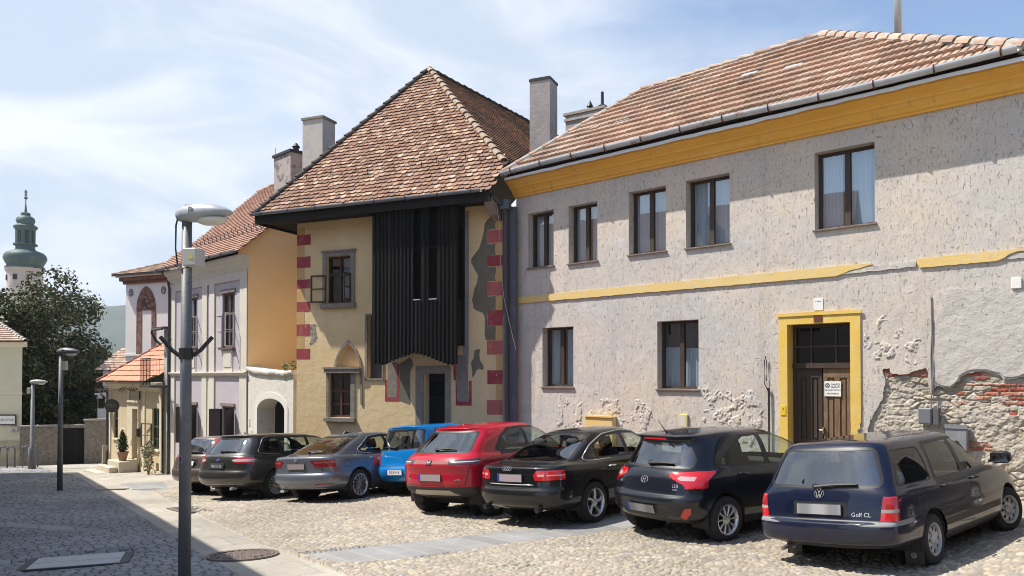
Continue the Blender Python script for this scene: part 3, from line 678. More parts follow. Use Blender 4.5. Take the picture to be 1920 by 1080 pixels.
    b = MB(); b.prism(rough([(9.40, 3.69), (9.42, 3.60), (9.47, 3.53), (10.6, 3.53), (10.72, 3.57), (10.78, 3.62), (10.9, 3.66), (11.2, 3.67), (11.2, 3.70)], .07, .006, 6), -.035, -.001); b.build('string_course', M_yellow, t)
    b = MB(); b.prism(rough([(8.1, 3.53), (9.4, 3.56), (9.40, 3.655), (8.7, 3.63), (8.4, 3.59)], .07, .008, 2), -.028, -.001); b.build('broken_string_course', M_grey_smooth, t)
    b = MB(); b.prism(rough([(10.7, 3.545), (11.2, 3.55), (11.2, 3.655), (10.85, 3.63)], .07, .008, 3), -.02, -.001); b.build('broken_string_course', M_grey_smooth, t)
    # roof
    ca = 1/math.hypot(1, .72); sa = .72*ca; O = Vector((0, -.5, 6.73)); V = Vector((0, ca, sa)); U = Vector((1, 0, 0))
    sl = lambda back: (back+.5)/ca
    pf = [(-.05, -.03), (11.15, -.03), (6.49, sl(3.53)), (1.68, sl(3.3))]
    rf = MB(); sheet3(rf, O, U, V, pf)
    A_ = Vector((-.05, -.5, 6.73)); Bk = Vector((-.05, 7.9, 6.73)); Rl = Vector((1.68, 3.3, 9.466)); Rr = Vector((6.49, 3.53, 9.63)); D_ = Vector((11.2, -.5, 6.73)); E_ = Vector((11.2, 7.9, 6.73))
    rf.add([tuple(v) for v in (A_, Bk, Rl, Rr, D_, E_)], [(1, 0, 2), (1, 2, 3, 5), (4, 5, 3), (0, 1, 5, 4)])
    tl = MB(); tl.v, tl.f, tl.m = rf.v, rf.f, [1]*len(rf.f); tl.mi = 0
    tiles(tl, O, U, V, pf, .262, .40, 'pan', .036, .008, 2)
    roof = tl.build('roof', [M_tile_red, M_under], t)
    h = MB(); mo = MB()
    ridge(h, (-.02, -.52, 6.78), (1.68, 3.3, 9.51), .10, .42, 4, mo); ridge(h, (1.68, 3.3, 9.51), (6.49, 3.53, 9.68), .10, .40, 5, mo); ridge(h, (11.15, -.45, 6.80), (6.49, 3.53, 9.68), .115, .40, 6, mo)
    h.build('ridge_tiles', M_tile_red, roof); mo.build('ridge_mortar', M_mort, roof)
    for (u, v) in ((2.35, 1.9), (3.55, 2.0), (6.35, 2.6), (5.2, 3.0)):
        gp = MB(); gp.add([tuple(O+U*(u+a)+V*(v+b)+Vector((0, -sa, ca))*.062) for a, b in ((0, 0), (.42, .02), (.40, .22), (.03, .19))], [(0, 1, 2, 3)])
        gp.build('slipped_tile', mat('grey_mortar_patch', (.34, .36, .36), .7), roof)
    fl_ = MB(); fl_.lathe([(.088, 8.3), (.088, 14)], 20, Matrix.Translation((7.88, 4.5, 0)))
    f_ = fl_.build('flue_pipe', mat('steel_flue', (.62, .62, .63), .38, metal=.7), roof, smooth=True)
    fb = MB(); fb.box(7.62, 8.14, 4.2, 4.8, 8.2, 9.16); fb.box(7.58, 8.18, 4.16, 4.84, 9.16, 9.22); fb.build('flue_base', M_mort, roof)
    sg = lambda x: .012*math.sin(x*1.3)+.02*math.sin(x*.45)+(x/11)*.02
    gutter(t, -.05, 11.02, -.545, 6.765, .080, M_zinc, sg, 44, M_rust)
    # windows
    for i, q in enumerate(wins):
        a, b_, c_, d_ = q
        cur = [[(.02, .52, 0, 1, M_curtain), (.5, .98, 0, 1, M_curtain)], [(.02, .45, 0, 1, M_curtain), (.55, .98, 0, 1, M_curtain)], [(.02, .50, 0, 1, M_curtain), (.5, .98, 0, 1, M_curtain)], [(.02, .42, 0, 1, M_curtain), (.50, .98, 0, 1, M_curtain)], [(.02, .38, 0, 1, M_curtain), (.52, .98, 0, 1, M_curtain)], [(.02, .30, 0, 1, M_curtain), (.55, .98, 0, 1, M_curtain)], [(.02, .46, 0, .62, M_curtain), (.50, .98, 0, .6, M_curtain)]][i]
        window(t, a, b_, c_, d_, .20, .055, M_bwood, M_glass, mull=[(.5, 0, 1, .10)], curtain=cur, sill=(.03, .05, .03), sillm=mat('window_sill_board', (.20, .15, .125), .8, [('noise', 8, (.3, .26, .23), .5, .7)]))
    # door: transom lights over a pair of panelled leaves
    d = MB(); d.box(7.11, 7.17, .24, .32, -1.4, 2.64); d.box(8.21, 8.275, .24, .32, -1.4, 2.64); d.box(7.17, 8.21, .24, .32, 2.58, 2.64)
    d.box(7.115, 8.272, .20, .30, 1.80, 1.90); d.box(7.17, 8.21, .25, .30, 2.20, 2.235)
    for xx in (7.46, 7.93): d.box(xx-.015, xx+.015, .252, .298, 1.90, 2.58)
    dr = d.build('entrance_door', M_bwood, t)
    p = MB(); p.add([(7.17, .285, 1.9), (8.21, .285, 1.9), (8.21, .285, 2.58), (7.17, .285, 2.58)], [(0, 1, 2, 3)]); p.build('pane', glass('transom_glass', (.2, .2, .2), .07), dr)
    r = MB(); r.box(7.1, 8.28, .36, .40, -1.4, 2.645); r.build('door_back', M_dark, dr)
    lf = MB()
    for (a, b_, y_) in ((7.17, 7.66, .26), (7.69, 8.20, .24)):
        lf.mi = 0 if a > 7.5 else 1  # left leaf takes the darker wood to stand for its shadow
        lf.box(a, b_, y_+.03, y_+.055, -1.35, 1.80)
        for (zx, zy) in ((-1.35, -1.15), (-.55, -.4), (.28, .42), (1.62, 1.80)): lf.box(a+.001, b_-.001, y_, y_+.03, zx, zy)
        mid_ = (a+b_)/2
        for (xa, xb) in ((a, a+.075), (mid_-.05, mid_+.05), (b_-.075, b_)): lf.box(xa, xb, y_+.004, y_+.03, -1.35, 1.80)
        for (xa, xb) in ((a+.075, mid_-.05), (mid_+.05, b_-.075)):
            for (za, zb) in ((-1.15, -.55), (-.4, .28), (.42, 1.62)):
                lf.box(xa+.03, xb-.03, y_+.012, y_+.03, za+.04, zb-.04); 
    lf.build('door_leaf', [M_dwood, M_bwood], dr)
    k = MB(); k.box(7.685, 7.71, .19, .24, .55, .68); k.tube([(7.70, .19, .62), (7.70, .16, .62), (7.64, .16, .62)], .011, 6); k.build('door_handle', mat('old_brass', (.4, .33, .2), .4, metal=.8), dr)
    q = MB(); q.box(7.62, 7.782, -.045, -.031, 2.67, 2.832, bev=.004); q.build('brown_plaque', mat('brown_enamel', (.13, .035, .02), .4), t)
    # things on the wall
    pp = MB(); pp.tube([(6.735, -.05, -1.2), (6.735, -.05, 1.30), (6.725, -.05, 1.42)], .022, 8); pp.tube([(6.71, -.03, 1.35), (6.655, -.06, 1.50), (6.65, -.05, 1.95), (6.67, -.05, 2.04), (6.69, -.04, 1.9), (6.685, -.04, 1.55)], .009, 6); pp.build('cable_pipe', M_iron, t)
    cb = MB(); cb.tube([(9.635, -.01, 3.0), (9.64, -.02, 2.4), (9.62, -.014, 2.0), (9.635, -.03, 1.4), (9.62, -.04, 1.1), (9.55, -.06, 1.02)], .012, 6); cb.tube([(9.66, -.012, 2.6), (9.65, -.03, 1.9), (9.66, -.04, 1.15)], .007, 6); cb.build('wall_cable', mat('grey_cable', (.2, .19, .18), .8), t)
    return t
def chimney(parent, x0, x1, y0, y1, z0, z1, m, cap=.05, pots=(), capm=None):
    b = MB(); b.box(x0, x1, y0, y1, z0, z1); c = b.build('chimney', m, parent)
    k = MB(); k.box(x0-.05, x1+.05, y0-.05, y1+.05, z1, z1+cap); k.build('chimney_cap', capm or M_mort, c)
    for (px, py, ty) in pots:
        p = MB(); z = z1+cap
        if ty == 0: p.lathe([(.09, z), (.085, z+.05), (.13, z+.06), (.06, z+.2), (.10, z+.21), (.05, z+.32), (.07, z+.33), (.0, z+.44)], 14, Matrix.Translation((px, py, 0)))
        else: p.lathe([(.10, z), (.10, z+.12), (.14, z+.13), (.06, z+.19), (.04, z+.20), (.04, z+.52), (.0, z+.53)], 14, Matrix.Translation((px, py, 0)))
        p.build('chimney_pot', M_iron, c)
    return c
H_grey = grey_house()
def wallbox(name, label, cat, x, z, w_, h_, d, m, extra=None, y=0.0):
    M = frame_matrix(GO, GD); o = thing(name, label, cat, matrix=M @ Matrix.Translation((x, y, z)))
    b = MB(); b.rbox(-w_/2, w_/2, -d, -.002, -h_/2, h_/2, min(.012, d*.25)); b.build('housing', m, o)
    return o
M_box = mat('grey_box_plastic', (.22, .225, .24), .5, [('noise', 5, (.28, .28, .29), .5, .7)])
o = wallbox('electric_box', 'grey electric meter box fixed to the bare brick of the peeling house corner', 'electric box', 9.535, .96, .21, .28, .11, M_box)
b = MB(); b.box(-.085, .085, -.118, -.111, -.115, .115); b.build('cover', mat('dark_box_cover', (.16, .165, .18), .45), o)
b = MB(); b.rbox(.12, .22, -.09, -.005, -.15, .15, .01); b.build('side_box', mat('box_side', (.10, .10, .10), .6), o)
o = wallbox('junction_box', 'low grey cable cabinet at the wall foot behind the navy estate car', 'cable box', 10.02, .62, .32, .42, .13, M_box)
b = MB(); b.box(-.17, .17, -.145, -.131, .15, .215); b.build('lid', M_box, o)
o = wallbox('junction_box', 'small white square cover plate on grey plaster high above the bare brick', 'cable box', 10.88, 3.15, .145, .18, .035, M_white)
o = wallbox('wall_notice', 'small white notice plate above the yellow door frame', 'sign', 7.70, 3.005, .18, .225, .015, M_white)
v, f = text_mesh('A  ..ITERVA..', .022, .002); b = MB(); b.add(v, f, Matrix.Translation((0, -.0165, .055)) @ TXT_UP); b.build('lettering', mat('ink', (.03, .03, .035), .7), o)
o = wallbox('door_notice', 'white parking notice fixed on the brown wooden entrance door', 'sign', 7.87, 1.405, .31, .285, .012, M_white, y=.236)
b = MB()
for tx, sz, px, pz in (('GARÁZS', .045, .05, .085), ('KIJÁRAT!', .043, .05, .035), ('SZABADON TARTANI', .030, 0, -.02), ('NO PARKING', .036, 0, -.09)):
    v, f = text_mesh(tx, sz, .002); b.add(v, f, Matrix.Translation((px, -.0135, pz)) @ TXT_UP)
ring = [(.045*math.cos(a*.2618), .045*math.sin(a*.2618)) for a in range(24)]
b.add([(-.095+x, -.0135, .065+z) for x, z in ring]+[(-.095+x*.74, -.0135, .065+z*.74) for x, z in ring], [(i, (i+1) % 24, 24+(i+1) % 24, 24+i) for i in range(24)])
for an in (.785, 2.356): b.box(-.042, .042, -.0137, -.0127, -.006, .006, Matrix.Translation((-.095, 0, .065)) @ Matrix.Rotation(an, 4, 'Y'))
b.build('lettering', MATS['ink'], o)
o = wallbox('gas_cabinet', 'low yellow gas cabinet on the grey wall behind the black saloon car', 'cabinet', 2.70, .40, .78, .66, .16, M_yellow)
b = MB(); b.box(-.40, .40, -.19, -.161, .30, .335); b.build('lid', M_yellow, o)
o = wallbox('gas_meter', 'small yellow framed meter hatch on the grey wall above the black hatchback', 'meter box', 4.83, .68, .21, .32, .05, M_yellow)
b = MB(); b.box(-.07, .07, -.056, -.051, -.11, .12); b.build('cover', mat('pale_cover', (.62, .58, .5), .7), o)
o = wallbox('doorbell_plate', 'small bright yellow sticker plate on the yellow door post', 'sign', 7.02, .98, .10, .19, .012, mat('signal_yellow', (.75, .5, .02), .5), y=-.03)
v, f = text_mesh('7', .06, .002); b = MB(); b.add(v, f, Matrix.Translation((0, -.0135, .02)) @ TXT_UP); b.build('lettering', MATS['ink'], o)
# ------------------------------------------------------------------ yellow house with the black timber bay
MO = (-6.21866989, 22.32819956); MD = (0.91569876, -0.40186538)
def oriel_house():
    t = thing('timber_bay_house', 'old yellow house with hanging black timber bay, red corner blocks and steep tiled hip roof', 'house', matrix=frame_matrix(MO, MD))
    w_ = MB()
    arch = [(1.40, 1.885), (1.43, 2.05), (1.50, 2.22), (1.60, 2.37), (1.70, 2.47), (1.80, 2.55), (1.92, 2.46), (2.03, 2.34), (2.12, 2.18), (2.17, 2.02), (2.19, 1.885)]
    holes = [rect(1.04, 1.88, 3.70, 5.03), rect(1.15, 1.89, .49, 1.73), arch, rect(2.44, 2.92, 1.585, 3.32)]
    dep = [.16, .10, .17, .14]
    outer = [(0, -1.8), (4.22, -1.8), (4.22, 1.715), (4.88, 1.715), (4.88, -1.8), (6.54, -1.8), (6.54, 6.1), (0, 6.1)]
    w_.sheet([outer]+holes, 0, dep)
    w_.add([(x, .17, z) for x, z in arch], [tuple(range(len(arch)-1, -1, -1))])
    w_.add([(4.22, 0, -1.8), (4.22, .4, -1.8), (4.22, .4, 1.715), (4.22, 0, 1.715), (4.88, 0, -1.8), (4.88, .4, -1.8), (4.88, .4, 1.715), (4.88, 0, 1.715)], [(1, 0, 3, 2), (2, 3, 7, 6), (4, 5, 6, 7)])
    w_.add([(0, 0, -1.8), (0, 9, -1.8), (0, 9, 6.1), (0, 0, 6.1), (6.54, 0, -1.8), (6.54, 9, -1.8), (6.54, 9, 6.1), (6.54, 0, 6.1)], [(1, 0, 3, 2), (5, 1, 2, 6), (4, 5, 6, 7)])
    w_.build('wall', M_cream, t)
    def block(poly, yy, m, nm): q = MB(); q.prism(poly, yy, -.0005); q.build(nm, m, t)
    for z0, z1 in ((5.42, 5.72), (4.76, 5.09), (4.17, 4.43), (3.50, 3.78), (2.80, 3.13), (2.14, 2.43)): block(rough(rect(-.004, .48, z0, z1), .12, .006, int(z0*100)), -.005, M_quoin, 'red_corner_block')
    for z0, z1 in ((4.47, 4.745), (2.94, 3.33), (1.44, 1.80)): block(rough(rect(6.10, 6.542, z0, z1), .15, .004, int(z0*100)), -.005, M_quoin, 'red_corner_block')
    for poly in ([(3.01, .97), (3.46, .97), (3.46, 1.99), (3.40, 1.99), (3.385, 1.06), (3.09, 1.06), (3.08, 1.55), (3.01, 1.55)], [(5.12, 1.98), (5.17, 1.98), (5.24, .985), (5.56, .985), (5.57, 1.52), (5.65, 1.52), (5.65, .88), (5.19, .88), (5.18, 1.54), (5.12, 1.55)]): block(poly, -.006, M_quoin, 'red_column_border')
    for z0, z1 in ((5.07, 5.40), (3.71, 4.07), (2.20, 2.56), (.66, 1.03)): block(rough(rect(6.09, 6.542, z0, z1), .15, .004, int(z0*100)), -.005, M_quoin_p, 'faded_corner_block')
    for z0, z1 in ((5.09, 5.42), (4.43, 4.76), (3.78, 4.17), (3.13, 3.50), (2.43, 2.80), (5.72, 5.95)): block(rect(-.004, .27, z0+.004, z1-.004), -.004, M_ochre_q, 'ochre_corner_block')
    for z0, z1 in ((4.745, 5.07), (4.07, 4.47), (3.33, 3.71), (2.56, 2.94), (1.80, 2.20), (1.03, 1.44), (5.40, 5.95)): block(rect(6.34, 6.542, z0+.004, z1-.004), -.004, M_ochre_q, 'ochre_corner_block')
    big = [(6.20, 5.74), (6.335, 5.75), (6.335, 5.41), (6.10, 5.41), (6.09, 5.06), (6.335, 5.06), (6.335, 4.75), (6.11, 4.74), (6.11, 4.46), (6.335, 4.46), (6.335, 4.08), (6.095, 4.08), (6.095, 3.70), (6.335, 3.70), (6.335, 3.34), (6.095, 3.33), (6.095, 2.93), (6.335, 2.93), (6.335, 2.57), (6.05, 2.57), (6.02, 2.75), (6.03, 3.15), (5.97, 3.28), (5.80, 3.34), (5.70, 3.40), (5.66, 3.62), (5.72, 3.90), (5.80, 4.07), (5.83, 4.25), (5.72, 4.45), (5.63, 4.60), (5.64, 4.70), (5.78, 4.86), (5.86, 4.96), (5.93, 5.15), (6.00, 5.40), (6.02, 5.58), (6.10, 5.68)]
    block(rough(big, .10, .010, 3), -.003, M_bare, 'render_patch')
    block(rough([(5.73, 2.31), (5.80, 2.34), (5.90, 2.34), (5.87, 2.20), (5.89, 2.06), (5.98, 1.93), (6.0, 1.85), (5.95, 1.80), (5.86, 1.84), (5.78, 1.78), (5.72, 1.66), (5.66, 1.60), (5.67, 1.75), (5.63, 2.0), (5.70, 2.1)], .08, .008, 6), -.003, M_bare, 'render_patch')
    block(rough([(3.47, 1.99), (3.62, 2.06), (3.78, 2.15), (3.86, 2.08), (3.90, 1.94), (3.83, 1.83), (3.80, 1.7), (3.81, .88), (3.62, .93), (3.47, .98)], .1, .008, 8), -.003, M_bare, 'render_patch')
    p = MB(); p.prism(rough([(.50, 3.13), (.62, 3.15), (.70, 3.10), (.67, 2.98), (.74, 2.75), (.66, 2.62), (.50, 2.53), (.45, 2.57), (.53, 2.75), (.49, 2.93)], .06, .012, 4), -.004, -.0004)
    p.build('stone_patch', M_stone_w, t)
    block([(3.085, 1.07), (3.38, 1.07), (3.39, 2.03), (3.08, 2.03)], -.008, M_stone, 'stone_column'); block([(5.25, .99), (5.55, .99), (5.54, 1.98), (5.46, 2.2), (5.2, 2.2), (5.18, 1.98)], -.008, M_stone, 'stone_column')
    p = MB(); p.prism([(5.40, 1.98), (5.56, 1.98), (5.575, 5.96), (5.44, 5.96)], -.007, -.0006); p.build('bay_shadow_strip', mat('bay_shadow_grey', (.29, .285, .28), .9, [('noise', 3, (.24, .235, .23), .5, .7)]), t)  # grey strip paints the shadow the bay casts beside it
    # windows and door with sandstone frames
    s = MB(); s.prism([(.92, 3.63), (.92, 5.18), (2.02, 5.18), (2.02, 3.63), (1.88, 3.63), (1.88, 5.03), (1.04, 5.03), (1.04, 3.63)], -.035, -.001); s.box(.89, 2.06, -.07, -.001, 5.15, 5.20); s.box(.88, 2.06, -.10, .10, 3.56, 3.69)
    s.prism([(1.06, .46), (1.06, 1.73), (1.15, 1.73), (1.15, .46)], -.03, -.001); s.prism([(1.89, .46), (1.89, 1.73), (2.03, 1.73), (2.03, .46)], -.03, -.001); s.box(1.03, 2.22, -.10, -.001, 1.735, 1.885); s.box(1.00, 2.24, -.12, -.1005, 1.85, 1.90)
    s.box(1.02, 2.06, -.09, .09, .375, .478)
    s.prism([(3.99, -1.8), (3.99, 1.92), (5.03, 1.92), (5.03, -1.8), (4.88, -1.8), (4.88, 1.715), (4.22, 1.715), (4.22, -1.8)], -.04, -.001)
    ao = [(1.33, 1.89), (1.36, 2.08), (1.44, 2.26), (1.55, 2.43), (1.66, 2.54), (1.80, 2.655), (1.95, 2.54), (2.08, 2.40), (2.18, 2.21), (2.245, 2.02), (2.26, 1.89), (2.28, .86), (2.22, .86), (2.19, 1.885)]
    s.prism(ao+arch[::-1][1:], -.028, -.001)
    s.prism([(2.36, 1.53), (2.36, 3.37), (2.97, 3.37), (2.97, 1.53), (2.92, 1.585), (2.92, 3.32), (2.44, 3.32), (2.44, 1.585), (2.92, 1.585), (2.97, 1.53)], -.03, -.001)
    s.build('stone_surround', M_stone, t)
    nb = MB(); nb.add([(2.44, .14, 1.585), (2.92, .14, 1.585), (2.92, .14, 3.32), (2.44, .14, 3.32)], [(0, 1, 2, 3)]); nb.build('niche_panel', mat('slate_grey_board', (.06, .062, .07), .5), t)
    o = window(t, 1.04, 1.88, 3.70, 5.03, .10, .05, M_bwood, M_glass_d, mull=[(.5, .0, 1, .05)], trans=[(.62, .07)], curtain=[(.52, .97, .12, .98, M_cloth)], dark_backing=M_dark)
    def sash(par, hx, z0, z1, wd, ang, m, bars=1, fw=.04, y=-.02, pane=True):
        sm = MB(); sm.box(0, fw, -.02, .02, 0, z1-z0); sm.box(wd-fw, wd, -.02, .02, 0, z1-z0); sm.box(fw, wd-fw, -.02, .02, 0, fw); sm.box(fw, wd-fw, -.02, .02, z1-z0-fw, z1-z0)
        for k in range(bars): zc = (z1-z0)*(k+1)/(bars+1); sm.box(fw, wd-fw, -.014, .014, zc-.016, zc+.016)
        so = sm.build('open_sash', m, par); so.matrix_local = Matrix.Translation((hx, y, z0)) @ Matrix.Rotation(ang, 4, 'Z')
        return so
    sash(o, 1.045, 3.73, 4.51, .47, R(180+12), M_bwood)
    sash(o, 1.875, 3.73, 4.51, .40, R(-82), M_bwood)
    window(t, 1.15, 1.89, .49, 1.73, .06, .055, mat('red_brown_frame', (.13, .05, .04), .6), M_glass_d, mull=[(.5, 0, 1, .05)], trans=[(.60, .06), (.30, .02)])
    d = MB(); d.box(4.22, 4.88, .30, .36, -1.8, 1.715)
    for k in range(7): d.box(4.26, 4.84, .285, .301, -1.6+k*.45, -1.6+k*.45+.40)
    d.build('entrance_door', M_black, t)
    # the hanging timber bay
    bay = MB(); rr = random.Random(8); x = 2.95; i = 0
    bot = lambda u: float(np.interp(u, [2.95, 3.05, 3.32, 3.6, 3.85, 4.25, 4.64, 5.02, 5.3, 5.47], [2.05, 2.01, 1.98, 2.09, 2.18, 2.28, 2.20, 2.05, 1.96, 2.0]))
    while x < 5.45:
        wd = .058; mid_ = x+wd/2; opening = 4.205 < mid_ < 4.43 or 4.665 < mid_ < 4.93
        b0 = bot(mid_)-.03*(i % 2)+rr.uniform(-.01, .01); yb = -.55-(.022 if i % 2 else 0)-rr.uniform(0, .004)
        top = 3.62 if opening else 6.06
        bay.prism([(x+.002, b0+.02), (mid_, b0-.015), (x+wd-.002, b0+.02), (x+wd-.002, top), (x+.002, top)], yb, -.50)
        x += wd; i += 1
    y = -.52; i = 0
    while y < -.05:
        wd = .06; opening = -.42 < y < -.12
        for (za, zb) in (((2.46-.02*(i % 2), 3.62), (5.5, 6.05)) if opening else ((2.46-.02*(i % 2), 6.05),)):
            bay.box(5.41+(.012 if i % 2 else 0), 5.455+(.012 if i % 2 else 0), y, y+wd-.004, za, zb)
            bay.box(2.955-(.012 if i % 2 else 0), 2.99, y, y+wd-.004, 2.46, 6.05)
        y += wd; i += 1
    bo = bay.build('timber_bay', M_black, t)
    b2 = MB(); b2.box(3.0, 5.41, -.49, -.02, 2.44, 2.50); b2.box(2.99, 5.41, -.019, -.008, 2.5, 6.05); b2.box(3.0, 5.41, -.30, -.27, 2.5, 6.0); b2.build('bay_floor_dark_backing', M_black, bo)  # floor, plus black sheets standing for the dark inside of the bay
    b3 = MB(); b3.box(4.21, 4.425, -.57, -.30, 3.622, 3.645); b3.box(4.67, 4.925, -.57, -.30, 3.622, 3.645); b3.build('bay_sill', mat('sunlit_sill', (.55, .53, .5), .7), bo)  # pale colour paints the sunlight on the bay ledges
    b4 = MB()
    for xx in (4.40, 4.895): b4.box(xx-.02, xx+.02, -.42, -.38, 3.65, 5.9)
    b4.build('bay_post', mat('blue_sheen_timber', (.055, .06, .085), .6), bo)  # grey-blue colour paints the sheen on the inner posts
    b5 = MB(); b5.box(4.21, 4.43, -.46, -.43, 4.98, 5.02); b5.box(4.67, 4.93, -.46, -.43, 4.98, 5.02); b5.build('bay_rail', M_black, bo)
    # eaves
    e = MB(); e.box(-.95, 6.50, -.70, -.64, 5.99, 6.25); e.box(-.93, 6.48, -.64, -.002, 6.06, 6.10); e.box(-.95, -.89, -.64, 6.5, 5.99, 6.25); e.box(-.89, -.005, -.002, 6.5, 6.06, 6.10)
    e.build('eaves_board', M_black, t)
    k = MB(); k.prism([(-.62, 6.10), (-.62, 6.0), (-.34, 5.72), (-.002, 5.62), (-.002, 6.10)], -.11, .11, Matrix.Translation((6.40, 0, 0)) @ Matrix.Rotation(R(90), 4, 'Z')); k.build('stone_corbel', M_stone, t)
    # roof
    tn = 1.28; ca = 1/math.hypot(1, tn); sa = tn*ca; O = Vector((0, -.71, 6.27)); U = Vector((1, 0, 0)); V = Vector((0, ca, sa)); sl = lambda b: (b+.71)/ca
    apex = Vector((2.51, 3.25, 11.345)); Ccor = Vector((6.65, -.06, 7.10)); back = Vector((3.92, 12.13, 11.345))
    pf = [(-1.0, -.04), (6.52, -.04), (6.66, sl(-.22)), (6.66, sl(-.06)), (2.51, sl(3.25))]
    rf = MB(); rf.mi = 1; sheet3(rf, O, U, V, pf); rf.mi = 0
    tiles(rf, O, U, V, pf, .172, .158, 'beaver', .017, .012, 3)
    rd = (back-apex).normalized(); tmp = Ccor-apex; Vr = (-(tmp-rd*tmp.dot(rd))).normalized(); Ur = rd.copy()
    pr = [(0, 0), (14, 0), ((back-Ccor).dot(Ur), (back-Ccor).dot(Vr)), ((apex-Ccor).dot(Ur), (apex-Ccor).dot(Vr))]
    rf.mi = 1; sheet3(rf, Ccor, Ur, Vr, pr); rf.add([tuple(apex), tuple(back), (-.95, 11.5, 6.25), (-.98, -.71, 6.25)], [(0, 1, 2, 3)]); rf.mi = 2
    tiles(rf, Ccor, Ur, Vr, [(p_[0], p_[1]) for p_ in pr], .18, .17, 'flat', .016, .007, 4)
    roof = rf.build('roof', [M_tile_old, M_under, M_tile_moss], t)
    h = MB(); ridge(h, tuple(Ccor+Vector((-.02, -.05, .02))), tuple(apex+Vector((0, 0, .05))), .095, .33, 4); h.build('hip_tiles', mat('pale_hip_tile', (.33, .25, .18), .9, [('noise', 5, (.2, .15, .11), .5, .7)], island=[(.30, .21, .15), (.38, .30, .22), (.34, .24, .17)]), roof)
    h = MB(); ridge(h, (-.98, -.71, 6.30), tuple(apex+Vector((0, 0, .04))), .10, .33, 4); ridge(h, tuple(apex), tuple(back), .10, .35, 6); h.build('dark_ridge_tiles', mat('dark_ridge_tile', (.06, .05, .045), .9, [('noise', 6, (.12, .09, .07), .5, .7)]), roof)
    sn = MB()
    for k_ in range(15):
        u = -.15+k_*.43; v = sl(.02)+.10*(k_ % 2)+.02; p0 = O+U*u+V*v+Vector((0, -sa, ca))*.05
        sn.tube([tuple(p0+V*.12), tuple(p0), tuple(p0+Vector((0, -.02, .14)))], .012, 5)
    sn.build('snow_hook', M_iron, roof)
    cm = mat('lilac_grey_chimney', (.40, .35, .33), .92, [('noise', 2.2, (.30, .26, .25), .45, .7), ('noise', 8, (.40, .34, .34), .6, .75)], [('noise', 9, .012)])
    M_loc = frame_matrix(MO, MD).inverted()
    chx = M_loc @ Vector((.97, 23.6, 0))
    b = MB(); b.box(-.33, .33, -.32, .32, 8.0, 10.62); c = b.build('chimney', cm, t, loc=(chx.x, chx.y, 0))
    b = MB(); b.box(-.35, .35, -.34, .34, 10.62, 10.69); b.box(-.31, .31, -.30, .30, 10.69, 10.72); b.build('chimney_cap', M_iron, c)
    p = M_loc @ Vector((2.49, 24.4, 0)); gm = mat('chimney_plaster', (.47, .44, .42), .9, [('noise', 2, (.36, .33, .31), .45, .7), ('noise', 9, (.24, .22, .21), .62, .75)], [('noise', 8, .02)])
    b = MB(); b.box(-.68, .68, -.4, .4, 6.5, 9.90); b.box(-.72, .72, -.44, .44, 9.72, 9.80); c = b.build('chimney', gm, t, loc=(p.x, p.y, 0), rot=(0, 0, R(-10)))
    b = MB(); b.box(-.74, .74, -.46, .46, 9.90, 9.98); b.build('chimney_cap', M_mort, c)
    b = MB(); T1 = Matrix.Translation((-.02, 0, 0)); T2 = Matrix.Translation((.42, 0, 0))
    b.lathe([(.11, 9.98), (.10, 10.04), (.15, 10.06), (.07, 10.18), (.11, 10.2), (.06, 10.3), (.0, 10.42)], 14, T1); b.lathe([(.12, 9.98), (.12, 10.10), (.16, 10.12), (.05, 10.2), (.045, 10.58), (.0, 10.6)], 14, T2); b.build('chimney_pot', M_iron, c)
    gutter(t, -1.0, 6.30, -.80, 6.27, .062, M_lead, None, 4, M_anth, .95)
    # strip painted dark as shadowed wall return, and rain pipe against the neighbour
    g = MB(); g.box(6.545, 6.90, -.02, .06, -1.8, 5.95); g.build('shaded_return', mat('shaded_return_grey', (.10, .105, .125), .85, [('noise', 3, (.14, .145, .165), .5, .7)]), t)
    p = MB(); p.tube([(6.66, -.11, -1.6), (6.66, -.11, 5.80), (6.62, -.22, 5.98), (6.50, -.6, 6.18)], .075, 10); p.build('downpipe', M_anth, t)
    p = MB(); p.box(6.55, 6.80, -.28, -.06, 5.86, 6.10, bev=.01); p.build('rainwater_head', mat('blue_grey_metal', (.12, .14, .18), .4, metal=.3), t)
    p = MB(); p.tube([(6.50, -.66, 6.25), (6.53, -.4, 6.10), (6.54, -.2, 5.4), (6.56, -.2, 4.4), (6.66, -.2, 3.6), (6.82, -.12, 2.8), (6.95, -.1, 2.3)], .007, 5); p.build('hanging_cable', mat('pale_cable', (.45, .45, .43), .7), t)
    return t
H_mid = oriel_house()

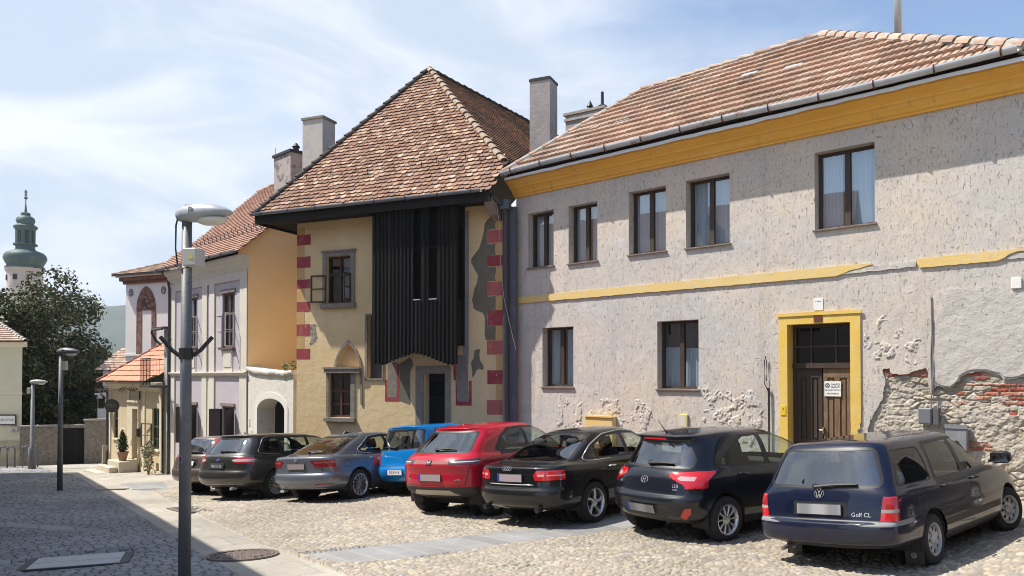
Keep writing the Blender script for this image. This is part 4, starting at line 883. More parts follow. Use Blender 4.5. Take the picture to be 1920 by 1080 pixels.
# ------------------------------------------------------------------ lilac house
LO = (-12.70686235, 28.87736329); LD = (0.70953251, -0.7046727)
def lilac_house():
    t = thing('lilac_house', 'narrow lilac house with cream pilasters, apricot gable wall and open casement windows', 'house', matrix=frame_matrix(LO, LD))
    w_ = MB(); wins = [(1.36, 2.24, 2.64, 4.44), (4.22, 5.12, 2.58, 4.41), (1.50, 2.26, -.75, .63), (4.26, 5.14, -.75, .65)]
    w_.sheet([[(0, -2.3), (6.05, -2.3), (6.05, 5.5), (0, 5.5)]]+[rect(*q) for q in wins], 0, .12); w_.build('wall', M_lilac, t)
    tr = MB()
    for x0, x1 in ((-.02, .36), (2.72, 3.10), (3.29, 3.69), (5.56, 6.05)):
        tr.box(x0, x1, -.045, -.001, 1.79, 4.775); tr.box(x0, x1, -.045, -.001, -2.3, 1.645)
    tr.box(3.10, 3.29, -.012, -.001, -2.3, 1.645); tr.box(-.02, 6.05, -.045, -.001, 4.776, 5.06)
    profile_x(tr, [(-.001, 1.645), (-.05, 1.645), (-.06, 1.68), (-.10, 1.70), (-.12, 1.745), (-.12, 1.775), (-.001, 1.789)], -.03, 6.06)
    profile_x(tr, [(-.001, 5.06), (-.06, 5.06), (-.09, 5.14), (-.17, 5.22), (-.20, 5.30), (-.32, 5.40), (-.34, 5.50), (-.001, 5.51)], -.05, 6.08)
    for x0, x1, zt in ((1.48, 2.16, 2.56), (4.36, 5.02, 2.49)):
        tr.box(x0, x1, -.03, -.001, 1.79, zt); tr.box(x0+.06, x1-.06, -.05, -.031, 1.95, zt-.08); tr.box(x0-.05, x1+.05, -.06, -.032, zt-.07, zt)
    tr.build('pilasters', M_lil_trim, t)
    dk = MB(); dk.box(3.10, 3.29, -.014, -.001, 1.79, 4.77); dk.build('pilaster_groove', mat('dark_lilac', (.27, .235, .285), .9), t)  # darker lilac strip between the pilasters
    fm = mat('dark_lilac_frame', (.13, .085, .075), .65, [('noise', 8, (.2, .14, .12), .5, .7)])
    M_pale = mat('pale_inner_frame', (.52, .48, .47), .6)
    for (a, b, c_, d_) in wins[:2]:
        o = window(t, a, b, c_, d_, .05, .065, fm, M_glass_d, mull=[(.52, 0, 1, .07)], trans=[(.62, .07), (.30, .035)], curtain=[(.06, .48, .02, .98, mat('blind', (.52, .49, .50), .9)), (.56, .96, .02, .98, MATS['blind'])], sill=(.08, .10, .06))
        hd = MB(); hd.box(a-.08, b+.08, -.05, -.001, d_+.001, d_+.12); hd.build('window_head', mat('lintel_trim', (.24, .19, .185), .8), o)
        for (hx, ang, wd) in ((a+.01, R(176), .78), (b-.01, R(-68), .40)):
            sm = MB(); H_ = (d_-c_)*.60; f_ = .032
            sm.box(0, f_, -.016, .016, 0, H_); sm.box(wd-f_, wd, -.016, .016, 0, H_); sm.box(f_, wd-f_, -.016, .016, 0, f_); sm.box(f_, wd-f_, -.016, .016, H_-f_, H_); sm.box(f_, wd-f_, -.012, .012, H_*.5-.012, H_*.5+.012)
            so = sm.build('open_sash', M_pale, o); so.matrix_local = Matrix.Translation((hx, -.02, c_+.03)) @ Matrix.Rotation(ang, 4, 'Z')
    for (a, b, c_, d_) in wins[2:]:
        o = window(t, a, b, c_, d_, .05, .06, fm, M_glass_d, mull=[(.5, 0, 1, .06)], trans=[(.62, .06)], sill=(.06, .08, .05))
        hd = MB(); hd.box(a-.06, b+.06, -.05, -.001, d_+.001, d_+.10); hd.build('window_head', MATS['lintel_trim'], o)
        for (hx, ang, wd) in ((a, R(180), .44), (a, R(206), .46), (b, R(-58), .44)):
            sm = MB(); sm.box(0, wd, -.018, .018, 0, 1.30)
            for k in range(9): sm.box(.04, wd-.04, -.026, -.0181, .06+k*.135, .06+k*.135+.11)
            so = sm.build('shutter', mat('black_shutter', (.018, .012, .012), .6), o); so.matrix_local = Matrix.Translation((hx, -.03-.03*(ang > 3.3), c_+.0)) @ Matrix.Rotation(ang, 4, 'Z')
    g = MB(); tn = .85; zr = lambda b: 5.60+tn*(b+.4)-.10
    g.add([(6.05, .0, -2.0), (6.05, 4.7, -2.0), (6.05, 9.6, -2.0), (6.05, 9.6, 5.5), (6.05, 4.75, zr(4.75)), (6.05, -.05, 5.86)], [(0, 1, 2, 3, 4, 5)])
    g.add([(6.05, -.05, 5.86), (6.05, 0, 5.4), (6.05, -.34, 5.52), (6.05, -.36, 5.62)], [(0, 3, 2, 1)])
    g.build('gable_wall', M_gable, t)
    g = MB(); g.add([(-.02, 0, -2.3), (-.02, 9.6, -2.3), (-.02, 9.6, 5.5), (-.02, 4.75, zr(4.75)), (-.02, 0, 5.5), (6.0, 9.6, -2.3), (6.0, 9.6, 5.5)], [(0, 4, 3, 2, 1), (1, 2, 6, 5)]); g.build('rear_wall', M_lil_trim, t)
    ca = 1/math.hypot(1, tn); sa = tn*ca; O = Vector((0, -.4, 5.60)); U = Vector((1, 0, 0)); V = Vector((0, ca, sa)); sl = lambda b: (b+.4)/ca
    pf = [(-.62, -.05), (6.22, -.05), (6.22, sl(4.9)), (1.3, sl(4.87)), (-1.70, sl(4.25)), (-1.25, sl(2.8)), (-.65, sl(1.2)), (-.95, sl(.72))]
    rf = MB(); rf.mi = 1; sheet3(rf, O, U, V, pf); rf.add([(-1.7, 4.25, 9.53), (1.3, 4.87, 10.06), (6.22, 4.9, 10.09), (6.22, 10, 5.6), (-1.0, 10, 5.6)], [(0, 1, 2, 3, 4)]); rf.mi = 0
    tiles(rf, O, U, V, pf, .20, .165, 'flat', .018, .006, 7); roof = rf.build('roof', [M_tile_pink, M_under], t)
    h = MB(); ridge(h, (1.3, 4.87, 10.08), (6.22, 4.9, 10.10), .09, .36, 4); ridge(h, (-1.70, 4.25, 9.55), (1.3, 4.87, 10.08), .09, .36, 4); h.build('ridge_tiles', M_tile_pink, roof)
    sn = MB()
    for k_ in range(34):
        u = .6+(k_ % 17)*.33+.1*(k_ // 17); v = sl(.55+.35*(k_ // 17)); p0 = O+U*u+V*v+Vector((0, -sa, ca))*.04
        sn.tube([tuple(p0+V*.1), tuple(p0), tuple(p0+Vector((0, -.02, .13)))], .014, 5)
    sn.build('snow_hook', M_iron, roof)
    vt = MB(); vt.box(3.2, 3.5, 2.4, 2.6, 8.0, 8.25); vt.build('roof_vent', M_iron, roof)
    an = MB(); an.tube([(.3, 4.0, 9.4), (.3, 4.0, 11.0)], .012, 5); an.build('aerial', M_lead, roof)
    Mi = frame_matrix(LO, LD).inverted()
    cw = mat('white_chimney_render', (.58, .52, .46), .9, [('noise', 2, (.45, .41, .385), .5, .7)])
    p = Mi @ Vector((-6.75, 26.9, 0)); b = MB(); b.box(-.42, .42, -.36, .36, 7.5, 10.52); c = b.build('chimney', cw, t, loc=(p.x, p.y, 0), rot=(0, 0, R(22))); b = MB(); b.box(-.46, .46, -.40, .40, 10.52, 10.60); b.build('chimney_cap', M_stone, c)
    p = Mi @ Vector((-8.35, 29.2, 0)); b = MB(); b.box(-.62, .62, -.4, .4, 7.5, 9.95); c = b.build('chimney', mat('sooty_chimney', (.36, .32, .30), .9, [('noise', 3, (.13, .11, .1), .5, .65)]), t, loc=(p.x, p.y, 0)); b = MB(); b.box(-.68, .68, -.46, .46, 9.95, 10.05); b.lathe([(.11, 10.05), (.11, 10.25), (.16, 10.27), (.04, 10.42)], 12, Matrix.Translation((.3, 0, 0))); b.build('chimney_cap', M_iron, c)
    gutter(t, -.6, 6.15, -.46, 5.60, .062, M_lead, None, 4, M_anth, .9)
    p = MB(); p.tube([(-.03, -.40, 5.55), (-.05, -.15, 5.25), (-.06, -.08, 4.9), (-.06, -.08, -.4)], .05, 8); p.tube([(-.06, -.08, -.4), (-.06, -.08, -2.2)], .065, 8); p.build('downpipe', M_anth, t)
    return t, sl
H_lil, _ = lilac_house()

# ------------------------------------------------------------------ gate wall between
def gate_wall():
    O = (-8.37871402, 24.57885982); D = (0.69243344, -0.72148176)
    t = thing('gate_wall', 'whitewashed wall with arched passage and dark gate between lilac and yellow houses', 'wall', matrix=frame_matrix(O, D))
    a = [(.66, -2.2), (.66, .62)]+[(1.545+.885*math.cos(math.pi*(1-k/14)), .60+.37*math.sin(math.pi*k/14)) for k in range(1, 14)]+[(2.43, .62), (2.43, -2.2)]
    b = MB(); top = [(2.93, 1.70), (2.4, 1.66), (1.9, 1.69), (1.3, 1.69), (.7, 1.73), (.3, 1.77), (-.02, 1.84)]
    b.sheet([[(-.02, -2.2)]+a+[(2.93, -2.2)]+top], 0)
    n = len(a); b.add([(x, 0, z) for x, z in a]+[(x, .62, z) for x, z in a], [(i, i+1, i+1+n, i+n) for i in range(n-1)])
    b.add([(2.93, 0, -2.2), (2.93, .7, -2.2), (2.93, .7, 1.7), (2.93, 0, 1.7), (-.02, .7, -2.2), (-.02, .7, 1.8)], [(0, 1, 2, 3), (1, 4, 5, 2)])
    b.build('wall', M_lime, t)
    c = MB(); rr = random.Random(3); n = 30; vs = []; fs = []
    for i in range(n+1):
        x = -.02+2.97*i/n; z = float(np.interp(x, [0, .3, .7, 1.3, 1.9, 2.4, 2.93], [1.84, 1.77, 1.73, 1.69, 1.69, 1.66, 1.70])); j = rr.uniform(-.012, .012)
        vs += [(x, .72, z-.02), (x, .72, z+.10+j), (x, .35, z+.14+j), (x, -.07, z+.11+j), (x, -.09, z+.05+j), (x, -.06, z-.01+j*1.5), (x, 0, z-.02)]
    for i in range(n):
        for k in range(6): fs.append((i*7+k, (i+1)*7+k, (i+1)*7+k+1, i*7+k+1))
    fs.append(tuple(range(n*7, n*7+7))); fs.append(tuple(range(6, -1, -1))); c.add(vs, fs); c.build('coping', M_lime, t, angle=.9)
    r = MB(); ao = [(.46, -2.2), (.46, .66)]+[(1.545+1.10*math.cos(math.pi*(1-k/14)), .64+.52*math.sin(math.pi*k/14)) for k in range(1, 14)]+[(2.63, .66), (2.63, -2.2)]
    r.prism(ao+a[::-1], -.02, -.001); r.build('arch_surround', mat('white_limewash', (.71, .69, .64), .92, [('noise', 2, (.64, .61, .55), .5, .75)]), t)
    d = MB(); d.box(.5, 2.6, .60, .64, -2.2, 1.05)
    for k in range(13): d.box(.68+k*.135, .68+k*.135+.12, .575, .60, -2.2, 1.0)
    d.build('gate', M_black, t)
    p = MB(); p.box(.06, .14, -.02, -.001, .08, .30); p.box(.08, .30, -.02, -.001, -.7, -.05); p.build('wall_plates', M_lime, t)
    Mw = frame_matrix(O, D)
    for k, (x, z, s) in enumerate(((2.05, 1.80, .30), (2.55, 1.80, .38))):
        pl = thing('wall_plant', ['smaller dry weed sprouting on the middle of the gate wall coping', 'taller yellow green weed sprouting on the gate wall beside the yellow house'][k], 'plant', matrix=Mw @ Matrix.Translation((x, .2, z)))
        leaves('foliage', pl, [(0, 0, s*.45, s*.5, s*.2, s*.5)], 70, .06, mat('dry_weed', (.2, .2, .06), .8, island=[(.16, .19, .05), (.34, .30, .12), (.22, .12, .05)]), 30+k)
        st = MB()
        for q in range(5): st.tube([(0, 0, -.02), (.1*(q-2)*s*1.5, .02*q, s*.8)], .006, 4)
        st.build('stem', mat('dry_stem', (.25, .2, .1), .8), pl)
def leaves(name, parent, blobs, n, size, m, seed, shape=1.6, up=.3):
    """many small leaf faces spread through the volume of several ellipsoids (cx,cy,cz,rx,ry,rz)"""
    r = np.random.default_rng(seed); wt = np.array([b[3]*b[4]*b[5] for b in blobs])**(2/3.); wt /= wt.sum()
    idx = r.choice(len(blobs), n, p=wt); B = np.array(blobs)[idx]
    d = r.normal(size=(n, 3)); d /= np.linalg.norm(d, axis=1)[:, None]; rad = r.uniform(0.25, 1, n)**(1/2.2)*(.92+.22*r.normal(size=n)*.5)
    c = B[:, :3]+d*rad[:, None]*B[:, 3:]
    nrm = d*.7+r.normal(size=(n, 3))*.6+np.array((0, 0, up)); nrm /= np.linalg.norm(nrm, axis=1)[:, None]
    a = np.cross(nrm, r.normal(size=(n, 3))); a /= np.linalg.norm(a, axis=1)[:, None]; b = np.cross(nrm, a)
    s = size*r.uniform(.6, 1.4, n)[:, None]
    bend = nrm*s*.25
    co = np.stack([c-a*s*shape*.5, c-b*s*.42+bend, c+a*s*shape*.5, c+b*s*.42+bend], 1).reshape(-1, 3)
    return np_mesh(name, co, np.arange(4*n).reshape(n, 4), m, None, parent, smooth=False)
gate_wall()

# ------------------------------------------------------------------ sand coloured cottage
CO = (-17.10596392, 33.24633403)
def cottage():
    t = thing('corner_cottage', 'low sand coloured cottage with orange tiled roof, stone steps and an open green window', 'house', matrix=frame_matrix(CO, LD))
    w_ = MB(); nich = [(.80, -2.02), (.80, -.90)]+[(1.11+.31*math.cos(math.pi*(1-k/8)), -.90+.27*math.sin(math.pi*k/8)) for k in range(1, 8)]+[(1.42, -.90), (1.42, -2.02)]
    w_.sheet([[(-.45, -2.7), (5.30, -2.7), (5.30, 1.42), (-.45, 1.42)], rect(.03, .56, -1.0, .36), rect(2.34, 2.94, -1.70, .32), rect(4.33, 5.12, -1.19, .40), nich, rect(4.75, 5.08, -2.02, -1.70)], 0, [.10, .30, .10, .22, .15])
    w_.add([(x, .22, z) for x, z in nich], [tuple(range(len(nich)-1, -1, -1))])
    w_.add([(-.45, 0, -2.7), (-.45, 6, -2.7), (-.45, 6, 1.42), (-.45, 0, 1.42)], [(1, 0, 3, 2)]); w_.build('wall', M_sand, t)
    tr = MB()
    for x0, x1 in ((-.48, -.30), (1.72, 1.92), (3.42, 3.64), (5.14, 5.32)): tr.box(x0, x1, -.04, -.001, -1.95, 1.05)
    profile_x(tr, [(-.001, 1.05), (-.05, 1.05), (-.08, 1.15), (-.20, 1.32), (-.22, 1.40), (-.001, 1.41)], -.5, 5.34)
    tr.prism([(1.96, -1.72), (1.96, .58), (3.05, .58), (3.05, -1.72), (2.94, -1.72), (2.94, .32), (2.34, .32), (2.34, -1.72)], -.06, -.001); tr.box(1.9, 3.1, -.13, -.001, .581, .66)
    tr.box(-.5, 5.32, -.05, -.001, -2.7, -2.0) if False else None
    tr.box(-.48, .74, -.05, -.001, -2.7, -1.96); tr.box(3.3, 4.70, -.05, -.001, -2.7, -1.98); tr.prism([(.70, -2.0), (.70, -.88)]+[(1.11+.41*math.cos(math.pi*(1-k/8)), -.88+.36*math.sin(math.pi*k/8)) for k in range(1, 8)]+[(1.52, -.88), (1.52, -2.0)]+nich[::-1], -.03, -.001)
    tr.build('trim', M_sand_tr, t)
    d = MB(); d.box(2.34, 2.94, .30, .36, -1.75, .32)
    for za, zb in ((-1.6, -.7), (-.6, .2)): d.box(2.40, 2.62, .28, .30, za, zb); d.box(2.66, 2.88, .28, .30, za, zb)
    d.build('entrance_door', mat('beige_door', (.42, .34, .22), .7), t)
    window(t, .03, .56, -1.0, .36, .06, .05, M_green, M_glass_d, mull=[(.5, 0, 1, .04)], trans=[(.62, .05), (.30, .03)], sill=(.06, .07, .06), sillm=M_sand_tr)
    o = window(t, 4.33, 5.12, -1.19, .40, .06, .055, M_green, M_glass_d, mull=[(.5, 0, 1, .05)], trans=[(.55, .06), (.25, .03)], curtain=[(.06, .94, .6, .98, M_cloth)], sill=(.06, .08, .06), sillm=M_sand_tr)
    sm = MB(); wd = .72; H_ = .96; f_ = .045
    sm.box(0, f_, -.02, .02, 0, H_); sm.box(wd-f_, wd, -.02, .02, 0, H_); sm.box(f_, wd-f_, -.02, .02, 0, f_); sm.box(f_, wd-f_, -.02, .02, H_-f_, H_); sm.box(f_, wd-f_, -.015, .015, H_*.5-.015, H_*.5+.015)
    so = sm.build('open_sash', mat('brown_green_frame', (.12, .10, .06), .6), o); so.matrix_local = Matrix.Translation((4.33, -.03, -1.16)) @ Matrix.Rotation(R(190), 4, 'Z')
    v_ = MB(); v_.box(4.75, 5.08, .12, .14, -2.02, -1.70); v_.build('vent_grille', M_iron, t)
    # roof: single slope towards the street with a hip on the left
    tn = .80; ca = 1/math.hypot(1, tn); sa = tn*ca; O = Vector((0, -.32, 1.46)); U = Vector((1, 0, 0)); V = Vector((0, ca, sa)); sl = lambda b: (b+.32)/ca
    pf = [(-.95, -.03), (4.35, -.03), (5.35, .62), (5.35, sl(4.0)), (3.1, sl(4.0))]
    rf = MB(); rf.mi = 1; sheet3(rf, O, U, V, pf); rf.add([(-.95, -.32, 1.44), (3.1, 4.0, 4.9), (-.95, 8, 1.44)], [(0, 1, 2)]); rf.mi = 0
    tiles(rf, O, U, V, pf, .235, .34, 'flat', .02, .004, 9); roof = rf.build('roof', [M_tile_new, M_under], t)
    h = MB(); ridge(h, (-.97, -.34, 1.48), (3.1, 4.0, 4.92), .085, .36, 2); h.build('hip_tiles', mat('dark_red_hip_tile', (.22, .06, .045), .8), roof)
    for k, (u0, v0, ln) in enumerate(((3.75, 2.25, 1.9), (4.75, 2.1, 1.0))):
        s = MB()
        def Q(u, v, nn): return tuple(O+U*u+V*v+Vector((0, -sa, ca))*nn)
        wd = .34
        s.add([Q(u0, v0, .10), Q(u0+wd, v0, .10), Q(u0+wd, v0+ln, .10), Q(u0, v0+ln, .10), Q(u0, v0, 0), Q(u0+wd, v0, 0), Q(u0+wd, v0+ln, 0), Q(u0, v0+ln, 0)], [(0, 1, 2, 3), (4, 5, 1, 0), (5, 6, 2, 1), (7, 4, 0, 3)])
        so = s.build('skylight', M_lead, t); s = MB(); s.add([Q(u0+.05, v0+.08, .104), Q(u0+wd-.05, v0+.08, .104), Q(u0+wd-.05, v0+ln-.06, .104), Q(u0+.05, v0+ln-.06, .104)], [(0, 1, 2, 3)]); s.build('skylight_pane', mat('sky_glass', (.3, .35, .42), .08, metal=.6), so)
    gutter(t, -.95, 4.4, -.40, 1.45, .055, M_bwood, None, 2)
    p = MB(); p.tube([(-.93, -.38, 1.40), (-.75, -.2, 1.1), (-.56, -.08, .9), (-.56, -.08, -2.5)], .05, 8); p.build('downpipe', M_anth, t)
    br = MB(); br.prism([(-.62, -2.7), (-.75, -2.7), (-.60, -1.35), (-.50, -1.35)], -.25, .1); br.build('buttress', mat('buttress_stone', (.36, .32, .26), .95, [('noise', 3, (.27, .24, .2), .5, .7)]), t)
    Mc = frame_matrix(CO, LD)
    s = thing('entrance_steps', 'pale stone steps with a block landing below the cottage door', 'steps', matrix=Mc @ Matrix.Translation((0, 0, 0)))
    b = MB(); b.rbox(1.72, 3.05, -.78, -.06, -2.45, -1.74, .02); b.rbox(1.42, 2.9, -1.08, -.785, -2.5, -1.95, .02); b.rbox(.9, 2.7, -1.42, -1.085, -2.55, -2.15, .02); b.build('treads', mat('pale_step_stone', (.56, .50, .40), .9, [('noise', 4, (.46, .41, .33), .5, .7)]), s)
    pt = thing('potted_conifer', 'little green conifer in a clay pot on the cottage steps', 'plant', matrix=Mc @ Matrix.Translation((2.62, -.50, -1.74)))
    b = MB(); b.lathe([(.13, 0), (.20, .30), (.22, .30), (.22, .36), (.18, .36), (.17, .31), (.0, .31)], 16); b.build('pot', mat('terracotta', (.33, .2, .13), .85), pt)
    leaves('foliage', pt, [(0, 0, .55, .22, .22, .22), (0, 0, .8, .17, .17, .25), (0, 0, 1.05, .09, .09, .22)], 900, .05, mat('conifer_green', (.03, .05, .02), .8, island=[(.02, .035, .012), (.045, .07, .025), (.03, .05, .02)]), 4)
    mb_ = thing('letter_box', 'small black letter box on the cottage wall beside the door', 'letter box', matrix=Mc @ Matrix.Translation((3.12, -.06, -.78)))
    b = MB(); b.rbox(-.09, .09, -.08, .05, 0, .34, .015); b.build('body', M_iron, mb_); b = MB(); b.box(-.09, .09, -.10, -.081, .26, .31); b.build('flap', M_iron, mb_)
    # hanging sign
    sg = thing('hanging_sign', 'black oval sign hanging from a wrought iron bracket above the cottage door', 'sign', matrix=Mc @ Matrix.Translation((3.05, 0, .95)))
    b = MB(); b.tube([(0, 0, .18), (-.55, -.55, .16), (-1.9, -1.0, .13)], .016, 6); b.tube([(0, -.02, -.25), (0, -.02, .5)], .03, 6)
    for k in range(8): a = k*.8; b.tube([(-.12-.1*k*.6, -.1-.07*k, .16+.12*math.sin(a)), (-.2-.1*k*.6, -.15-.07*k, .16-.10*math.sin(a+1)), (-.26-.1*k*.6, -.18-.07*k, .18)], .014, 5)
    b.tube([(-1.9, -1.0, .13), (-1.15, -.8, -.28)], .012, 5); b.build('bracket', M_iron, sg)
    d = MB(); el = [(.40*math.cos(2*math.pi*k/28), .27*math.sin(2*math.pi*k/28)) for k in range(28)]; d.prism(el, -.02, .02); do = d.build('sign_board', M_iron, sg, loc=(-.95, -.75, -.50)); do.rotation_euler = (0, 0, R(22))
    v, f = text_mesh('P4LO', .22, .004); b = MB(); b.add(v, f, Matrix.Translation((0, -.024, .0)) @ TXT_UP); b.build('lettering', mat('tarnished_gold', (.12, .11, .08), .5), do)
    ln = thing('wall_lantern', 'black wrought iron lantern at the corner of the cottage', 'lantern', matrix=Mc @ Matrix.Translation((-.5, -.35, .25)))
    b = MB(); b.lathe([(.10, 0), (.14, .05), (.16, .42), (.20, .44), (.06, .58), (.03, .66)], 6); b.tube([(0, 0, .66), (0, .1, .95), (0, .38, .9)], .014, 6); b.build('housing', M_iron, ln)
    b = MB(); b.lathe([(.10, .08), (.125, .38)], 6); b.build('glass', mat('milky_glass', (.6, .62, .6), .3), ln)
    sh = thing('climbing_shrub', 'thin flowering shrub against the wall behind the brown hatchback', 'plant', matrix=Mc @ Matrix.Translation((5.5, -.55, -2.1)))
    leaves('foliage', sh, [(0, 0, .5, .25, .2, .45), (.1, 0, 1.0, .3, .2, .35), (-.3, 0, .9, .2, .2, .3)], 500, .06, mat('shrub_leaf', (.12, .14, .05), .8, island=[(.08, .11, .03), (.2, .2, .09), (.45, .42, .3), (.1, .12, .05)]), 6)
    b = MB()
    for k in range(7): b.tube([(0, 0, -.1), (.1*(k-3), 0, .6), (.13*(k-3), .02, 1.3)], .01, 4)
    b.build('stem', MATS['dry_stem'], sh)
cottage()

# ------------------------------------------------------------------ narrow balcony bay between cottage and lilac house
def bay_house():
    t = thing('balcony_annexe', 'narrow cream annexe with black iron balcony squeezed beside the lilac house', 'house', matrix=frame_matrix(LO, LD))
    w_ = MB(); w_.sheet([[(-1.02, -2.4), (-.13, -2.4), (-.13, 3.42), (-1.02, 3.42)], rect(-.72, -.20, 1.32, 3.0)], .10, [.15]); w_.add([(-1.02, .1, -2.4), (-1.02, 4, -2.4), (-1.02, 4, 3.42), (-1.02, .1, 3.42)], [(1, 0, 3, 2)])
    w_.build('wall', mat('greyed_cream_plaster', (.55, .52, .46), .9, [('noise', 1.5, (.47, .45, .41), .5, .7)]), t)
    d = MB(); d.box(-.72, -.20, .24, .28, 1.32, 3.0)
    for za, zb in ((1.45, 2.0), (2.1, 2.9)): d.box(-.66, -.26, .225, .24, za, zb)
    d.build('balcony_door', mat('door_cream', (.46, .40, .29), .7), t)
    r = MB(); r.box(-1.25, -.13, -.25, 3.5, 3.44, 3.50); r.build('roof', M_anth, t)
    g = MB(); g.tube([(-.2, -.28, 3.42), (-1.2, -.28, 3.40), (-1.28, -.26, 3.3), (-1.26, -.1, 3.0), (-1.1, .02, 2.85)], .05, 8); g.build('gutter', M_anth, t)
    b = MB(); b.box(-1.15, -.13, -.75, .09, 1.22, 1.30)
    b.build('balcony_slab', M_anth, t)
    q = MB(); q.tube([(-1.12, .05, 2.3), (-1.12, -.72, 2.3), (-.14, -.72, 2.3)], .018, 6)
    for k in range(11): q.tube([(-1.12+.098*k, -.72, 1.3), (-1.12+.098*k, -.72, 2.3)], .008, 4)
    for k in range(7): q.tube([(-1.12, -.72+.115*k, 1.3), (-1.12, -.72+.115*k, 2.3)], .008, 4)
    q.build('railing', M_iron, t)
bay_house()

# ------------------------------------------------------------------ white wall with the pointed brick arch
def gothic():
    O = (-17.6245, 35.2325); D = (.905, -.425)
    t = thing('chapel_house', 'white plastered building with blind pointed brick arch, two round medallions and low tiled roof', 'building', matrix=frame_matrix(O, D))
    ar = [(1.0, -2.0), (1.0, 4.75)]+[(1.36+.36*math.cos(math.pi*(1-k/10)), 4.75+.05*math.sin(math.pi*k/10)) for k in ()]+[(1.72, 4.75), (1.72, -2.0)]
    w_ = MB(); w_.add([(0, 0, -2.5), (3.9, 0, -2.5), (3.9, 0, 6.2), (0, 0, 6.2), (0, 6, -2.5), (0, 6, 6.2)], [(0, 1, 2, 3), (4, 0, 3, 5)]); w_.build('wall', M_goth, t)
    o_ = [(.74, 2.0), (.74, 4.78), (.80, 5.10), (.93, 5.37), (1.10, 5.57), (1.33, 5.70), (1.56, 5.57), (1.74, 5.37), (1.88, 5.08), (1.94, 4.78), (1.94, 2.0), (1.70, 2.0), (1.70, 4.60), (1.04, 4.60), (1.04, 2.0)]
    b = MB(); b.prism(o_, -.03, -.001); b.build('brick_arch', M_brick, t)
    b = MB(); b.prism([(1.04, 4.66), (1.06, 4.85), (1.15, 5.1), (1.33, 5.32), (1.52, 5.1), (1.64, 4.85), (1.68, 4.66)], -.045, -.031); b.build('arch_field', mat('arch_red', (.085, .042, .038), .9, [('cell', 12, (.3, .2, .16), .6, .7)]), t)
    b = MB()
    for cx, cz in ((.36, 5.43), (2.43, 5.45)):
        c = [(cx+.15*math.cos(k*math.pi/10), cz+.17*math.sin(k*math.pi/10)) for k in range(20)]; ci = [(cx+.115*math.cos(k*math.pi/10), cz+.135*math.sin(k*math.pi/10)) for k in range(20)]
        b.add([(x, -.02, z) for x, z in c]+[(x, -.02, z) for x, z in ci], [(k, (k+1) % 20, 20+(k+1) % 20, 20+k) for k in range(20)])
        for k in range(5):
            a = k*math.pi*.4+.3; b.prism([(cx+.04*math.cos(a)+.035*math.cos(j*math.pi/3), cz+.05*math.sin(a)+.04*math.sin(j*math.pi/3)) for j in range(6)], -.02-.001*k, -.001) if k % 5 == 0 else b.prism([(cx+.075*math.cos(a)+.03*math.cos(j*math.pi/3), cz+.085*math.sin(a)+.03*math.sin(j*math.pi/3)) for j in range(6)], -.018, -.001)
    b.build('medallion', mat('dark_medallion', (.07, .05, .055), .8), t)
    c = MB(); c.box(-.08, 3.9, -.10, -.001, 5.82, 5.95); c.box(-.18, 3.9, -.22, -.001, 5.951, 6.12); c.build('brick_cornice', mat('brick_cornice_red', (.14, .065, .05), .9, [('cell', 7, (.2, .1, .08), .4, .7)]), t)
    c = MB(); c.box(-.30, 3.9, -.34, -.001, 6.121, 6.17); c.build('white_fascia', M_goth, t)
    b = MB(); b.box(-.04, 3.9, -.05, -.001, 2.55, 2.64); b.build('ledge', M_goth, t)
    tn = .42; ca = 1/math.hypot(1, tn); sa = tn*ca; O3 = Vector((0, -.40, 6.24)); U = Vector((1, 0, 0)); V = Vector((0, ca, sa)); sl = lambda bb: (bb+.4)/ca
    pf = [(-.42, -.02), (4.6, -.02), (5.2, sl(3.3)), (3.55, sl(3.0))]
    rf = MB(); rf.mi = 1; sheet3(rf, O3, U, V, pf); rf.mi = 0; tiles(rf, O3, U, V, pf, .2, .2, 'flat', .018, .004, 11); rf.mi = 1; rf.add([(-.42, -.42, 6.2), (4.6, -.42, 6.2), (3.55, 3.0, 7.6), (-.42, 7, 6.2)], [(0, 2, 3)]); rf.add([(-.42, -.42, 6.16), (4.4, -.42, 6.16), (4.4, -.42, 6.235), (-.42, -.42, 6.235)], [(0, 1, 2, 3)])
    roof = rf.build('roof', [mat('pale_clay_tile', (.45, .34, .25), .9, island=[(.44, .30, .21), (.50, .37, .27), (.40, .27, .19)]), M_iron], t)
    h = MB(); ridge(h, (-.42, -.40, 6.26), (3.55, 3.0, 7.70), .08, .36, 2); h.build('hip_tiles', M_tile_pink, roof)
    cc = MB(); cc.box(1.55, 2.0, 2.4, 2.8, 6.5, 7.95); c_ = cc.build('chimney', mat('lilac_chimney', (.36, .33, .36), .9), t); cc = MB(); cc.box(1.52, 2.03, 2.37, 2.83, 7.95, 8.0); cc.tube([(1.78, 2.6, 8.0), (1.78, 2.6, 8.16), (1.62, 2.6, 8.17), (1.94, 2.6, 8.17)], .02, 5); cc.build('chimney_cap', M_iron, c_)
gothic()
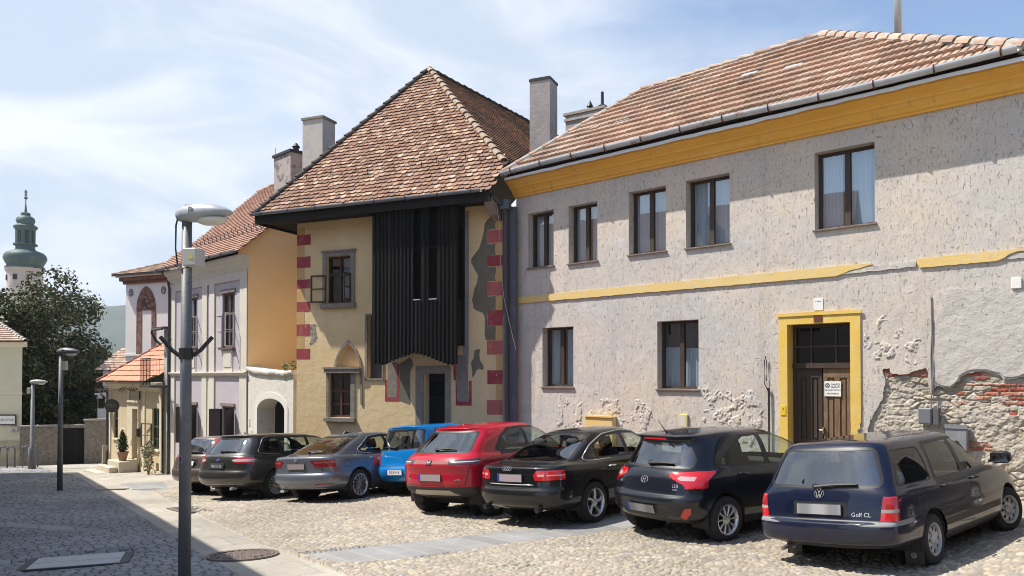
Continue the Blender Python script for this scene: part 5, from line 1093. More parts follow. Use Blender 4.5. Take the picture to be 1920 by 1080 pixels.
def far_house():
    t = thing('red_roof_house', 'distant brick house with red tiled roof and chimney between chestnut tree and white building', 'house', loc=(-24.6, 46.5, 0))
    b = MB(); b.box(0, 6, 0, 5, -3.5, 2.0); b.build('wall', M_goth, t)
    b = MB(); b.box(.4, 6, -.04, -.001, 2.0-1.0, 2.0); b.box(-.3, 6, -.3, -.041, .75, .92); b.build('brick_band', mat('old_brick_wall', (.19, .10, .065), .95, [('noise', 3, (.27, .17, .11), .45, .7), ('noise', 14, (.12, .08, .06), .6, .75)]), t)
    rf = MB(); O = Vector((0, -.3, 2.0)); U = Vector((1, 0, 0)); V = Vector((0, .85, .5)); pf = [(-.3, 0), (6.2, 0), (6.2, 2.6), (.0, 2.6)]; rf.mi = 1; sheet3(rf, O, U, V, pf); rf.mi = 0; tiles(rf, O, U, V, pf, .22, .3, 'flat', .02, .004, 3)
    r = rf.build('roof', [M_tile_red, M_under], t); chimney(t, 1.35, 2.2, .5, 1.1, 2.0, 3.35, M_brick, .08)
    b = MB(); b.box(.5, 1.8, -1.5, -.2, -3.6, .55); b.box(.38, 1.9, -1.6, -.1, .55, .66); b.build('porch', M_goth, t)
far_house()

# ------------------------------------------------------------------ pale corner building on the left, and the shaded row along the street
def left_building():
    t = thing('pale_corner_building', 'pale cream corner building with tiled hip roof and street name plate', 'building', loc=(-25.4, 40.1, 0))
    b = MB(); pl = [(-14, 0), (0, 0), (-5.9, 7.6), (-14, 7.6)]
    for i in range(4): p, q = pl[i], pl[(i+1) % 4]; b.add([(p[0], p[1], -3.5), (q[0], q[1], -3.5), (q[0], q[1], 3.4), (p[0], p[1], 3.4)], [(0, 1, 2, 3)])
    b.build('wall', mat('pale_cream_wall', (.62, .585, .44), .9, [('noise', .5, (.55, .52, .40), .45, .7)]), t)
    b = MB(); profile_x(b, [(-.001, 3.15), (-.06, 3.15), (-.12, 3.25), (-.25, 3.35), (-.25, 3.42), (-.001, 3.43)], -14, .25); b.box(-14, .03, -.04, -.001, .72, .80); b.build('cornice', mat('pale_cornice', (.68, .63, .52), .9), t)
    b = MB(); b.box(-14, .02, -.05, -.001, -3.5, -1.7); b.build('plinth', mat('tan_plinth', (.42, .37, .28), .95, [('noise', 2, (.3, .26, .2), .5, .7)]), t)  # plinth in a darker tan than the wall above
    rf = MB(); tn = .43; ca = 1/math.hypot(1, tn); sa = tn*ca; O = Vector((0, -.45, 3.45)); U = Vector((1, 0, 0)); V = Vector((0, ca, sa)); pf = [(-14, 0), (.45, 0), (-5.5, 5.0/ca), (-14, 5.0/ca)]; rf.mi = 1; sheet3(rf, O, U, V, pf)
    rf.add([(.45, -.45, 3.44), (-5.6, 8.0, 3.44), (-5.5, 4.55, 5.58), (-14, 8.0, 3.44), (-14, 4.55, 5.58)], [(0, 1, 2), (1, 3, 4, 2)]); rf.mi = 0; tiles(rf, O, U, V, pf, .22, .3, 'flat', .02, .005, 5); r = rf.build('roof', [M_tile_red, M_under], t)
    h = MB(); ridge(h, (.45, -.45, 3.48), (-5.5, 4.55, 5.63), .1, .36, 2); h.build('hip_tiles', M_mort, r)
    s = thing('street_sign', 'white street name plate with dark frame on the pale corner building', 'sign', loc=(-26.2, 40.05, -.62))
    b = MB(); b.box(-.85, .55, -.03, 0, -.28, .28); b.build('sign_frame', mat('maroon_frame', (.08, .03, .035), .6), s); b = MB(); b.box(-.80, .50, -.036, -.0301, -.21, .21); b.build('plate', M_white, s)
    v, f = text_mesh('CSALKAI UTCA', .17, .004); b = MB(); b.add(v, f, Matrix.Translation((-.15, -.039, 0)) @ TXT_UP); b.build('lettering', MATS['ink'], s)
    s = thing('intercom_box', 'small grey box on the pale wall just below the street name plate', 'box', loc=(-25.75, 40.05, -1.1)); b = MB(); b.rbox(-.2, .2, -.05, 0, -.13, .13, .02); b.build('housing', mat('pale_grey_box', (.5, .48, .42), .7), s); b = MB(); b.rbox(-.05, .08, -.08, -.051, -.09, .02, .008); b.build('knob', M_box, s)
left_building()
def shade_row():
    A = Vector((-6.98, 9.0, 0)); B = Vector((-22.9, 31.9, 0)); d = (A-B).normalized()
    D = (d.x, d.y)
    Mx = frame_matrix((B.x, B.y), D)      # local x runs from the far end towards the viewer; the fronts face +? (street side is -y)
    Lr = (A-B).length
    for k, (a, b, lab, cm) in enumerate(((0, 9.0, 'far plain rendered row house on the shaded side of the street', (.55, .50, .38)), (9.0, 18.5, 'middle cream row house on the shaded side of the street', (.60, .55, .45)), (18.5, Lr+1.6, 'near greyish row house on the shaded side of the street', (.50, .48, .44)))):
        t = thing('row_house', lab, 'house', matrix=Mx @ Matrix.Translation((a, 0, 0)))
        L_ = b-a; w_ = MB()
        ws = []; n = int(L_/2.4)
        for i in range(n):
            xc = L_*(i+.5)/n
            for z0, z1 in ((.2, 1.7), (3.2, 4.7)): ws.append((xc-.5, xc+.5, z0-a*.0, z1))
        # street side is local +y here when x runs towards the viewer
        w_.box(0, L_, -8, 0, -4, 5.9); w_.build('wall', mat('row_plaster_%s' % 'abc'[k], cm, .9, [('noise', 1, tuple(c*.85 for c in cm), .5, .7)]), t)
        for (x0, x1, z0, z1) in ws:
            f = MB(); f.box(x0, x1, .002, .05, z0, z1); o = f.build('window', M_frame_w, t); p = MB(); p.box(x0+.08, x1-.08, .051, .056, z0+.08, z1-.08); p.build('pane', mat('dark_pane', (.02, .025, .03), .05), o)
        r = MB(); r.prism([(-8.3, 5.95), (.0, 5.95), (.0, 6.02), (-4.0, 9.1), (-8.3, 6.0)], 0, L_, Matrix(((0, 1, 0, 0), (1, 0, 0, 0), (0, 0, 1, 0), (0, 0, 0, 1)))); ro = r.build('roof', mat('row_tiles', (.22, .12, .08), .9, [('noise', 3, (.13, .08, .06), .5, .7)]), t)
        if k: chimney(t, L_*.4, L_*.4+.7, -3.4, -2.8, 7.5, 10.2, M_mort)
shade_row()

def back_row():
    """houses across the top of the square, behind the viewer; glass and paint mirror them"""
    for k, (x0, x1, h, cm) in enumerate(((-9, 3.5, 7.6, (.42, .36, .28)), (3.6, 15, 6.6, (.36, .33, .30)))):
        t = thing('terrace_house', ['ochre grey terrace house standing behind the viewer', 'grey terrace house behind the viewer, right of the ochre grey one'][k], 'house', loc=(x0, -9.5, 0))
        L_ = x1-x0; b = MB(); b.box(0, L_, -8, 0, -1, h); b.build('wall', mat('terrace_plaster_%s' % 'ab'[k], cm, .9, [('noise', 1, tuple(c*.8 for c in cm), .5, .7)]), t)
        n = int(L_/2.6)
        for i in range(n):
            xc = L_*(i+.5)/n
            for z0 in (1.0, 4.2):
                f = MB(); f.box(xc-.55, xc+.55, .002, .05, z0, z0+1.6); o = f.build('window', M_frame_w, t); p = MB(); p.box(xc-.47, xc+.47, .051, .056, z0+.08, z0+1.52); p.build('pane', MATS['dark_pane'], o)
        r = MB(); r.prism([(-8.3, h+.02), (.4, h+.02), (-4.0, h+3.2)], -.2, L_+.2, Matrix(((0, 1, 0, 0), (1, 0, 0, 0), (0, 0, 1, 0), (0, 0, 0, 1)))); r.build('roof', MATS['row_tiles'], t)
back_row()

def next_house():  # unseen house added so car windows mirror a wall, not bright sky
    t = thing('plain_house', 'unseen plain brown rendered house added past the peeling brick corner', 'house', matrix=frame_matrix(GO, GD) @ Matrix.Translation((11.3, .02, 0)))
    b = MB(); b.box(0, 9, 0, 7, -1.5, 5.6); b.build('wall', mat('brown_render', (.46, .41, .34), .9, [('noise', 1, (.38, .33, .27), .5, .7)]), t)
    for x in (2.6, 4.6, 6.6):
        f = MB(); f.box(x-.5, x+.5, -.05, -.002, 1.2, 2.7); o = f.build('window', M_frame_w, t); p = MB(); p.box(x-.42, x+.42, -.056, -.051, 1.28, 2.62); p.build('pane', MATS['dark_pane'], o)
    r = MB(); r.prism([(-.2, 5.62), (3.5, 8.2), (7.2, 5.62)], 0.1, 9.2, Matrix(((0, 1, 0, 0), (1, 0, 0, 0), (0, 0, 1, 0), (0, 0, 0, 1)))); r.build('roof', MATS['row_tiles'], t)
next_house()
# ------------------------------------------------------------------ street lamps
M_galv = mat('weathered_galvanised_pole', (.13, .132, .14), .55, [('noise', 2.5, (.19, .192, .20), .5, .7), ('noise', 14, (.085, .085, .09), .6, .75), ('noise', 1.1, (.13, .095, .075), .58, .72, (3, 3, .6), .7)], [('noise', 40, .002)], metal=.25)
M_head = mat('grey_lamp_housing', (.36, .385, .405), .42, [('noise', 4, (.30, .32, .34), .5, .7)])
M_lens = mat('milky_lens', (.62, .60, .52), .25)
def lamp_head(parent, z, L_=.62, m=M_head):
    """streamlined luminaire with a drop lens below, reaching out along +x"""
    secs = [(-.10, .045, .05, .045), (-.09, .075, .06, .06), (-.02, .095, .085, .075), (.10, .115, .10, .08), (.24, .12, .095, .07), (.36, .11, .08, .05), (.46, .085, .052, .032), (.53, .04, .022, .015), (.545, .005, .004, .003)]
    h = MB(); n = 16; vs = []; fs = []
    for (x, hw, up, dn) in secs:
        xx = x*L_/.62
        for k in range(n):
            a = 2*math.pi*k/n; s_ = math.sin(a)
            vs.append((xx, hw*math.cos(a), z+.055+.01*x+(up*1.22*s_ if s_ > 0 else dn*s_*.95)))
    for i in range(len(secs)-1):
        for k in range(n): fs.append((i*n+k, i*n+(k+1) % n, (i+1)*n+(k+1) % n, (i+1)*n+k))
    fs.append(tuple(range(n))); h.add(vs, fs); o = h.build('lamp_housing', m, parent, smooth=True)
    s = MB(); s.tube([(.10, -.116, z+.06), (.10, -.11, z+.115), (.10, -.06, z+.155), (.10, 0, z+.162), (.10, .06, z+.155), (.10, .11, z+.115), (.10, .116, z+.06)], .006, 5); s.box(.0, .10, -.04, .04, z+.148, z+.165); s.box(.115, .145, -.124, -.108, z+.085, z+.115); s.build('clip', m, o)
    l = MB(); prof = [(0, -.075), (.05, -.07), (.09, -.045), (.105, 0)]
    l.lathe([(max(r_, .0), z_) for r_, z_ in prof], 18, Matrix.Translation((.30*L_/.62, 0, z+.012)) @ Matrix.Diagonal((1.75, .9, 1, 1))); l.build('lens', M_lens, o, smooth=True)
    return o
def street_lamp(label, x, y, H, yaw, r0, r1, fork=False, box=None, collar=None, L_=.62, m=M_head):
    z = float(zg(x, y)); t = thing('street_lamp', label, 'street lamp', (x, y, z-.02), yaw, 'grey street lamps along the street')
    p = MB(); 
    if collar: p.lathe([(collar, -.2), (collar, 1.0), (r0, 1.06), (r1, H)], 20)
    else: p.lathe([(r0, -.2), (r1, H)], 24)
    po = p.build('pole', M_galv, t, smooth=True)
    lamp_head(t, H, L_, m)
    if box:
        b = MB(); b.rbox(.025, .195, -.115, .05, box, box+.19, .012); bo = b.build('fuse_box', mat('pale_grey_box_plastic', (.45, .44, .40), .5), t)
        b = MB(); b.box(.035, .185, -.119, -.1151, box+.012, box+.178); b.build('lid', MATS['pale_grey_box_plastic'], bo)
        b = MB(); b.prism([(.115, box+.075), (.165, box+.075), (.14, box+.125)], -.123, -.1191); b.build('warning_sign', mat('warning_yellow', (.8, .55, .02), .5), bo)
        b = MB(); b.tube([(-.09, -.02, H+.06), (-.105, -.04, H-.05), (-.10, -.05, H-.3), (-.075, -.05, H-.48), (-.03, -.06, box-.02), (.05, -.04, box)], .009, 6); b.build('cable', M_iron, t)
    return t, po
t, po = street_lamp('grey street lamp with black forked bracket, fuse box and round sticker on its pole', -3.47, 8.23, 3.90, R(-14), .067, .051, box=3.40)
f = MB(); f.lathe([(.072, 2.42), (.072, 2.54)], 20)
for a in (R(20), R(196), R(120)): f.tube([(.07*math.cos(a), .07*math.sin(a), 2.46), (.15*math.cos(a), .15*math.sin(a), 2.52), (.27*math.cos(a), .27*math.sin(a), 2.66)], .022, 8)
f.build('forked_bracket', M_iron, t)
s = MB(); n = 24; rr_ = .0655; vs = []; fs = []
for j in range(5):
    for k in range(13):
        a = R(-100)+(k/12-.5)*1.1; u = (k/12-.5)*2; v_ = (j/4-.5)*2*math.sqrt(max(0, 1-u*u)); vs.append((rr_*math.cos(a), rr_*math.sin(a), 1.365+v_*.047))
for j in range(4):
    for k in range(12): fs.append((j*13+k, j*13+k+1, j*13+14+k, j*13+13+k))
s.add(vs, fs); so = s.build('sticker', mat('faded_sticker', (.20, .20, .24), .6), t); 
s = MB()
for k in range(6):
    a = R(-100); c_ = Vector(((rr_+.0012)*math.cos(a), (rr_+.0012)*math.sin(a), 1.365)); tx = Vector((-math.sin(a), math.cos(a), 0)); an = k*math.pi/6
    p0 = c_+tx*(math.cos(an)*.02)+Vector((0, 0, math.sin(an)*.03)); p1 = c_-tx*(math.cos(an)*.02)-Vector((0, 0, math.sin(an)*.03)); s.tube([tuple(p0), tuple(p1)], .0022, 4)
s.build('star', mat('sticker_ink', (.05, .05, .1), .6), so)
M_head_d = mat('dark_lamp_housing', (.10, .105, .12), .45)
t, po = street_lamp('street lamp with dark hood and pale box on the shaded paving', -12.72, 21.81, 3.88, R(-5), .075, .055, m=M_head_d, L_=.62)
b = MB(); b.rbox(.03, .17, -.07, .07, 3.42, 3.68, .01); b.build('fuse_box', MATS['pale_grey_box_plastic'], t)
t, po = street_lamp('grey street lamp with thick foot, beside the pale corner building', -21.79, 35.18, 3.92, R(8), .10, .07, collar=.165, L_=.72)
b = MB(); b.rbox(-.22, -.06, -.08, .08, 3.45, 3.72, .01); b.build('fuse_box', MATS['pale_grey_box_plastic'], t)

# ------------------------------------------------------------------ steel hoops for bicycles
for k, (x, y, lab) in enumerate(((-24.15, 36.8, 'steel bicycle hoop standing under the street name plate'), (-22.9, 36.55, 'steel bicycle hoop beside the thick footed street lamp'))):
    t = thing('bicycle_rack', lab, 'bike rack', (x, y, float(zg(x, y))), R(8), 'steel bicycle hoops')
    b = MB()
    for dx in (0, .34): b.tube([(dx, -.35, -.1), (dx, -.35, .85), (dx, -.28, .98), (dx, 0, 1.02), (dx, .28, .98), (dx, .35, .85), (dx, .35, -.1)], .035, 8)
    b.build('hoop', M_galv, t, smooth=True); b = MB()
    for dx in (0, .34): b.lathe([(.001, .9), (.05, .93), (.06, .98), (.05, 1.03), (.001, 1.06)], 10, Matrix.Translation((dx, -.35, 0)))
    b.build('cap', M_galv, t, smooth=True)

# ------------------------------------------------------------------ covers in the paving
def cover_thing(name, label, x, y, rz):
    e = .1; z = float(zg(x, y)); gx = (float(zg(x+e, y))-float(zg(x-e, y)))/(2*e); gy = (float(zg(x, y+e))-float(zg(x, y-e)))/(2*e)
    n = Vector((-gx, -gy, 1)).normalized(); xa = Vector((math.cos(rz), math.sin(rz), 0)); xa = (xa-n*xa.dot(n)).normalized(); ya = n.cross(xa)
    M = Matrix(((xa.x, ya.x, n.x, x), (xa.y, ya.y, n.y, y), (xa.z, ya.z, n.z, z), (0, 0, 0, 1)))
    return thing(name, label, 'cover', matrix=M)
M_cast = mat('rusty_cast_iron', (.15, .115, .095), .7, [('noise', 9, (.22, .165, .14), .5, .7)], [('noise', 30, .003)])
t = cover_thing('access_cover', 'rectangular pale metal access cover set in the shaded dark paving', -5.50, 9.85, R(22))
b = MB(); b.box(-.50, .50, -.42, -.02, .012, .026); b.box(-.50, .50, -.012, .44, .012, .028); b.build('plate', mat('pale_steel_plate', (.46, .45, .44), .6, [('noise', 3, (.38, .375, .37), .5, .7), ('noise', 40, (.52, .515, .51), .5, .7)]), t)
b = MB()
for (x0, x1, y0, y1) in ((-.60, -.505, -.46, .5), (.505, .60, -.46, .5), (-.505, .505, .445, .48), (-.505, .505, -.46, -.425)): b.box(x0, x1, y0, y1, .005, .022)
b.build('frame', mat('dark_iron_frame', (.06, .06, .062), .7), t)
t = cover_thing('manhole_cover', 'round rusty cast iron manhole cover on the pale footpath', -3.50, 10.10, R(20))
b = MB(); b.lathe([(.0, .012), (.36, .012)], 40, cap=False); b.lathe([(.36, .012), (.36, .026), (.385, .026), (.385, .008)], 40, cap=False); b.lathe([(.40, .008), (.40, .024), (.45, .024), (.45, .0)], 40, cap=False); b.build('plate', M_cast, t)
b = MB()
for i in range(-4, 5):
    for j in range(-4, 5):
        if math.hypot(i*.078, j*.078) < .33: b.box(i*.078-.027, i*.078+.027, j*.078-.027, j*.078+.027, .012, .025)
b.build('lugs', M_cast, t)
t = cover_thing('drain_grate', 'slotted iron drain grate at the border of footpath and cobbles', -6.62, 15.9, R(-52))
b = MB()
for k in range(15): b.box(-.66+k*.092, -.66+k*.092+.05, -.22, .22, .014, .03)
b.box(-.70, .72, -.27, -.221, .012, .031); b.box(-.70, .72, .221, .27, .012, .031); b.build('bars', mat('grate_iron', (.19, .165, .14), .7), t)
b = MB(); b.box(-.68, .7, -.22, .22, .0, .013); b.build('pit_dark', M_dark, t)  # near-black slab paints the darkness under the bars
t = cover_thing('small_cover', 'little dark cover plate on the far part of the pale footpath', -11.2, 21.9, R(12)); b = MB(); b.box(-.5, .3, -.22, .22, .006, .02); b.build('plate', M_cast, t); b = MB(); b.box(-.45, .25, -.17, .17, .0201, .024); b.build('lid', mat('cover_lid', (.16, .14, .12), .7), t)

# ------------------------------------------------------------------ stone wall with the dark gate
def stone_wall():
    O = (-24.5, 39.1); D = (.82, .41); t = thing('stone_wall', 'dark rubble stone wall with a black boarded gate under the chestnut tree', 'wall', matrix=frame_matrix(O, D))
    m = mat('dark_rubble_wall', (.23, .20, .165), .95, [('noise', 2, (.17, .15, .12), .45, .7), ('crack', 5, (.08, .07, .055), .05, .0)], [('noise', 6, .04), ('noise', 16, .02)])  # darker rubble tone over the whole wall
    b = MB(); b.box(-.3, 1.35, 0, .5, -3.6, -.95); b.box(2.55, 8.5, 0, .5, -3.6, -.70); b.box(1.35, 2.55, 0, .5, -1.03, -.87); b.build('wall', m, t)
    b = MB(); b.prism([(-.3, -.95), (1.4, -.95), (1.4, -.85), (-.3, -.87)], -.06, .56); b.prism([(2.5, -.70), (8.5, -.70), (8.5, -.58), (2.5, -.61)], -.06, .56); b.build('coping', M_stone, t)
    b = MB(); b.box(1.36, 2.54, .12, .18, -3.6, -1.04)
    for k in range(8): b.box(1.37+k*.147, 1.37+k*.147+.133, .09, .119, -3.5, -1.1)
    b.build('gate', M_black, t)
stone_wall()

# ------------------------------------------------------------------ trees
M_leaf = mat('chestnut_leaf', (.05, .07, .02), .6, spec=.35, island=[(.030, .042, .011), (.055, .068, .017), (.085, .095, .026), (.125, .122, .040), (.042, .058, .015), (.15, .125, .055)])
M_bark = mat('chestnut_bark', (.09, .07, .05), .95, [('noise', 8, (.05, .04, .03), .5, .7)], [('noise', 10, .02)])
def tree(label, x, y, H, R_, seed, n, size, zc0=.35):
    z = float(zg(x, y)); t = thing('chestnut_tree', label, 'tree', (x, y, z-.1))
    rr = random.Random(seed); tr = MB(); tips = []
    tr.tube([(0, 0, -.2), (.05, .02, H*.2), (.0, .1, H*.4), (.1, 0, H*.62), (.05, 0, H*.8)], [R_*.075, R_*.06, R_*.05, R_*.032, R_*.012], 10)
    for k in range(22):
        a = rr.uniform(0, 6.283); h0 = H*rr.uniform(.18, .62); L_ = R_*rr.uniform(.55, .95)*(1.15-(h0/H)*.6); e = rr.uniform(.25, .9)
        p0 = Vector((0, 0, h0)); p1 = p0+Vector((math.cos(a)*L_*.5, math.sin(a)*L_*.5, L_*.32*e)); p2 = p0+Vector((math.cos(a)*L_, math.sin(a)*L_, L_*.62*e))
        tr.tube([tuple(p0), tuple(p1), tuple(p2)], [R_*.026, R_*.016, R_*.005], 6); tips += [p1, p2]
    tr.build('trunk', M_bark, t, smooth=True)
    bl = []
    for p in tips:
        s = R_*rr.uniform(.17, .30); bl.append((p.x, p.y, p.z, s*1.25, s*1.25, s))
    for k in range(46):
        a = rr.uniform(0, 6.283); ph = math.acos(rr.uniform(-.55, 1)); s = R_*rr.uniform(.13, .27)
        rad = rr.uniform(.62, 1.08); bl.append((R_*.86*rad*math.sin(ph)*math.cos(a), R_*.86*rad*math.sin(ph)*math.sin(a), H*(zc0+.17)+H*(.40)*rad*math.cos(ph), s*1.3, s*1.3, s*.85))
    for k in range(26):
        a = rr.uniform(0, 6.283); s = R_*rr.uniform(.16, .26); q = R_*rr.uniform(.35, .85); bl.append((q*math.cos(a), q*math.sin(a), H*rr.uniform(.14, .34), s*1.2, s*1.2, s))
    leaves('crown', t, bl, n, size, M_leaf, seed, 1.5, .45)
tree('big dark chestnut tree overhanging the stone wall with the gate', -31.2, 48.5, 11.9, 5.9, 3, 50000, .17)
tree('lower chestnut standing directly behind the pale corner building', -36.4, 50.0, 11.3, 5.2, 9, 36000, .18)
tree('smaller dark tree standing behind the stone wall beside the big chestnut', -30.2, 53.5, 8.0, 3.0, 14, 20000, .16)

# ------------------------------------------------------------------ church tower
def tower():
    Y = 150.0; k = Y/1450; X = (45-960)*k; zz = lambda py: (705-py)*k+EYE
    t = thing('church_tower', 'pale round church tower with green copper onion domes and open lantern', 'tower', (X, Y, 0))
    cop = mat('green_copper', (.045, .09, .085), .6, [('noise', 1.2, (.075, .135, .12), .45, .65), ('noise', .6, (.03, .055, .055), .5, .68), ('noise', 3, (.15, .24, .2), .62, .78)])
    b = MB(); b.lathe([(3.05, -6), (3.05, zz(512)), (3.3, zz(509)), (3.45, zz(504))], 24); b.build('shaft', mat('tower_plaster', (.52, .43, .40), .9, [('noise', .8, (.43, .36, .34), .5, .7)]), t, angle=.6)
    pr = lambda L_: [(r*k, zz(py)) for r, py in L_]
    b = MB(); b.lathe(pr([(32, 504), (33, 501), (30, 500), (30, 497), (33, 492), (36, 485), (35, 479), (31, 474), (24, 471), (18, 469), (16, 466), (16, 461), (20, 460), (20, 457), (15, 456)]), 24); b.build('lower_dome', cop, t, angle=.6)
    b = MB()
    for i in range(8): a = i*math.pi/4+.3; b.tube([(14*k*math.cos(a), 14*k*math.sin(a), zz(457)), (14*k*math.cos(a), 14*k*math.sin(a), zz(432))], 3.0*k, 8)
    b.lathe(pr([(5, 457), (4, 432)]), 8); b.build('lantern', cop, t)
    b = MB(); b.lathe(pr([(16, 433), (17, 430), (20, 427), (20, 424), (17, 422), (14, 420), (14, 418), (16, 414), (15, 409), (12, 406), (8, 404), (8, 399), (6, 398), (2.5, 397), (1.5, 388), (1.2, 386), (2.6, 385), (1.0, 384), (.8, 373), (3.2, 371), (3.2, 369), (.9, 367), (.7, 362)]), 20); b.build('upper_dome', cop, t, angle=.6)
    b = MB(); b.prism([(-.25, zz(366)), (.25, zz(366)), (.12, zz(361)), (.3, zz(359)), (0, zz(354)), (-.3, zz(359)), (-.12, zz(361))], -.1, .1); b.build('finial', M_lead, t)
    b = MB()
    for i in range(5): a = -2.4+i*.8; b.box(-.35, .35, -.12, .12, zz(527), zz(517), Matrix.Rotation(a, 4, 'Z') @ Matrix.Translation((0, -3.05, 0)))
    b.build('window', M_dark, t)
tower()

# ------------------------------------------------------------------ wooded hills
def hills():
    xs = np.linspace(-2300, 1000, 150); ys = np.linspace(900, 2000, 50); X, Y = np.meshgrid(xs, ys); x = X.ravel(); y = Y.ravel()
    rg_ = 130+20*vnoise(x/260, y*0, 3)+9*vnoise(x/75, y/120, 5)-.02*np.abs(x+800)
    prof = np.sin(np.clip((y-900)/1100*math.pi, 0, math.pi))
    z = -22+rg_*prof+6*vnoise(x/34, y/34, 8)*prof
    nx = len(xs); ny = len(ys); I = (np.arange(ny-1)[:, None]*nx+np.arange(nx-1)).ravel()
    o = np_mesh('hills', np.stack([x, y, z], -1), np.stack([I, I+1, I+nx+1, I+nx], -1), mat('forest_hills', (.028, .048, .034), .95, [('noise', .03, (.045, .065, .042), .45, .65), ('noise', .009, (.075, .085, .05), .55, .7)], coord='Object')); o['kind'] = 'structure'
hills()

# ------------------------------------------------------------------ summer haze
def haze():
    m, nt, N, L = _nt('summer_haze'); out = N.new('ShaderNodeOutputMaterial'); v = N.new('ShaderNodeVolumePrincipled')
    v.inputs['Color'].default_value = (.86, .93, 1, 1); v.inputs['Density'].default_value = .00024; v.inputs['Anisotropy'].default_value = .2
    L.new(v.outputs[0], out.inputs['Volume']); b = MB(); b.box(-2400, 1100, -120, 2060, -60, 150); o = b.build('haze', m); o['kind'] = 'stuff'
haze()
# ------------------------------------------------------------------ cars
def paint(name, c, metal=.0, rough=.35, flake=None):
    if name in MATS: return MATS[name]
    m, nt, N, L = _nt(name); out = N.new('ShaderNodeOutputMaterial'); b = N.new('ShaderNodeBsdfPrincipled'); L.new(b.outputs[0], out.inputs[0])
    b.inputs['Base Color'].default_value = c4(c); b.inputs['Metallic'].default_value = metal; b.inputs['Roughness'].default_value = rough
    b.inputs['Coat Weight'].default_value = .85; b.inputs['Specular IOR Level'].default_value = .12 if metal == 0 else .5
    # road dust: a little duller low down and in patches
    tc = N.new('ShaderNodeTexCoord'); n = N.new('ShaderNodeTexNoise'); n.inputs['Scale'].default_value = 3.5; n.inputs['Detail'].default_value = 6; L.new(tc.outputs['Object'], n.inputs['Vector'])
    sp = N.new('ShaderNodeSeparateXYZ'); L.new(tc.outputs['Object'], sp.inputs[0])
    mr = N.new('ShaderNodeMapRange'); mr.inputs['From Min'].default_value = .75; mr.inputs['From Max'].default_value = .15; mr.inputs['To Min'].default_value = .006; mr.inputs['To Max'].default_value = .16; L.new(sp.outputs[2], mr.inputs[0])
    mu = N.new('ShaderNodeMath'); mu.operation = 'MULTIPLY'; L.new(mr.outputs[0], mu.inputs[0]); L.new(n.outputs['Fac'], mu.inputs[1])
    mx = N.new('ShaderNodeMixRGB'); L.new(mu.outputs[0], mx.inputs[0]); mx.inputs[1].default_value = c4(c); mx.inputs[2].default_value = (.22, .19, .15, 1); L.new(mx.outputs[0], b.inputs['Base Color'])
    ad = N.new('ShaderNodeMath'); ad.operation = 'MULTIPLY_ADD'; L.new(mu.outputs[0], ad.inputs[0]); ad.inputs[1].default_value = 1.0; ad.inputs[2].default_value = .03; L.new(ad.outputs[0], b.inputs['Coat Roughness'])
    MATS[name] = m; return m
M_trim = mat('black_car_trim', (.012, .012, .013), .45)
M_plast = mat('grey_black_plastic', (.028, .028, .03), .6)
M_chrome = mat('chrome', (.72, .72, .73), .2, metal=.75)
M_tyre = mat('tyre_rubber', (.016, .016, .017), .85, [('noise', 12, (.035, .032, .028), .5, .75)])
M_alloy = mat('alloy_rim', (.55, .56, .58), .28, [('noise', 6, (.42, .42, .43), .55, .75)], metal=.85)
M_steel = mat('painted_steel_rim', (.42, .43, .44), .45, [('noise', 6, (.3, .29, .27), .5, .75)], metal=.4)
M_disc = mat('brake_disc', (.08, .075, .07), .5, metal=.6)
M_carglass = glass('car_glass', (.78, .85, .81), .05)
M_rearglass = glass('car_rear_glass', (.34, .39, .41), .20, gcol=(.9, .95, 1))
M_seat = mat('dark_seat_fabric', (.022, .022, .025), .9)
M_inside = mat('car_interior', (.02, .02, .021), .85)
def lightmat(name, c, rough=.08):
    return mat(name, c, rough, coat=1.0)
M_red = lightmat('red_lens', (.52, .010, .018)); M_dred = lightmat('dark_red_lens', (.17, .006, .012)); M_clear = lightmat('clear_lens', (.62, .60, .60)); M_amb = lightmat('orange_red_lens', (.55, .035, .015)); M_smoke = lightmat('smoked_lens', (.05, .03, .04))
M_plate = mat('blank_number_plate', (.30, .30, .31), .5, [('wave', .9, (.18, .18, .19), .2, .9, (1, 0, 1))]); M_plate_r = mat('blurred_number_plate', (.34, .27, .28), .5); M_eu = mat('plate_blue', (.01, .04, .35), .5); M_plate_w = mat('white_number_plate', (.72, .72, .70), .45); M_ink = MATS['ink']

RT = [(0, 0.0), (.30, .04), (.58, .16), (.80, .42), (.94, .78)]   # (share of half width, share of corner bow) across an end of the car
def ring_points(rg, L):
    """one closed loop of the body cage: rear centre -> right side -> front centre, half only (y<0 is the right side)"""
    uR, uF, hw, z, rb, fb, rn, fn, crown = rg['uR'], rg['uF'], rg['hw'], rg['z'], rg.get('rb', .22), rg.get('fb', .4), rg.get('rn', .97), rg.get('fn', .95), rg.get('crown', 0)
    zx = [p[0] for p in z]; zy = [p[1] for p in z]; pts = []
    for s, b in RT: pts.append((uR+rb*b, hw*rn*s))
    ua, ub = uR+rb*1.25, uF-fb*1.25
    for k in range(9):
        f = k/8; u = ua+(ub-ua)*f; wv = hw*(rn+(1-rn)*math.sin(min(1, f/.35)*math.pi/2)) if f < .5 else hw*(fn+(1-fn)*math.sin(min(1, (1-f)/.35)*math.pi/2)); pts.append((u, wv))
    for s, b in RT[::-1]: pts.append((uF-fb*b, hw*fn*s))
    out = []
    zr = rg.get('zrear', 0)
    for u, v in pts:
        zz = float(np.interp(u, zx, zy))+crown*(1-(v/hw)**2)
        out.append((u, -v, zz))
    return out
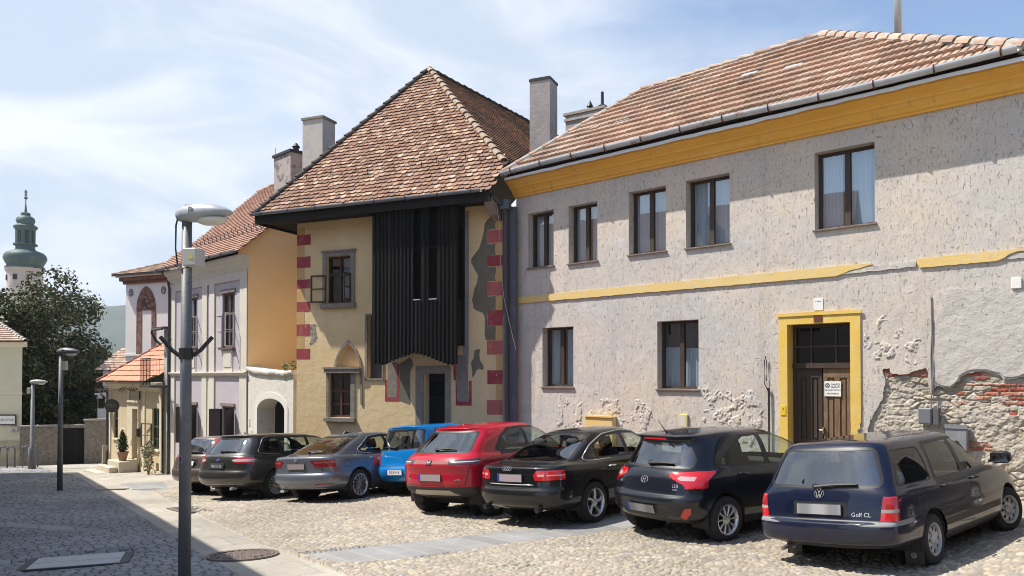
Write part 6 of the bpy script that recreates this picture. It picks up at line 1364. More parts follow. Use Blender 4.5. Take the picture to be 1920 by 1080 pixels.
def body_bmesh(cfg):
    tl = cfg.get('tail_lift', .10); fade = lambda u: max(0, min(1, (1.25-u)/.6))
    rings = [[(p[0], p[1], p[2]+tl*(1, .85, .35)[i]*fade(p[0])) if i < 3 else p for p in ring_points(r, cfg['L'])] for i, r in enumerate(cfg['rings'])]; m = len(rings[0]); bm = bmesh.new(); V = []
    for rp in rings:
        right = [bm.verts.new(p) for p in rp]; left = [right[0]]+[bm.verts.new((p[0], -p[1], p[2])) for p in rp[1:-1]]+[right[-1]]
        V.append((right, left))
    for a, b in zip(V[:-1], V[1:]):
        for i in range(m-1):
            bm.faces.new((a[0][i], a[0][i+1], b[0][i+1], b[0][i])); bm.faces.new((a[1][i+1], a[1][i], b[1][i], b[1][i+1]))
    R_, L_ = V[-1]
    for i in range(m-1):
        vs = [R_[i], R_[i+1], L_[i+1], L_[i]]; u_ = []
        for v in vs:
            if v not in u_: u_.append(v)
        bm.faces.new(u_)
    cr = bm.edges.layers.float.new('crease_edge')
    me = bpy.data.meshes.new('cage'); bm.normal_update(); bm.to_mesh(me); bm.free()
    for k, r in enumerate(cfg['rings']): pass
    o = bpy.data.objects.new('cage', me); COL.objects.link(o); ss = o.modifiers.new('s', 'SUBSURF'); ss.levels = cfg.get('sub', 3); ss.render_levels = ss.levels
    ev = o.evaluated_get(bpy.context.evaluated_depsgraph_get()); me2 = bpy.data.meshes.new_from_object(ev)
    bpy.data.objects.remove(o); bpy.data.meshes.remove(me)
    bm = bmesh.new(); bm.from_mesh(me2); bpy.data.meshes.remove(me2)
    bmesh.ops.recalc_face_normals(bm, faces=bm.faces); bm.normal_update()
    tot = sum(f.normal.z*f.calc_area() for f in bm.faces if f.calc_center_median().z > 1.0)
    if tot < 0: bmesh.ops.reverse_faces(bm, faces=bm.faces); bm.normal_update()
    zm = max(v.co.z for v in bm.verts); bz = cfg['belt']-.05; k = (cfg['H']-bz)/(zm-bz); cfg['zk'] = (cfg['H']-.012-bz)/(cfg['rings'][-1]['z'][0][1]+.012-bz)
    for v in bm.verts:
        if v.co.z > bz: v.co.z = bz+(v.co.z-bz)*k
    bm.normal_update(); bvh = BVHTree.FromBMesh(bm); F = []
    for f in bm.faces:
        F.append([[(*v.co, *v.normal) for v in f.verts], f.normal.copy(), f.calc_center_median(), 0, 0])
    bm.free()
    return F, bvh
VIEW = {'side': (0, 2), 'rear': (1, 2), 'top': (0, 1)}
def cut(bm, poly, view, flt, reg=None, mi=None, only=0):
    """cut a convex outline through the faces that pass flt(normal, centre): faces are [corner list, normal, centre, region, material]"""
    ax, ay = VIEW[view]; n = len(poly); a = sum(poly[i][0]*poly[(i+1) % n][1]-poly[(i+1) % n][0]*poly[i][1] for i in range(n))
    if a < 0: poly = poly[::-1]
    x0 = min(p[0] for p in poly); x1 = max(p[0] for p in poly); y0 = min(p[1] for p in poly); y1 = max(p[1] for p in poly)
    ed = []
    for i in range(n):
        p, q = poly[i], poly[(i+1) % n]; dx, dy = q[0]-p[0], q[1]-p[1]; ln = math.hypot(dx, dy)
        if ln > 1e-7: ed.append((dy/ln, -dx/ln, (p[0]*dy-p[1]*dx)/ln))
    new = []; lo0, lo1, hi0, hi1 = x0-.3, y0-.3, x1+.3, y1+.3
    for k, f in enumerate(bm):
        if only is not None and f[3] != only: continue
        c = f[2]
        if not (lo0 < c[ax] < hi0 and lo1 < c[ay] < hi1) or not flt(f[1], c): continue
        cur = f[0]; outs = []
        us = [v[ax] for v in cur]; ws = [v[ay] for v in cur]
        if max(us) < x0 or min(us) > x1 or max(ws) < y0 or min(ws) > y1: continue
        for (ea, eb, ec) in ed:
            d = [v[ax]*ea+v[ay]*eb-ec for v in cur]
            if max(d) <= 1e-7: continue
            if min(d) >= -1e-7: cur = None; break
            ins, ou = [], []; m = len(cur)
            for i in range(m):
                j = (i+1) % m; di, dj = d[i], d[j]
                if di <= 0: ins.append(cur[i])
                if di >= 0: ou.append(cur[i])
                if di*dj < 0:
                    t = di/(di-dj); p, q = cur[i], cur[j]; x = tuple(p[s]+(q[s]-p[s])*t for s in range(6)); ins.append(x); ou.append(x)
            if len(ou) > 2: outs.append(ou)
            cur = ins
            if len(cur) < 3: cur = None; break
        if cur is None: continue
        r0, m0 = f[3], f[4]
        for o in outs: new.append([o, f[1], _ctr(o), r0, m0])
        f[0] = cur; f[2] = _ctr(cur)
        if reg is not None: f[3] = reg
        if mi is not None: f[4] = mi
    bm.extend(new)
def _ctr(vs):
    k = len(vs); return Vector((sum(v[0] for v in vs)/k, sum(v[1] for v in vs)/k, sum(v[2] for v in vs)/k))
def grow(poly, d):
    n = len(poly); a = sum(poly[i][0]*poly[(i+1) % n][1]-poly[(i+1) % n][0]*poly[i][1] for i in range(n)); s = 1 if a > 0 else -1; o = []
    for i in range(n):
        p, q, r = Vector(poly[i-1]), Vector(poly[i]), Vector(poly[(i+1) % n]); e1 = (q-p).normalized(); e2 = (r-q).normalized()
        n1 = Vector((e1.y, -e1.x))*s; n2 = Vector((e2.y, -e2.x))*s; b = (n1+n2); 
        if b.length < 1e-6: b = n1
        b.normalize(); o.append(tuple(q+b*(d/max(.45, b.dot(n1)))))
    return o
def rounded(poly, r, k=3):
    n = len(poly); o = []
    for i in range(n):
        p, q, s = Vector(poly[i-1]), Vector(poly[i]), Vector(poly[(i+1) % n]); a = (p-q); b = (s-q); ra = min(r, a.length*.45, b.length*.45); A = q+a.normalized()*ra; B = q+b.normalized()*ra
        for j in range(k+1):
            t = j/k; o.append(tuple(A*(1-t)**2+q*2*t*(1-t)+B*t*t))
    return o
def mirror(poly): return [(-x, y) for x, y in poly]
def take(bm, reg, name, mats, parent, off=0.0):
    """lift the faces of one region out of the body as an object of its own, keeping the smooth normals of the whole"""
    ids = {}; co = []; no = []; F = []; MI = []
    for f in bm:
        if f[3] != reg: continue
        t = []
        for v in f[0]:
            key = (round(v[0], 5), round(v[1], 5), round(v[2], 5))
            if key not in ids:
                ids[key] = len(co); l = math.sqrt(v[3]**2+v[4]**2+v[5]**2) or 1.0; n = (v[3]/l, v[4]/l, v[5]/l); co.append((v[0]+n[0]*off, v[1]+n[1]*off, v[2]+n[2]*off)); no.append(n)
            if ids[key] not in t: t.append(ids[key])
        if len(t) > 2: F.append(t); MI.append(f[4])
    if not F: return None
    me = bpy.data.meshes.new(name); me.from_pydata(co, [], F)
    for m in (mats if isinstance(mats, list) else [mats]): me.materials.append(m)
    if isinstance(mats, list): me.polygons.foreach_set('material_index', MI)
    me.polygons.foreach_set('use_smooth', [True]*len(F)); me.update(); me.normals_split_custom_set_from_vertices(no)
    o = bpy.data.objects.new(name, me); COL.objects.link(o)
    if parent: o.parent = parent
    return o
def make_wheel(parent, u, v, r, rim_r, side, style, steer=0.0, wdt=.20, m=None):
    w = empty_part('wheel', parent); w.matrix_local = Matrix.Translation((u, v, r)) @ Matrix.Rotation(steer, 4, 'Z') @ Matrix.Rotation(R(90) if side < 0 else R(-90), 4, 'X')   # local z points outward
    t = MB(); h = wdt/2
    t.lathe([(rim_r, -h*.9), (rim_r+.012, -h), (r-.05, -h*1.02), (r-.012, -h*.86), (r, -h*.6), (r, h*.6), (r-.012, h*.86), (r-.05, h*1.02), (rim_r+.012, h), (rim_r, h*.9)], 36, cap=False)
    t.build('tyre', M_tyre, w, smooth=True)
    m = m or M_alloy; d = MB(); zf = h*.80
    d.lathe([(rim_r+.004, h*.98), (rim_r-.008, h*1.0), (rim_r-.022, h*.86), (rim_r-.03, h*.2), (rim_r-.03, -h*.8)], 40, cap=False)
    if style[0] == 'spoke':
        n, wi, wo, tw = style[1:5]; hub = .062
        for k in range(n):
            a = 2*math.pi*k/n; vs = []
            prs = [(hub*.8, wi, zf*.82, 0), (rim_r*.55, (wi+wo)/2*.85, zf*.92, tw*.4), (rim_r-.018, wo, zf*.98, tw)]
            for (rad, hw_, z_, t_) in prs:
                ca, sa = math.cos(a+t_), math.sin(a+t_); px, py = -sa, ca
                for (ww, dz) in ((-1, -.004), (-.45, .010), (.45, .010), (1, -.004), (1, -.035), (-1, -.035)): vs.append((rad*ca+px*hw_*ww, rad*sa+py*hw_*ww, z_+dz))
            fs = []
            for i in range(2):
                for j in range(6): fs.append((i*6+j, i*6+(j+1) % 6, i*6+6+(j+1) % 6, i*6+6+j))
            d.add(vs, fs)
        d.lathe([(hub+.012, zf*.6), (hub+.012, zf*.84), (hub-.01, zf*.9), (.034, zf*.9), (.032, zf*.84), (.0, zf*.85)], 20, cap=False)
    else:
        hub = .09; nh = 8
        d.lathe([(rim_r-.02, zf*.75), (rim_r*.86, zf*.80), (rim_r*.80, zf*.95)], 40, cap=False); d.lathe([(rim_r*.56, zf*1.0), (rim_r*.45, zf*.75), (.05, zf*.7), (.045, zf*.95), (0, zf*.97)], 32, cap=False)
        for k in range(nh):
            a0 = 2*math.pi*(k+.18)/nh; a1 = 2*math.pi*(k+.82)/nh; vs = []
            for (rad, z_) in ((rim_r*.80, zf*.95), (rim_r*.56, zf*1.0)):
                for j in range(4): a = a0+(a1-a0)*j/3; vs.append((rad*math.cos(a), rad*math.sin(a), z_))
            d.add(vs, [(j, j+1, j+5, j+4) for j in range(3)])
    ro = d.build('rim', m, w, angle=.7)
    b = MB(); b.lathe([(rim_r-.03, -h*.2), (.0, -h*.2)], 24, cap=False); b.lathe([(rim_r*.72, h*.12), (.05, h*.14), (.05, h*.2), (0, h*.2)], 24, cap=False); b.build('brake_disc', M_disc, w)
    return w
def side_f(s): return lambda n, c: n.y*s > .14
def rear_f(n, c): return n.x < -.22
SEAT_PROTO = []
def add_seat(parent, u, v, z=.33, wd=.50, bench=False):
    if bench:
        b = MB(); b.rbox(-.05, .48, -wd, wd, .0, .22, .05)
        b.add([(-.28, -wd, .80), (-.12, -wd, .84), (.05, -wd, .15), (-.12, -wd, .1), (-.28, wd, .80), (-.12, wd, .84), (.05, wd, .15), (-.12, wd, .1)], [(0, 1, 2, 3), (7, 6, 5, 4), (0, 4, 5, 1), (1, 5, 6, 2), (3, 7, 4, 0)])
        for k in (-1, 1): b.rbox(-.30, -.19, k*wd*.55-.13, k*wd*.55+.13, .83, 1.0, .035)
    else:
        b = MB(); b.rbox(-.02, .50, -wd/2, wd/2, .0, .20, .05)
        M = Matrix.Rotation(R(-18), 4, 'Y'); b.rbox(-.07, .07, -wd/2+.02, wd/2-.02, .1, .78, .06, M); b.rbox(-.06, .05, -.14, .14, .80, 1.02, .05, M)
    o = b.build('seat', M_seat, parent, loc=(u, v, z), angle=.9); return o
def plate(parent, bvh, z, text=None, m=None, eu=True, y=0, wd=.52, ht=.112, ink=None, tilt=0, fr=True):
    hit = bvh.ray_cast(Vector((-2, y, z)), Vector((1, 0, 0))); x = hit[0].x; n = hit[1]; hz = [bvh.ray_cast(Vector((-2, y, z+dz)), Vector((1, 0, 0)))[0].x for dz in (-.05, .05)]
    x = min(hz+[x]); sl = math.atan2(hz[1]-hz[0], .10)
    M = Matrix.Translation((x-.014, y, z)) @ Matrix.Rotation(sl+tilt, 4, 'Y') @ Matrix(((0, 1, 0, 0), (-1, 0, 0, 0), (0, 0, 1, 0), (0, 0, 0, 1)))   # local x to the right seen from behind, -y... towards the rear
    b = MB(); b.rbox(-wd/2-.008, wd/2+.008, .0, .012, -ht/2-.008, ht/2+.008, .004)
    o = b.build('number_plate', M_trim, parent, matrix=M)
    b = MB(); b.box(-wd/2+(.045 if eu else 0), wd/2, -.002, -.0003, -ht/2, ht/2); b.build('plate_face', m or M_plate, o)
    if eu: b = MB(); b.box(-wd/2, -wd/2+.045, -.002, -.0003, -ht/2, ht/2); b.build('country_band', M_eu, o)
    if text: v, f = text_mesh(text, .098, .001); b = MB(); b.add(v, f, Matrix.Translation((.02 if eu else 0, -.0028, 0)) @ Matrix.Diagonal((.92, 1, 1, 1)) @ TXT_UP); b.build('plate_letters', ink or M_ink, o)
    return o
def rear_place(bvh, y, z, lift=.004):
    hit = bvh.ray_cast(Vector((-2, y, z)), Vector((1, 0, 0))); n = hit[1].normalized()
    if n.x > 0: n = -n
    up = (Vector((0, 0, 1))-n*n.z).normalized(); xr = up.cross(n).normalized()   # to the right seen from behind = -y
    p = hit[0]+n*lift
    return Matrix(((xr.x, -n.x, up.x, p.x), (xr.y, -n.y, up.y, p.y), (xr.z, -n.z, up.z, p.z), (0, 0, 0, 1)))
def badge_text(parent, bvh, y, z, txt, size, m=None, name='badge'):
    v, f = text_mesh(txt, size, .006); b = MB(); b.add(v, f, TXT_UP); return b.build(name, m or M_chrome, parent, matrix=rear_place(bvh, y, z))
def ring2(mb, r0, r1, sx=1, sz=1, cx=0, cz=0, n=28, d=.008):
    o = [(math.cos(2*math.pi*k/n), math.sin(2*math.pi*k/n)) for k in range(n)]
    vs = [(cx+x*r0*sx, 0, cz+z*r0*sz) for x, z in o]+[(cx+x*(r0+r1)/2*sx, -d, cz+z*(r0+r1)/2*sz) for x, z in o]+[(cx+x*r1*sx, 0, cz+z*r1*sz) for x, z in o]
    fs = []
    for k in range(n):
        j = (k+1) % n; fs += [(k, j, n+j, n+k), (n+k, n+j, 2*n+j, 2*n+k)]
    mb.add(vs, fs)
def wiper(parent, bvh, y0, z0, y1, z1, th=.018):
    def P(y, z): h = bvh.ray_cast(Vector((-2, y, z)), Vector((1, 0, 0))); n = h[1] if h[1].x < 0 else -h[1]; return h[0]+n*.03
    a = P(y0, z0); m_ = P((y0+y1)/2, (z0+z1)/2+.01); e = P(y1, z1); b = MB(); b.tube([tuple(a), tuple(m_), tuple(e)], [th*1.2, th*.8, th*.45], 6)
    c = P(y0+(y1-y0)*.25, z0+(z1-z0)*.25-.02)+Vector((.018, 0, 0)); b.tube([tuple(c), tuple(e+Vector((.018, 0, 0)))], .008, 5)
    b.lathe([(.035, 0), (.03, .03), (0, .035)], 12, Matrix.Translation(a+Vector((.03, 0, 0))) @ Matrix.Rotation(R(-90), 4, 'Y')); return b.build('rear_wiper', M_trim, parent)
def strip(parent, bvh, pts, r, m, name, lift=.004):
    q = []
    for (y, z) in pts: h = bvh.ray_cast(Vector((-2, y, z)), Vector((1, 0, 0))); n = h[1] if h[1].x < 0 else -h[1]; q.append(tuple(h[0]+n*lift))
    b = MB(); b.tube(q, r, 6); return b.build(name, m, parent, smooth=True)
def side_strip(parent, bvh, pts, r, m, name, s=-1, lift=.003):
    q = []
    for (u, z) in pts: h = bvh.ray_cast(Vector((u, 2*s, z)), Vector((0, -s, 0))); n = h[1] if h[1].y*s > 0 else -h[1]; q.append(tuple(h[0]+n*lift))
    b = MB(); b.tube(q, r, 6); return b.build(name, m, parent, smooth=True)
def handle(parent, bvh, u, z, m, s=-1, ln=.17):
    h = bvh.ray_cast(Vector((u, 2*s, z)), Vector((0, -s, 0))); b = MB(); y = h[0].y
    b.tube([(u-ln/2, y-s*.012, z), (u-ln*.38, y+s*.032, z+.003), (u, y+s*.042, z+.004), (u+ln*.38, y+s*.032, z+.003), (u+ln/2, y-s*.012, z)], [.013, .016, .016, .016, .012], 8); return b
def build_car(cfg, name, label):
    X, Y, yaw = cfg['pose']; fw = Vector((math.sin(yaw), math.cos(yaw), 0)); rt = Vector((math.cos(yaw), -math.sin(yaw), 0)); wb, ro, tr = cfg['wb'], cfg['ro'], cfg['W']/2-.11
    g = lambda u, v: Vector(((fw*u+rt*v).x+X, (fw*u+rt*v).y+Y, float(zg((fw*u+rt*v).x+X, (fw*u+rt*v).y+Y))))
    a, b_, c_, d_ = g(ro, -tr), g(ro, tr), g(ro+wb, -tr), g(ro+wb, tr)
    F = ((c_+d_)-(a+b_)).normalized(); Rt = ((b_+d_)-(a+c_)); Lf = -(Rt-F*Rt.dot(F)).normalized(); Up = F.cross(Lf).normalized(); ctr = (a+b_+c_+d_)/4
    org = ctr-F*(ro+wb/2)+Vector((0, 0, .012+cfg.get('dz', 0)))
    M = Matrix(((F.x, Lf.x, Up.x, org.x), (F.y, Lf.y, Up.y, org.y), (F.z, Lf.z, Up.z, org.z), (0, 0, 0, 1)))
    t = thing(name, label, 'car', matrix=M, group='cars parked nose in along the houses')
    bm, bvh = body_bmesh(cfg); W = cfg['W']; PM = cfg['paint']
    zk = cfg['zk']; b0 = cfg['belt']-.05
    zs = lambda poly: [(x, b0+(z-b0)*zk if z > b0 else z) for x, z in poly]
    cfg = dict(cfg, side_windows=[zs(p) for p in cfg['side_windows']], rear_window=zs(cfg['rear_window']), front_window=zs(cfg['front_window']), doors=[zs(p) for p in cfg['doors']]); 
    if cfg.get('dlo'): cfg['dlo'] = zs(cfg['dlo'])
    regs = []   # (reg id, name, materials, parent key, offset)
    body_m = [PM, M_trim, M_chrome, M_plast, M_red, cfg.get('lower', M_plast)]
    R_ = 10
    # wheel arches
    for u in (ro, ro+wb):
        for s in (-1, 1):
            ra = cfg['r']+cfg.get('arch', .045); circ = [(u+ra*math.cos(2*math.pi*k/28), cfg['r']+.015+ra*math.sin(2*math.pi*k/28)) for k in range(28)]
            if cfg.get('arch_trim'): cut(bm, [(u+(ra+.05)*math.cos(2*math.pi*k/28), cfg['r']+.015+(ra+.05)*math.sin(2*math.pi*k/28)) for k in range(28)], 'side', lambda n, c: n.y*s > .2, mi=cfg['arch_trim'])
            cut(bm, circ, 'side', lambda n, c, s=s: c.y*s > W*.25 and (abs(n.y) > .15 or c.z < .5), reg=9)
    # lower cladding etc. by material
    for (poly, view, s, mi) in cfg.get('mats', ()):
        for pl in ([poly] if view != 'rear2' else [poly, mirror(poly)]):
            if view == 'side': 
                for sd in (-1, 1): cut(bm, pl, 'side', side_f(sd), mi=mi)
            else: cut(bm, pl, 'rear', rear_f, mi=mi)
    # side windows
    k = R_
    for sd in (-1, 1):
        if cfg.get('chrome_dlo') and sd < 0: cut(bm, grow(cfg['dlo'], .032), 'side', side_f(sd), mi=2); 
        if cfg.get('dlo'): cut(bm, grow(cfg['dlo'], .012), 'side', side_f(sd), mi=1)
        for wpoly in cfg['side_windows']:
            cut(bm, grow(wpoly, .014), 'side', side_f(sd), mi=1)
            cut(bm, wpoly, 'side', side_f(sd), reg=k); regs.append((k, 'side_window', cfg.get('side_glass', M_carglass), None, -.004)); k += 1
    rw = cfg['rear_window']; cut(bm, grow(rw, .03), 'rear', lambda n, c: n.x < -.15 and c.z > cfg['belt'] and c.x < cfg['L']*.5, mi=1)
    cut(bm, rw, 'rear', lambda n, c: n.x < -.15 and c.z > cfg['belt'] and c.x < cfg['L']*.5, reg=k); regs.append((k, 'rear_window', M_rearglass, None, -.003)); k += 1
    fwp = cfg['front_window']; cut(bm, fwp, 'rear', lambda n, c: n.x > .15 and c.z > cfg['belt']-.03 and c.x > cfg['L']*.45, reg=k); regs.append((k, 'windscreen', M_carglass, None, -.003)); k += 1
    # lights
    for L_ in cfg['lights']:
        for sd in (-1, 1):
            first = None
            for (poly, view, mi) in L_['polys']:
                pl = [(x*(-sd if view == 'rear' else 1)*(1 if view == 'rear' else 1), z) for x, z in poly] if view == 'rear' else poly
                if view == 'rear': cut(bm, [(x*sd, z) for x, z in poly], 'rear', lambda n, c: n.x < -.20 and c.x < 1.3, reg=k, mi=mi, only=None if L_.get('over') else 0)
                else: cut(bm, poly, 'side', lambda n, c, sd=sd: n.y*sd > .20 and (n.x > -.85), reg=k, mi=mi)
            for (poly, view, mi) in L_.get('inner', ()):
                if view == 'rear': cut(bm, [(x*sd, z) for x, z in poly], 'rear', lambda n, c: n.x < -.1, mi=mi, only=k)
                else: cut(bm, poly, 'side', lambda n, c, sd=sd: n.y*sd > .1, mi=mi, only=k)
            regs.append((k, L_.get('name', 'tail_light'), L_['mats'], None, L_.get('off', .006))); k += 1
    # seams and doors on the right side
    doors = []
    for dp in cfg['doors']:
        cut(bm, grow(dp, .009), 'side', lambda n, c: n.y < -.25 and c.z > .1, mi=1)
        cut(bm, dp, 'side', lambda n, c: n.y < -.25, reg=k)
        regs.append((k, 'door', body_m, None, 0.0)); doors.append(k); k += 1
    # faces of a door get their paint back where the seam strip had darkened them
    for f in bm:
        if f[3] in doors and f[4] == 1 and f[2].z < cfg['belt']-.06: f[4] = 0
    for (poly, mi) in cfg.get('door_mats', ()):
        for dk in doors: cut(bm, poly, 'side', lambda n, c: n.y < -.2, mi=mi, only=dk)
    for sp in cfg.get('seams', ()):   # thin dark joint lines on the rear
        for (p, q) in zip(sp[:-1], sp[1:]):
            d = Vector((q[0]-p[0], q[1]-p[1])).normalized(); nn = Vector((-d.y, d.x))*.0058
            cut(bm, [(p[0]+nn.x, p[1]+nn.y), (p[0]-nn.x, p[1]-nn.y), (q[0]-nn.x, q[1]-nn.y), (q[0]+nn.x, q[1]+nn.y)], 'rear', rear_f, mi=1)
    for sp in cfg.get('side_seams', ()):
        for (p, q) in zip(sp[:-1], sp[1:]):
            d = Vector((q[0]-p[0], q[1]-p[1])).normalized(); nn = Vector((-d.y, d.x))*.0058
            cut(bm, [(p[0]+nn.x, p[1]+nn.y), (p[0]-nn.x, p[1]-nn.y), (q[0]-nn.x, q[1]-nn.y), (q[0]+nn.x, q[1]+nn.y)], 'side', side_f(-1), mi=1)
    take(bm, 0, 'body', body_m, t)
    objs = {}
    for (rid, nm, ms, pk, off) in regs:
        o = take(bm, rid, nm, ms, t, off)
        if o is not None: objs[rid] = o
    # underbody, wells, cabin
    ub = MB(); L0 = cfg['L']; rb_ = W/2-.13
    ub.box(ro+.3, L0-.25, -rb_, rb_, .20, .24); ub.box(.35, ro+.3, -.45, .45, .33, .36)
    for u in (ro, ro+wb):
        for s in (-1, 1):
            Mx = Matrix.Translation((u, 0, cfg['r']+.02)) @ Matrix.Rotation(R(90), 4, 'X'); ra = cfg['r']+.06
            y0, y1 = sorted((s*(W/2-.34), s*(W/2-.035))); vs = []; fs = []
            for i in range(21):
                a = math.pi*(i/20)*1.16-.08*math.pi; vs += [(u+ra*math.cos(a), y0, cfg['r']+ra*math.sin(a)), (u+ra*math.cos(a), y1, cfg['r']+ra*math.sin(a))]
            for i in range(20): fs.append((2*i, 2*i+1, 2*i+3, 2*i+2))
            ub.add(vs, fs); yi = y0 if s > 0 else y1; ub.add([(u+ra*math.cos(math.pi*2*i/20), yi, cfg['r']+ra*math.sin(math.pi*2*i/20)) for i in range(20)], [tuple(range(20))])
    ub.box(ro-.06, ro+.06, -W/2+.25, W/2-.25, .19, .27); ub.build('underbody', M_inside, t)
    cb = MB(); bz = cfg['belt']-.08
    cb.box(cfg.get('boot', .7), L0-1.3, -W/2+.16, W/2-.16, .28, .34); cb.box(.28, cfg.get('shelf', 1.05), -W/2+.20, W/2-.20, bz-.03, bz); cb.box(L0-1.75, L0-1.15, -W/2+.18, W/2-.18, .55, bz-.02)
    cb.build('cabin_floor', M_inside, t)
    su = cfg.get('seat_u', L0-2.45); add_seat(t, su, -.36, .34); add_seat(t, su, .36, .34); add_seat(t, cfg.get('bench_u', su-.95), 0, .34, W/2-.28, True)
    for (u, st) in ((ro, 0), (ro+wb, cfg.get('steer', 0))):
        for s in (-1, 1): make_wheel(t, u, s*(W/2-.115-cfg.get('inset', 0)), cfg['r'], cfg['rim'], s, cfg['wheel'], st, cfg.get('tw', .205), cfg.get('rim_m'))
    # mirrors
    for s in (-1, 1):
        u = cfg['mirror_u']; z = cfg['belt']+.06; b = MB(); b.rbox(-.07, .07, -.11, .11, -.075, .075, .03); y = s*(W/2+.10)
        mo = b.build('mirror', cfg.get('mirror_m', PM), t, loc=(u, y, z+.04), angle=.9); b = MB(); b.box(-.076, -.0705, -.095, .095, -.06, .06); b.build('mirror_glass', mat('mirror_glass', (.7, .72, .75), .03, metal=1), mo); b = MB(); b.box(-.03, .03, min(0, -s*.14), max(0, -s*.14), -.06, -.03); b.build('mirror_arm', M_trim, mo)
    for hu, hz in cfg.get('handles', ()):
        b = handle(t, bvh, hu, hz, None); dk = [d for d, dp in zip(doors, cfg['doors']) if in_poly1(hu, hz, dp)]; b.build('door_handle', cfg.get('handle_m', PM), objs.get(dk[0]) if dk else t, smooth=True)
    return t, bvh, objs
def rg(uR, uF, hw, z, **k):
    d = dict(uR=uR, uF=uF, hw=hw, z=z if isinstance(z, (list, tuple)) else [(0, z)]); d.update(k); return d

def dlo_line(cfg):
    b0 = cfg['belt']-.05; d = [(x, b0+(z-b0)*cfg['zk'] if z > b0 else z) for x, z in cfg['dlo']]; q = grow(d, .02); return q+q[:1]
P_navy = paint('navy_paint', (.0025, .006, .024)); P_black = paint('black_paint', (.004, .0045, .006)); P_blk2 = paint('dark_blue_black_paint', (.004, .006, .012)); P_red = paint('red_paint', (.43, .008, .026), rough=.3); P_blue = paint('bright_blue_paint', (.0, .16, .46), rough=.3)
P_grey = paint('silver_grey_paint', (.165, .185, .22), metal=.55, rough=.33); P_olive = paint('dark_olive_grey_paint', (.035, .034, .028), metal=.4, rough=.3); P_brown = paint('brown_grey_paint', (.13, .105, .09), metal=.45, rough=.35)
M_skid = mat('silver_skid_plate', (.46, .44, .38), .45)
def hw_front(b): return [(-.66, b+.03), (.66, b+.03), (.56, b+.40), (-.56, b+.40)]
EM = (.0, .03)
# ---- navy estate, nearest
cfg = dict(L=4.34, W=1.695, wb=2.475, ro=1.03, r=.292, rim=.182, pose=(3.47, 8.68, R(49.6)), H=1.465, paint=P_navy, belt=.93, wheel=('steel',), rim_m=M_steel, tw=.19, mirror_u=2.98, mirror_m=M_trim, steer=R(-16), sub=3,
    rings=[rg(.10, 4.22, .70, .20), rg(.03, 4.31, .80, .255, rb=.16), rg(-.01, 4.33, .843, .33, rb=.16), rg(-.02, 4.34, .85, .46, rb=.15), rg(-.012, 4.33, .85, .565, rb=.15), rg(.0, 4.33, .848, .588, rb=.15), rg(.058, 4.28, .842, .604, rb=.12), rg(.075, 4.22, .846, [(0, .74), (4.2, .68)], rb=.10),
           rg(.10, 4.1, .832, [(0, .87), (3, .86), (3.4, .84), (4.1, .73)], rb=.12), rg(.118, 3.9, .80, [(0, .915), (3, .91), (3.4, .89), (3.9, .79)], rb=.13), rg(.128, 3.55, .79, [(0, .94), (2.9, .93), (3.2, .92), (3.55, .88)], rb=.14), rg(.14, 3.25, .775, [(0, .96), (3.2, .935)], rb=.15), rg(.255, 2.97, .715, 1.19, rb=.16), rg(.36, 2.58, .615, 1.385, rb=.15, fb=.25), rg(.41, 2.48, .55, 1.425, rb=.15, fb=.25), rg(.60, 2.25, .30, 1.45, crown=.008)],
    side_windows=[rounded([(.40, .965), (1.20, .955), (1.20, 1.325), (.60, 1.335)], .04), rounded([(1.33, .955), (2.10, .95), (2.10, 1.345), (1.40, 1.338)], .04), rounded([(2.21, .95), (3.06, .945), (2.60, 1.335), (2.21, 1.345)], .03)],
    rear_window=rounded([(-.655, .985), (.655, .985), (.525, 1.36), (-.525, 1.36)], .07), front_window=[(-.66, .96), (.66, .96), (.54, 1.34), (-.54, 1.34)],
    doors=[[(1.30, .31), (2.13, .31), (2.13, 1.37), (1.36, 1.365), (1.28, .95), (1.28, .62)], [(2.155, .31), (3.14, .31), (3.14, .93), (2.64, 1.355), (2.155, 1.37)]], handles=[(1.48, .845), (2.36, .845)], handle_m=M_trim,
    door_mats=[([(1.2, .40), (3.2, .40), (3.2, .485), (1.2, .485)], 3)], side_seams=[[(.72, .66), (.72, .80), (.90, .80), (.90, .66), (.72, .66)]],
    mats=[([(-.9, .15), (.9, .15), (.9, .335), (-.9, .335)], 'rear', 0, 3), ([(.62, .56), (.9, .56), (.9, .61), (.62, .61)], 'rear2', 0, 5), ([(.0, .56), (.55, .56), (.55, .61), (0, .61)], 'side', 0, 5), ([(-.315, .655), (.315, .655), (.315, .805), (-.315, .805)], 'rear', 0, 1), ([(3.3, .3), (4.4, .3), (4.4, .5), (3.3, .5)], 'side', 0, 3), ([(.0, .2), (.8, .2), (.8, .335), (0, .335)], 'side', 0, 3), ([(1.2, .2), (3.3, .2), (3.3, .30), (1.2, .30)], 'side', 0, 3), ([(-.10, .50), (.10, .50), (.10, .535), (-.10, .535)], 'rear', 0, 1)],
    lights=[dict(polys=[([(.66, .612), (.9, .612), (.9, .865), (.69, .865)], 'rear', 0), ([(-.1, .612), (.205, .612), (.205, .865), (-.1, .865)], 'side', 0)], inner=[([(.6, .70), (.9, .70), (.9, .735), (.6, .735)], 'rear', 1), ([(-.1, .70), (.13, .70), (.13, .735), (-.1, .735)], 'side', 1), ([(.6, .736), (.80, .736), (.80, .85), (.6, .85)], 'rear', 2)], mats=[M_red, mat('grey_lens', (.33, .28, .27), .2), mat('deep_red_lens', (.30, .012, .012), .1, coat=1)])],
    seams=[[(-.66, .60), (-.70, .88)], [(.66, .60), (.70, .88)], [(-.66, .612), (.66, .612)]], shelf=.9, lower=mat('sun_bleached_bumper', (.20, .20, .205), .6), dz=-.015)
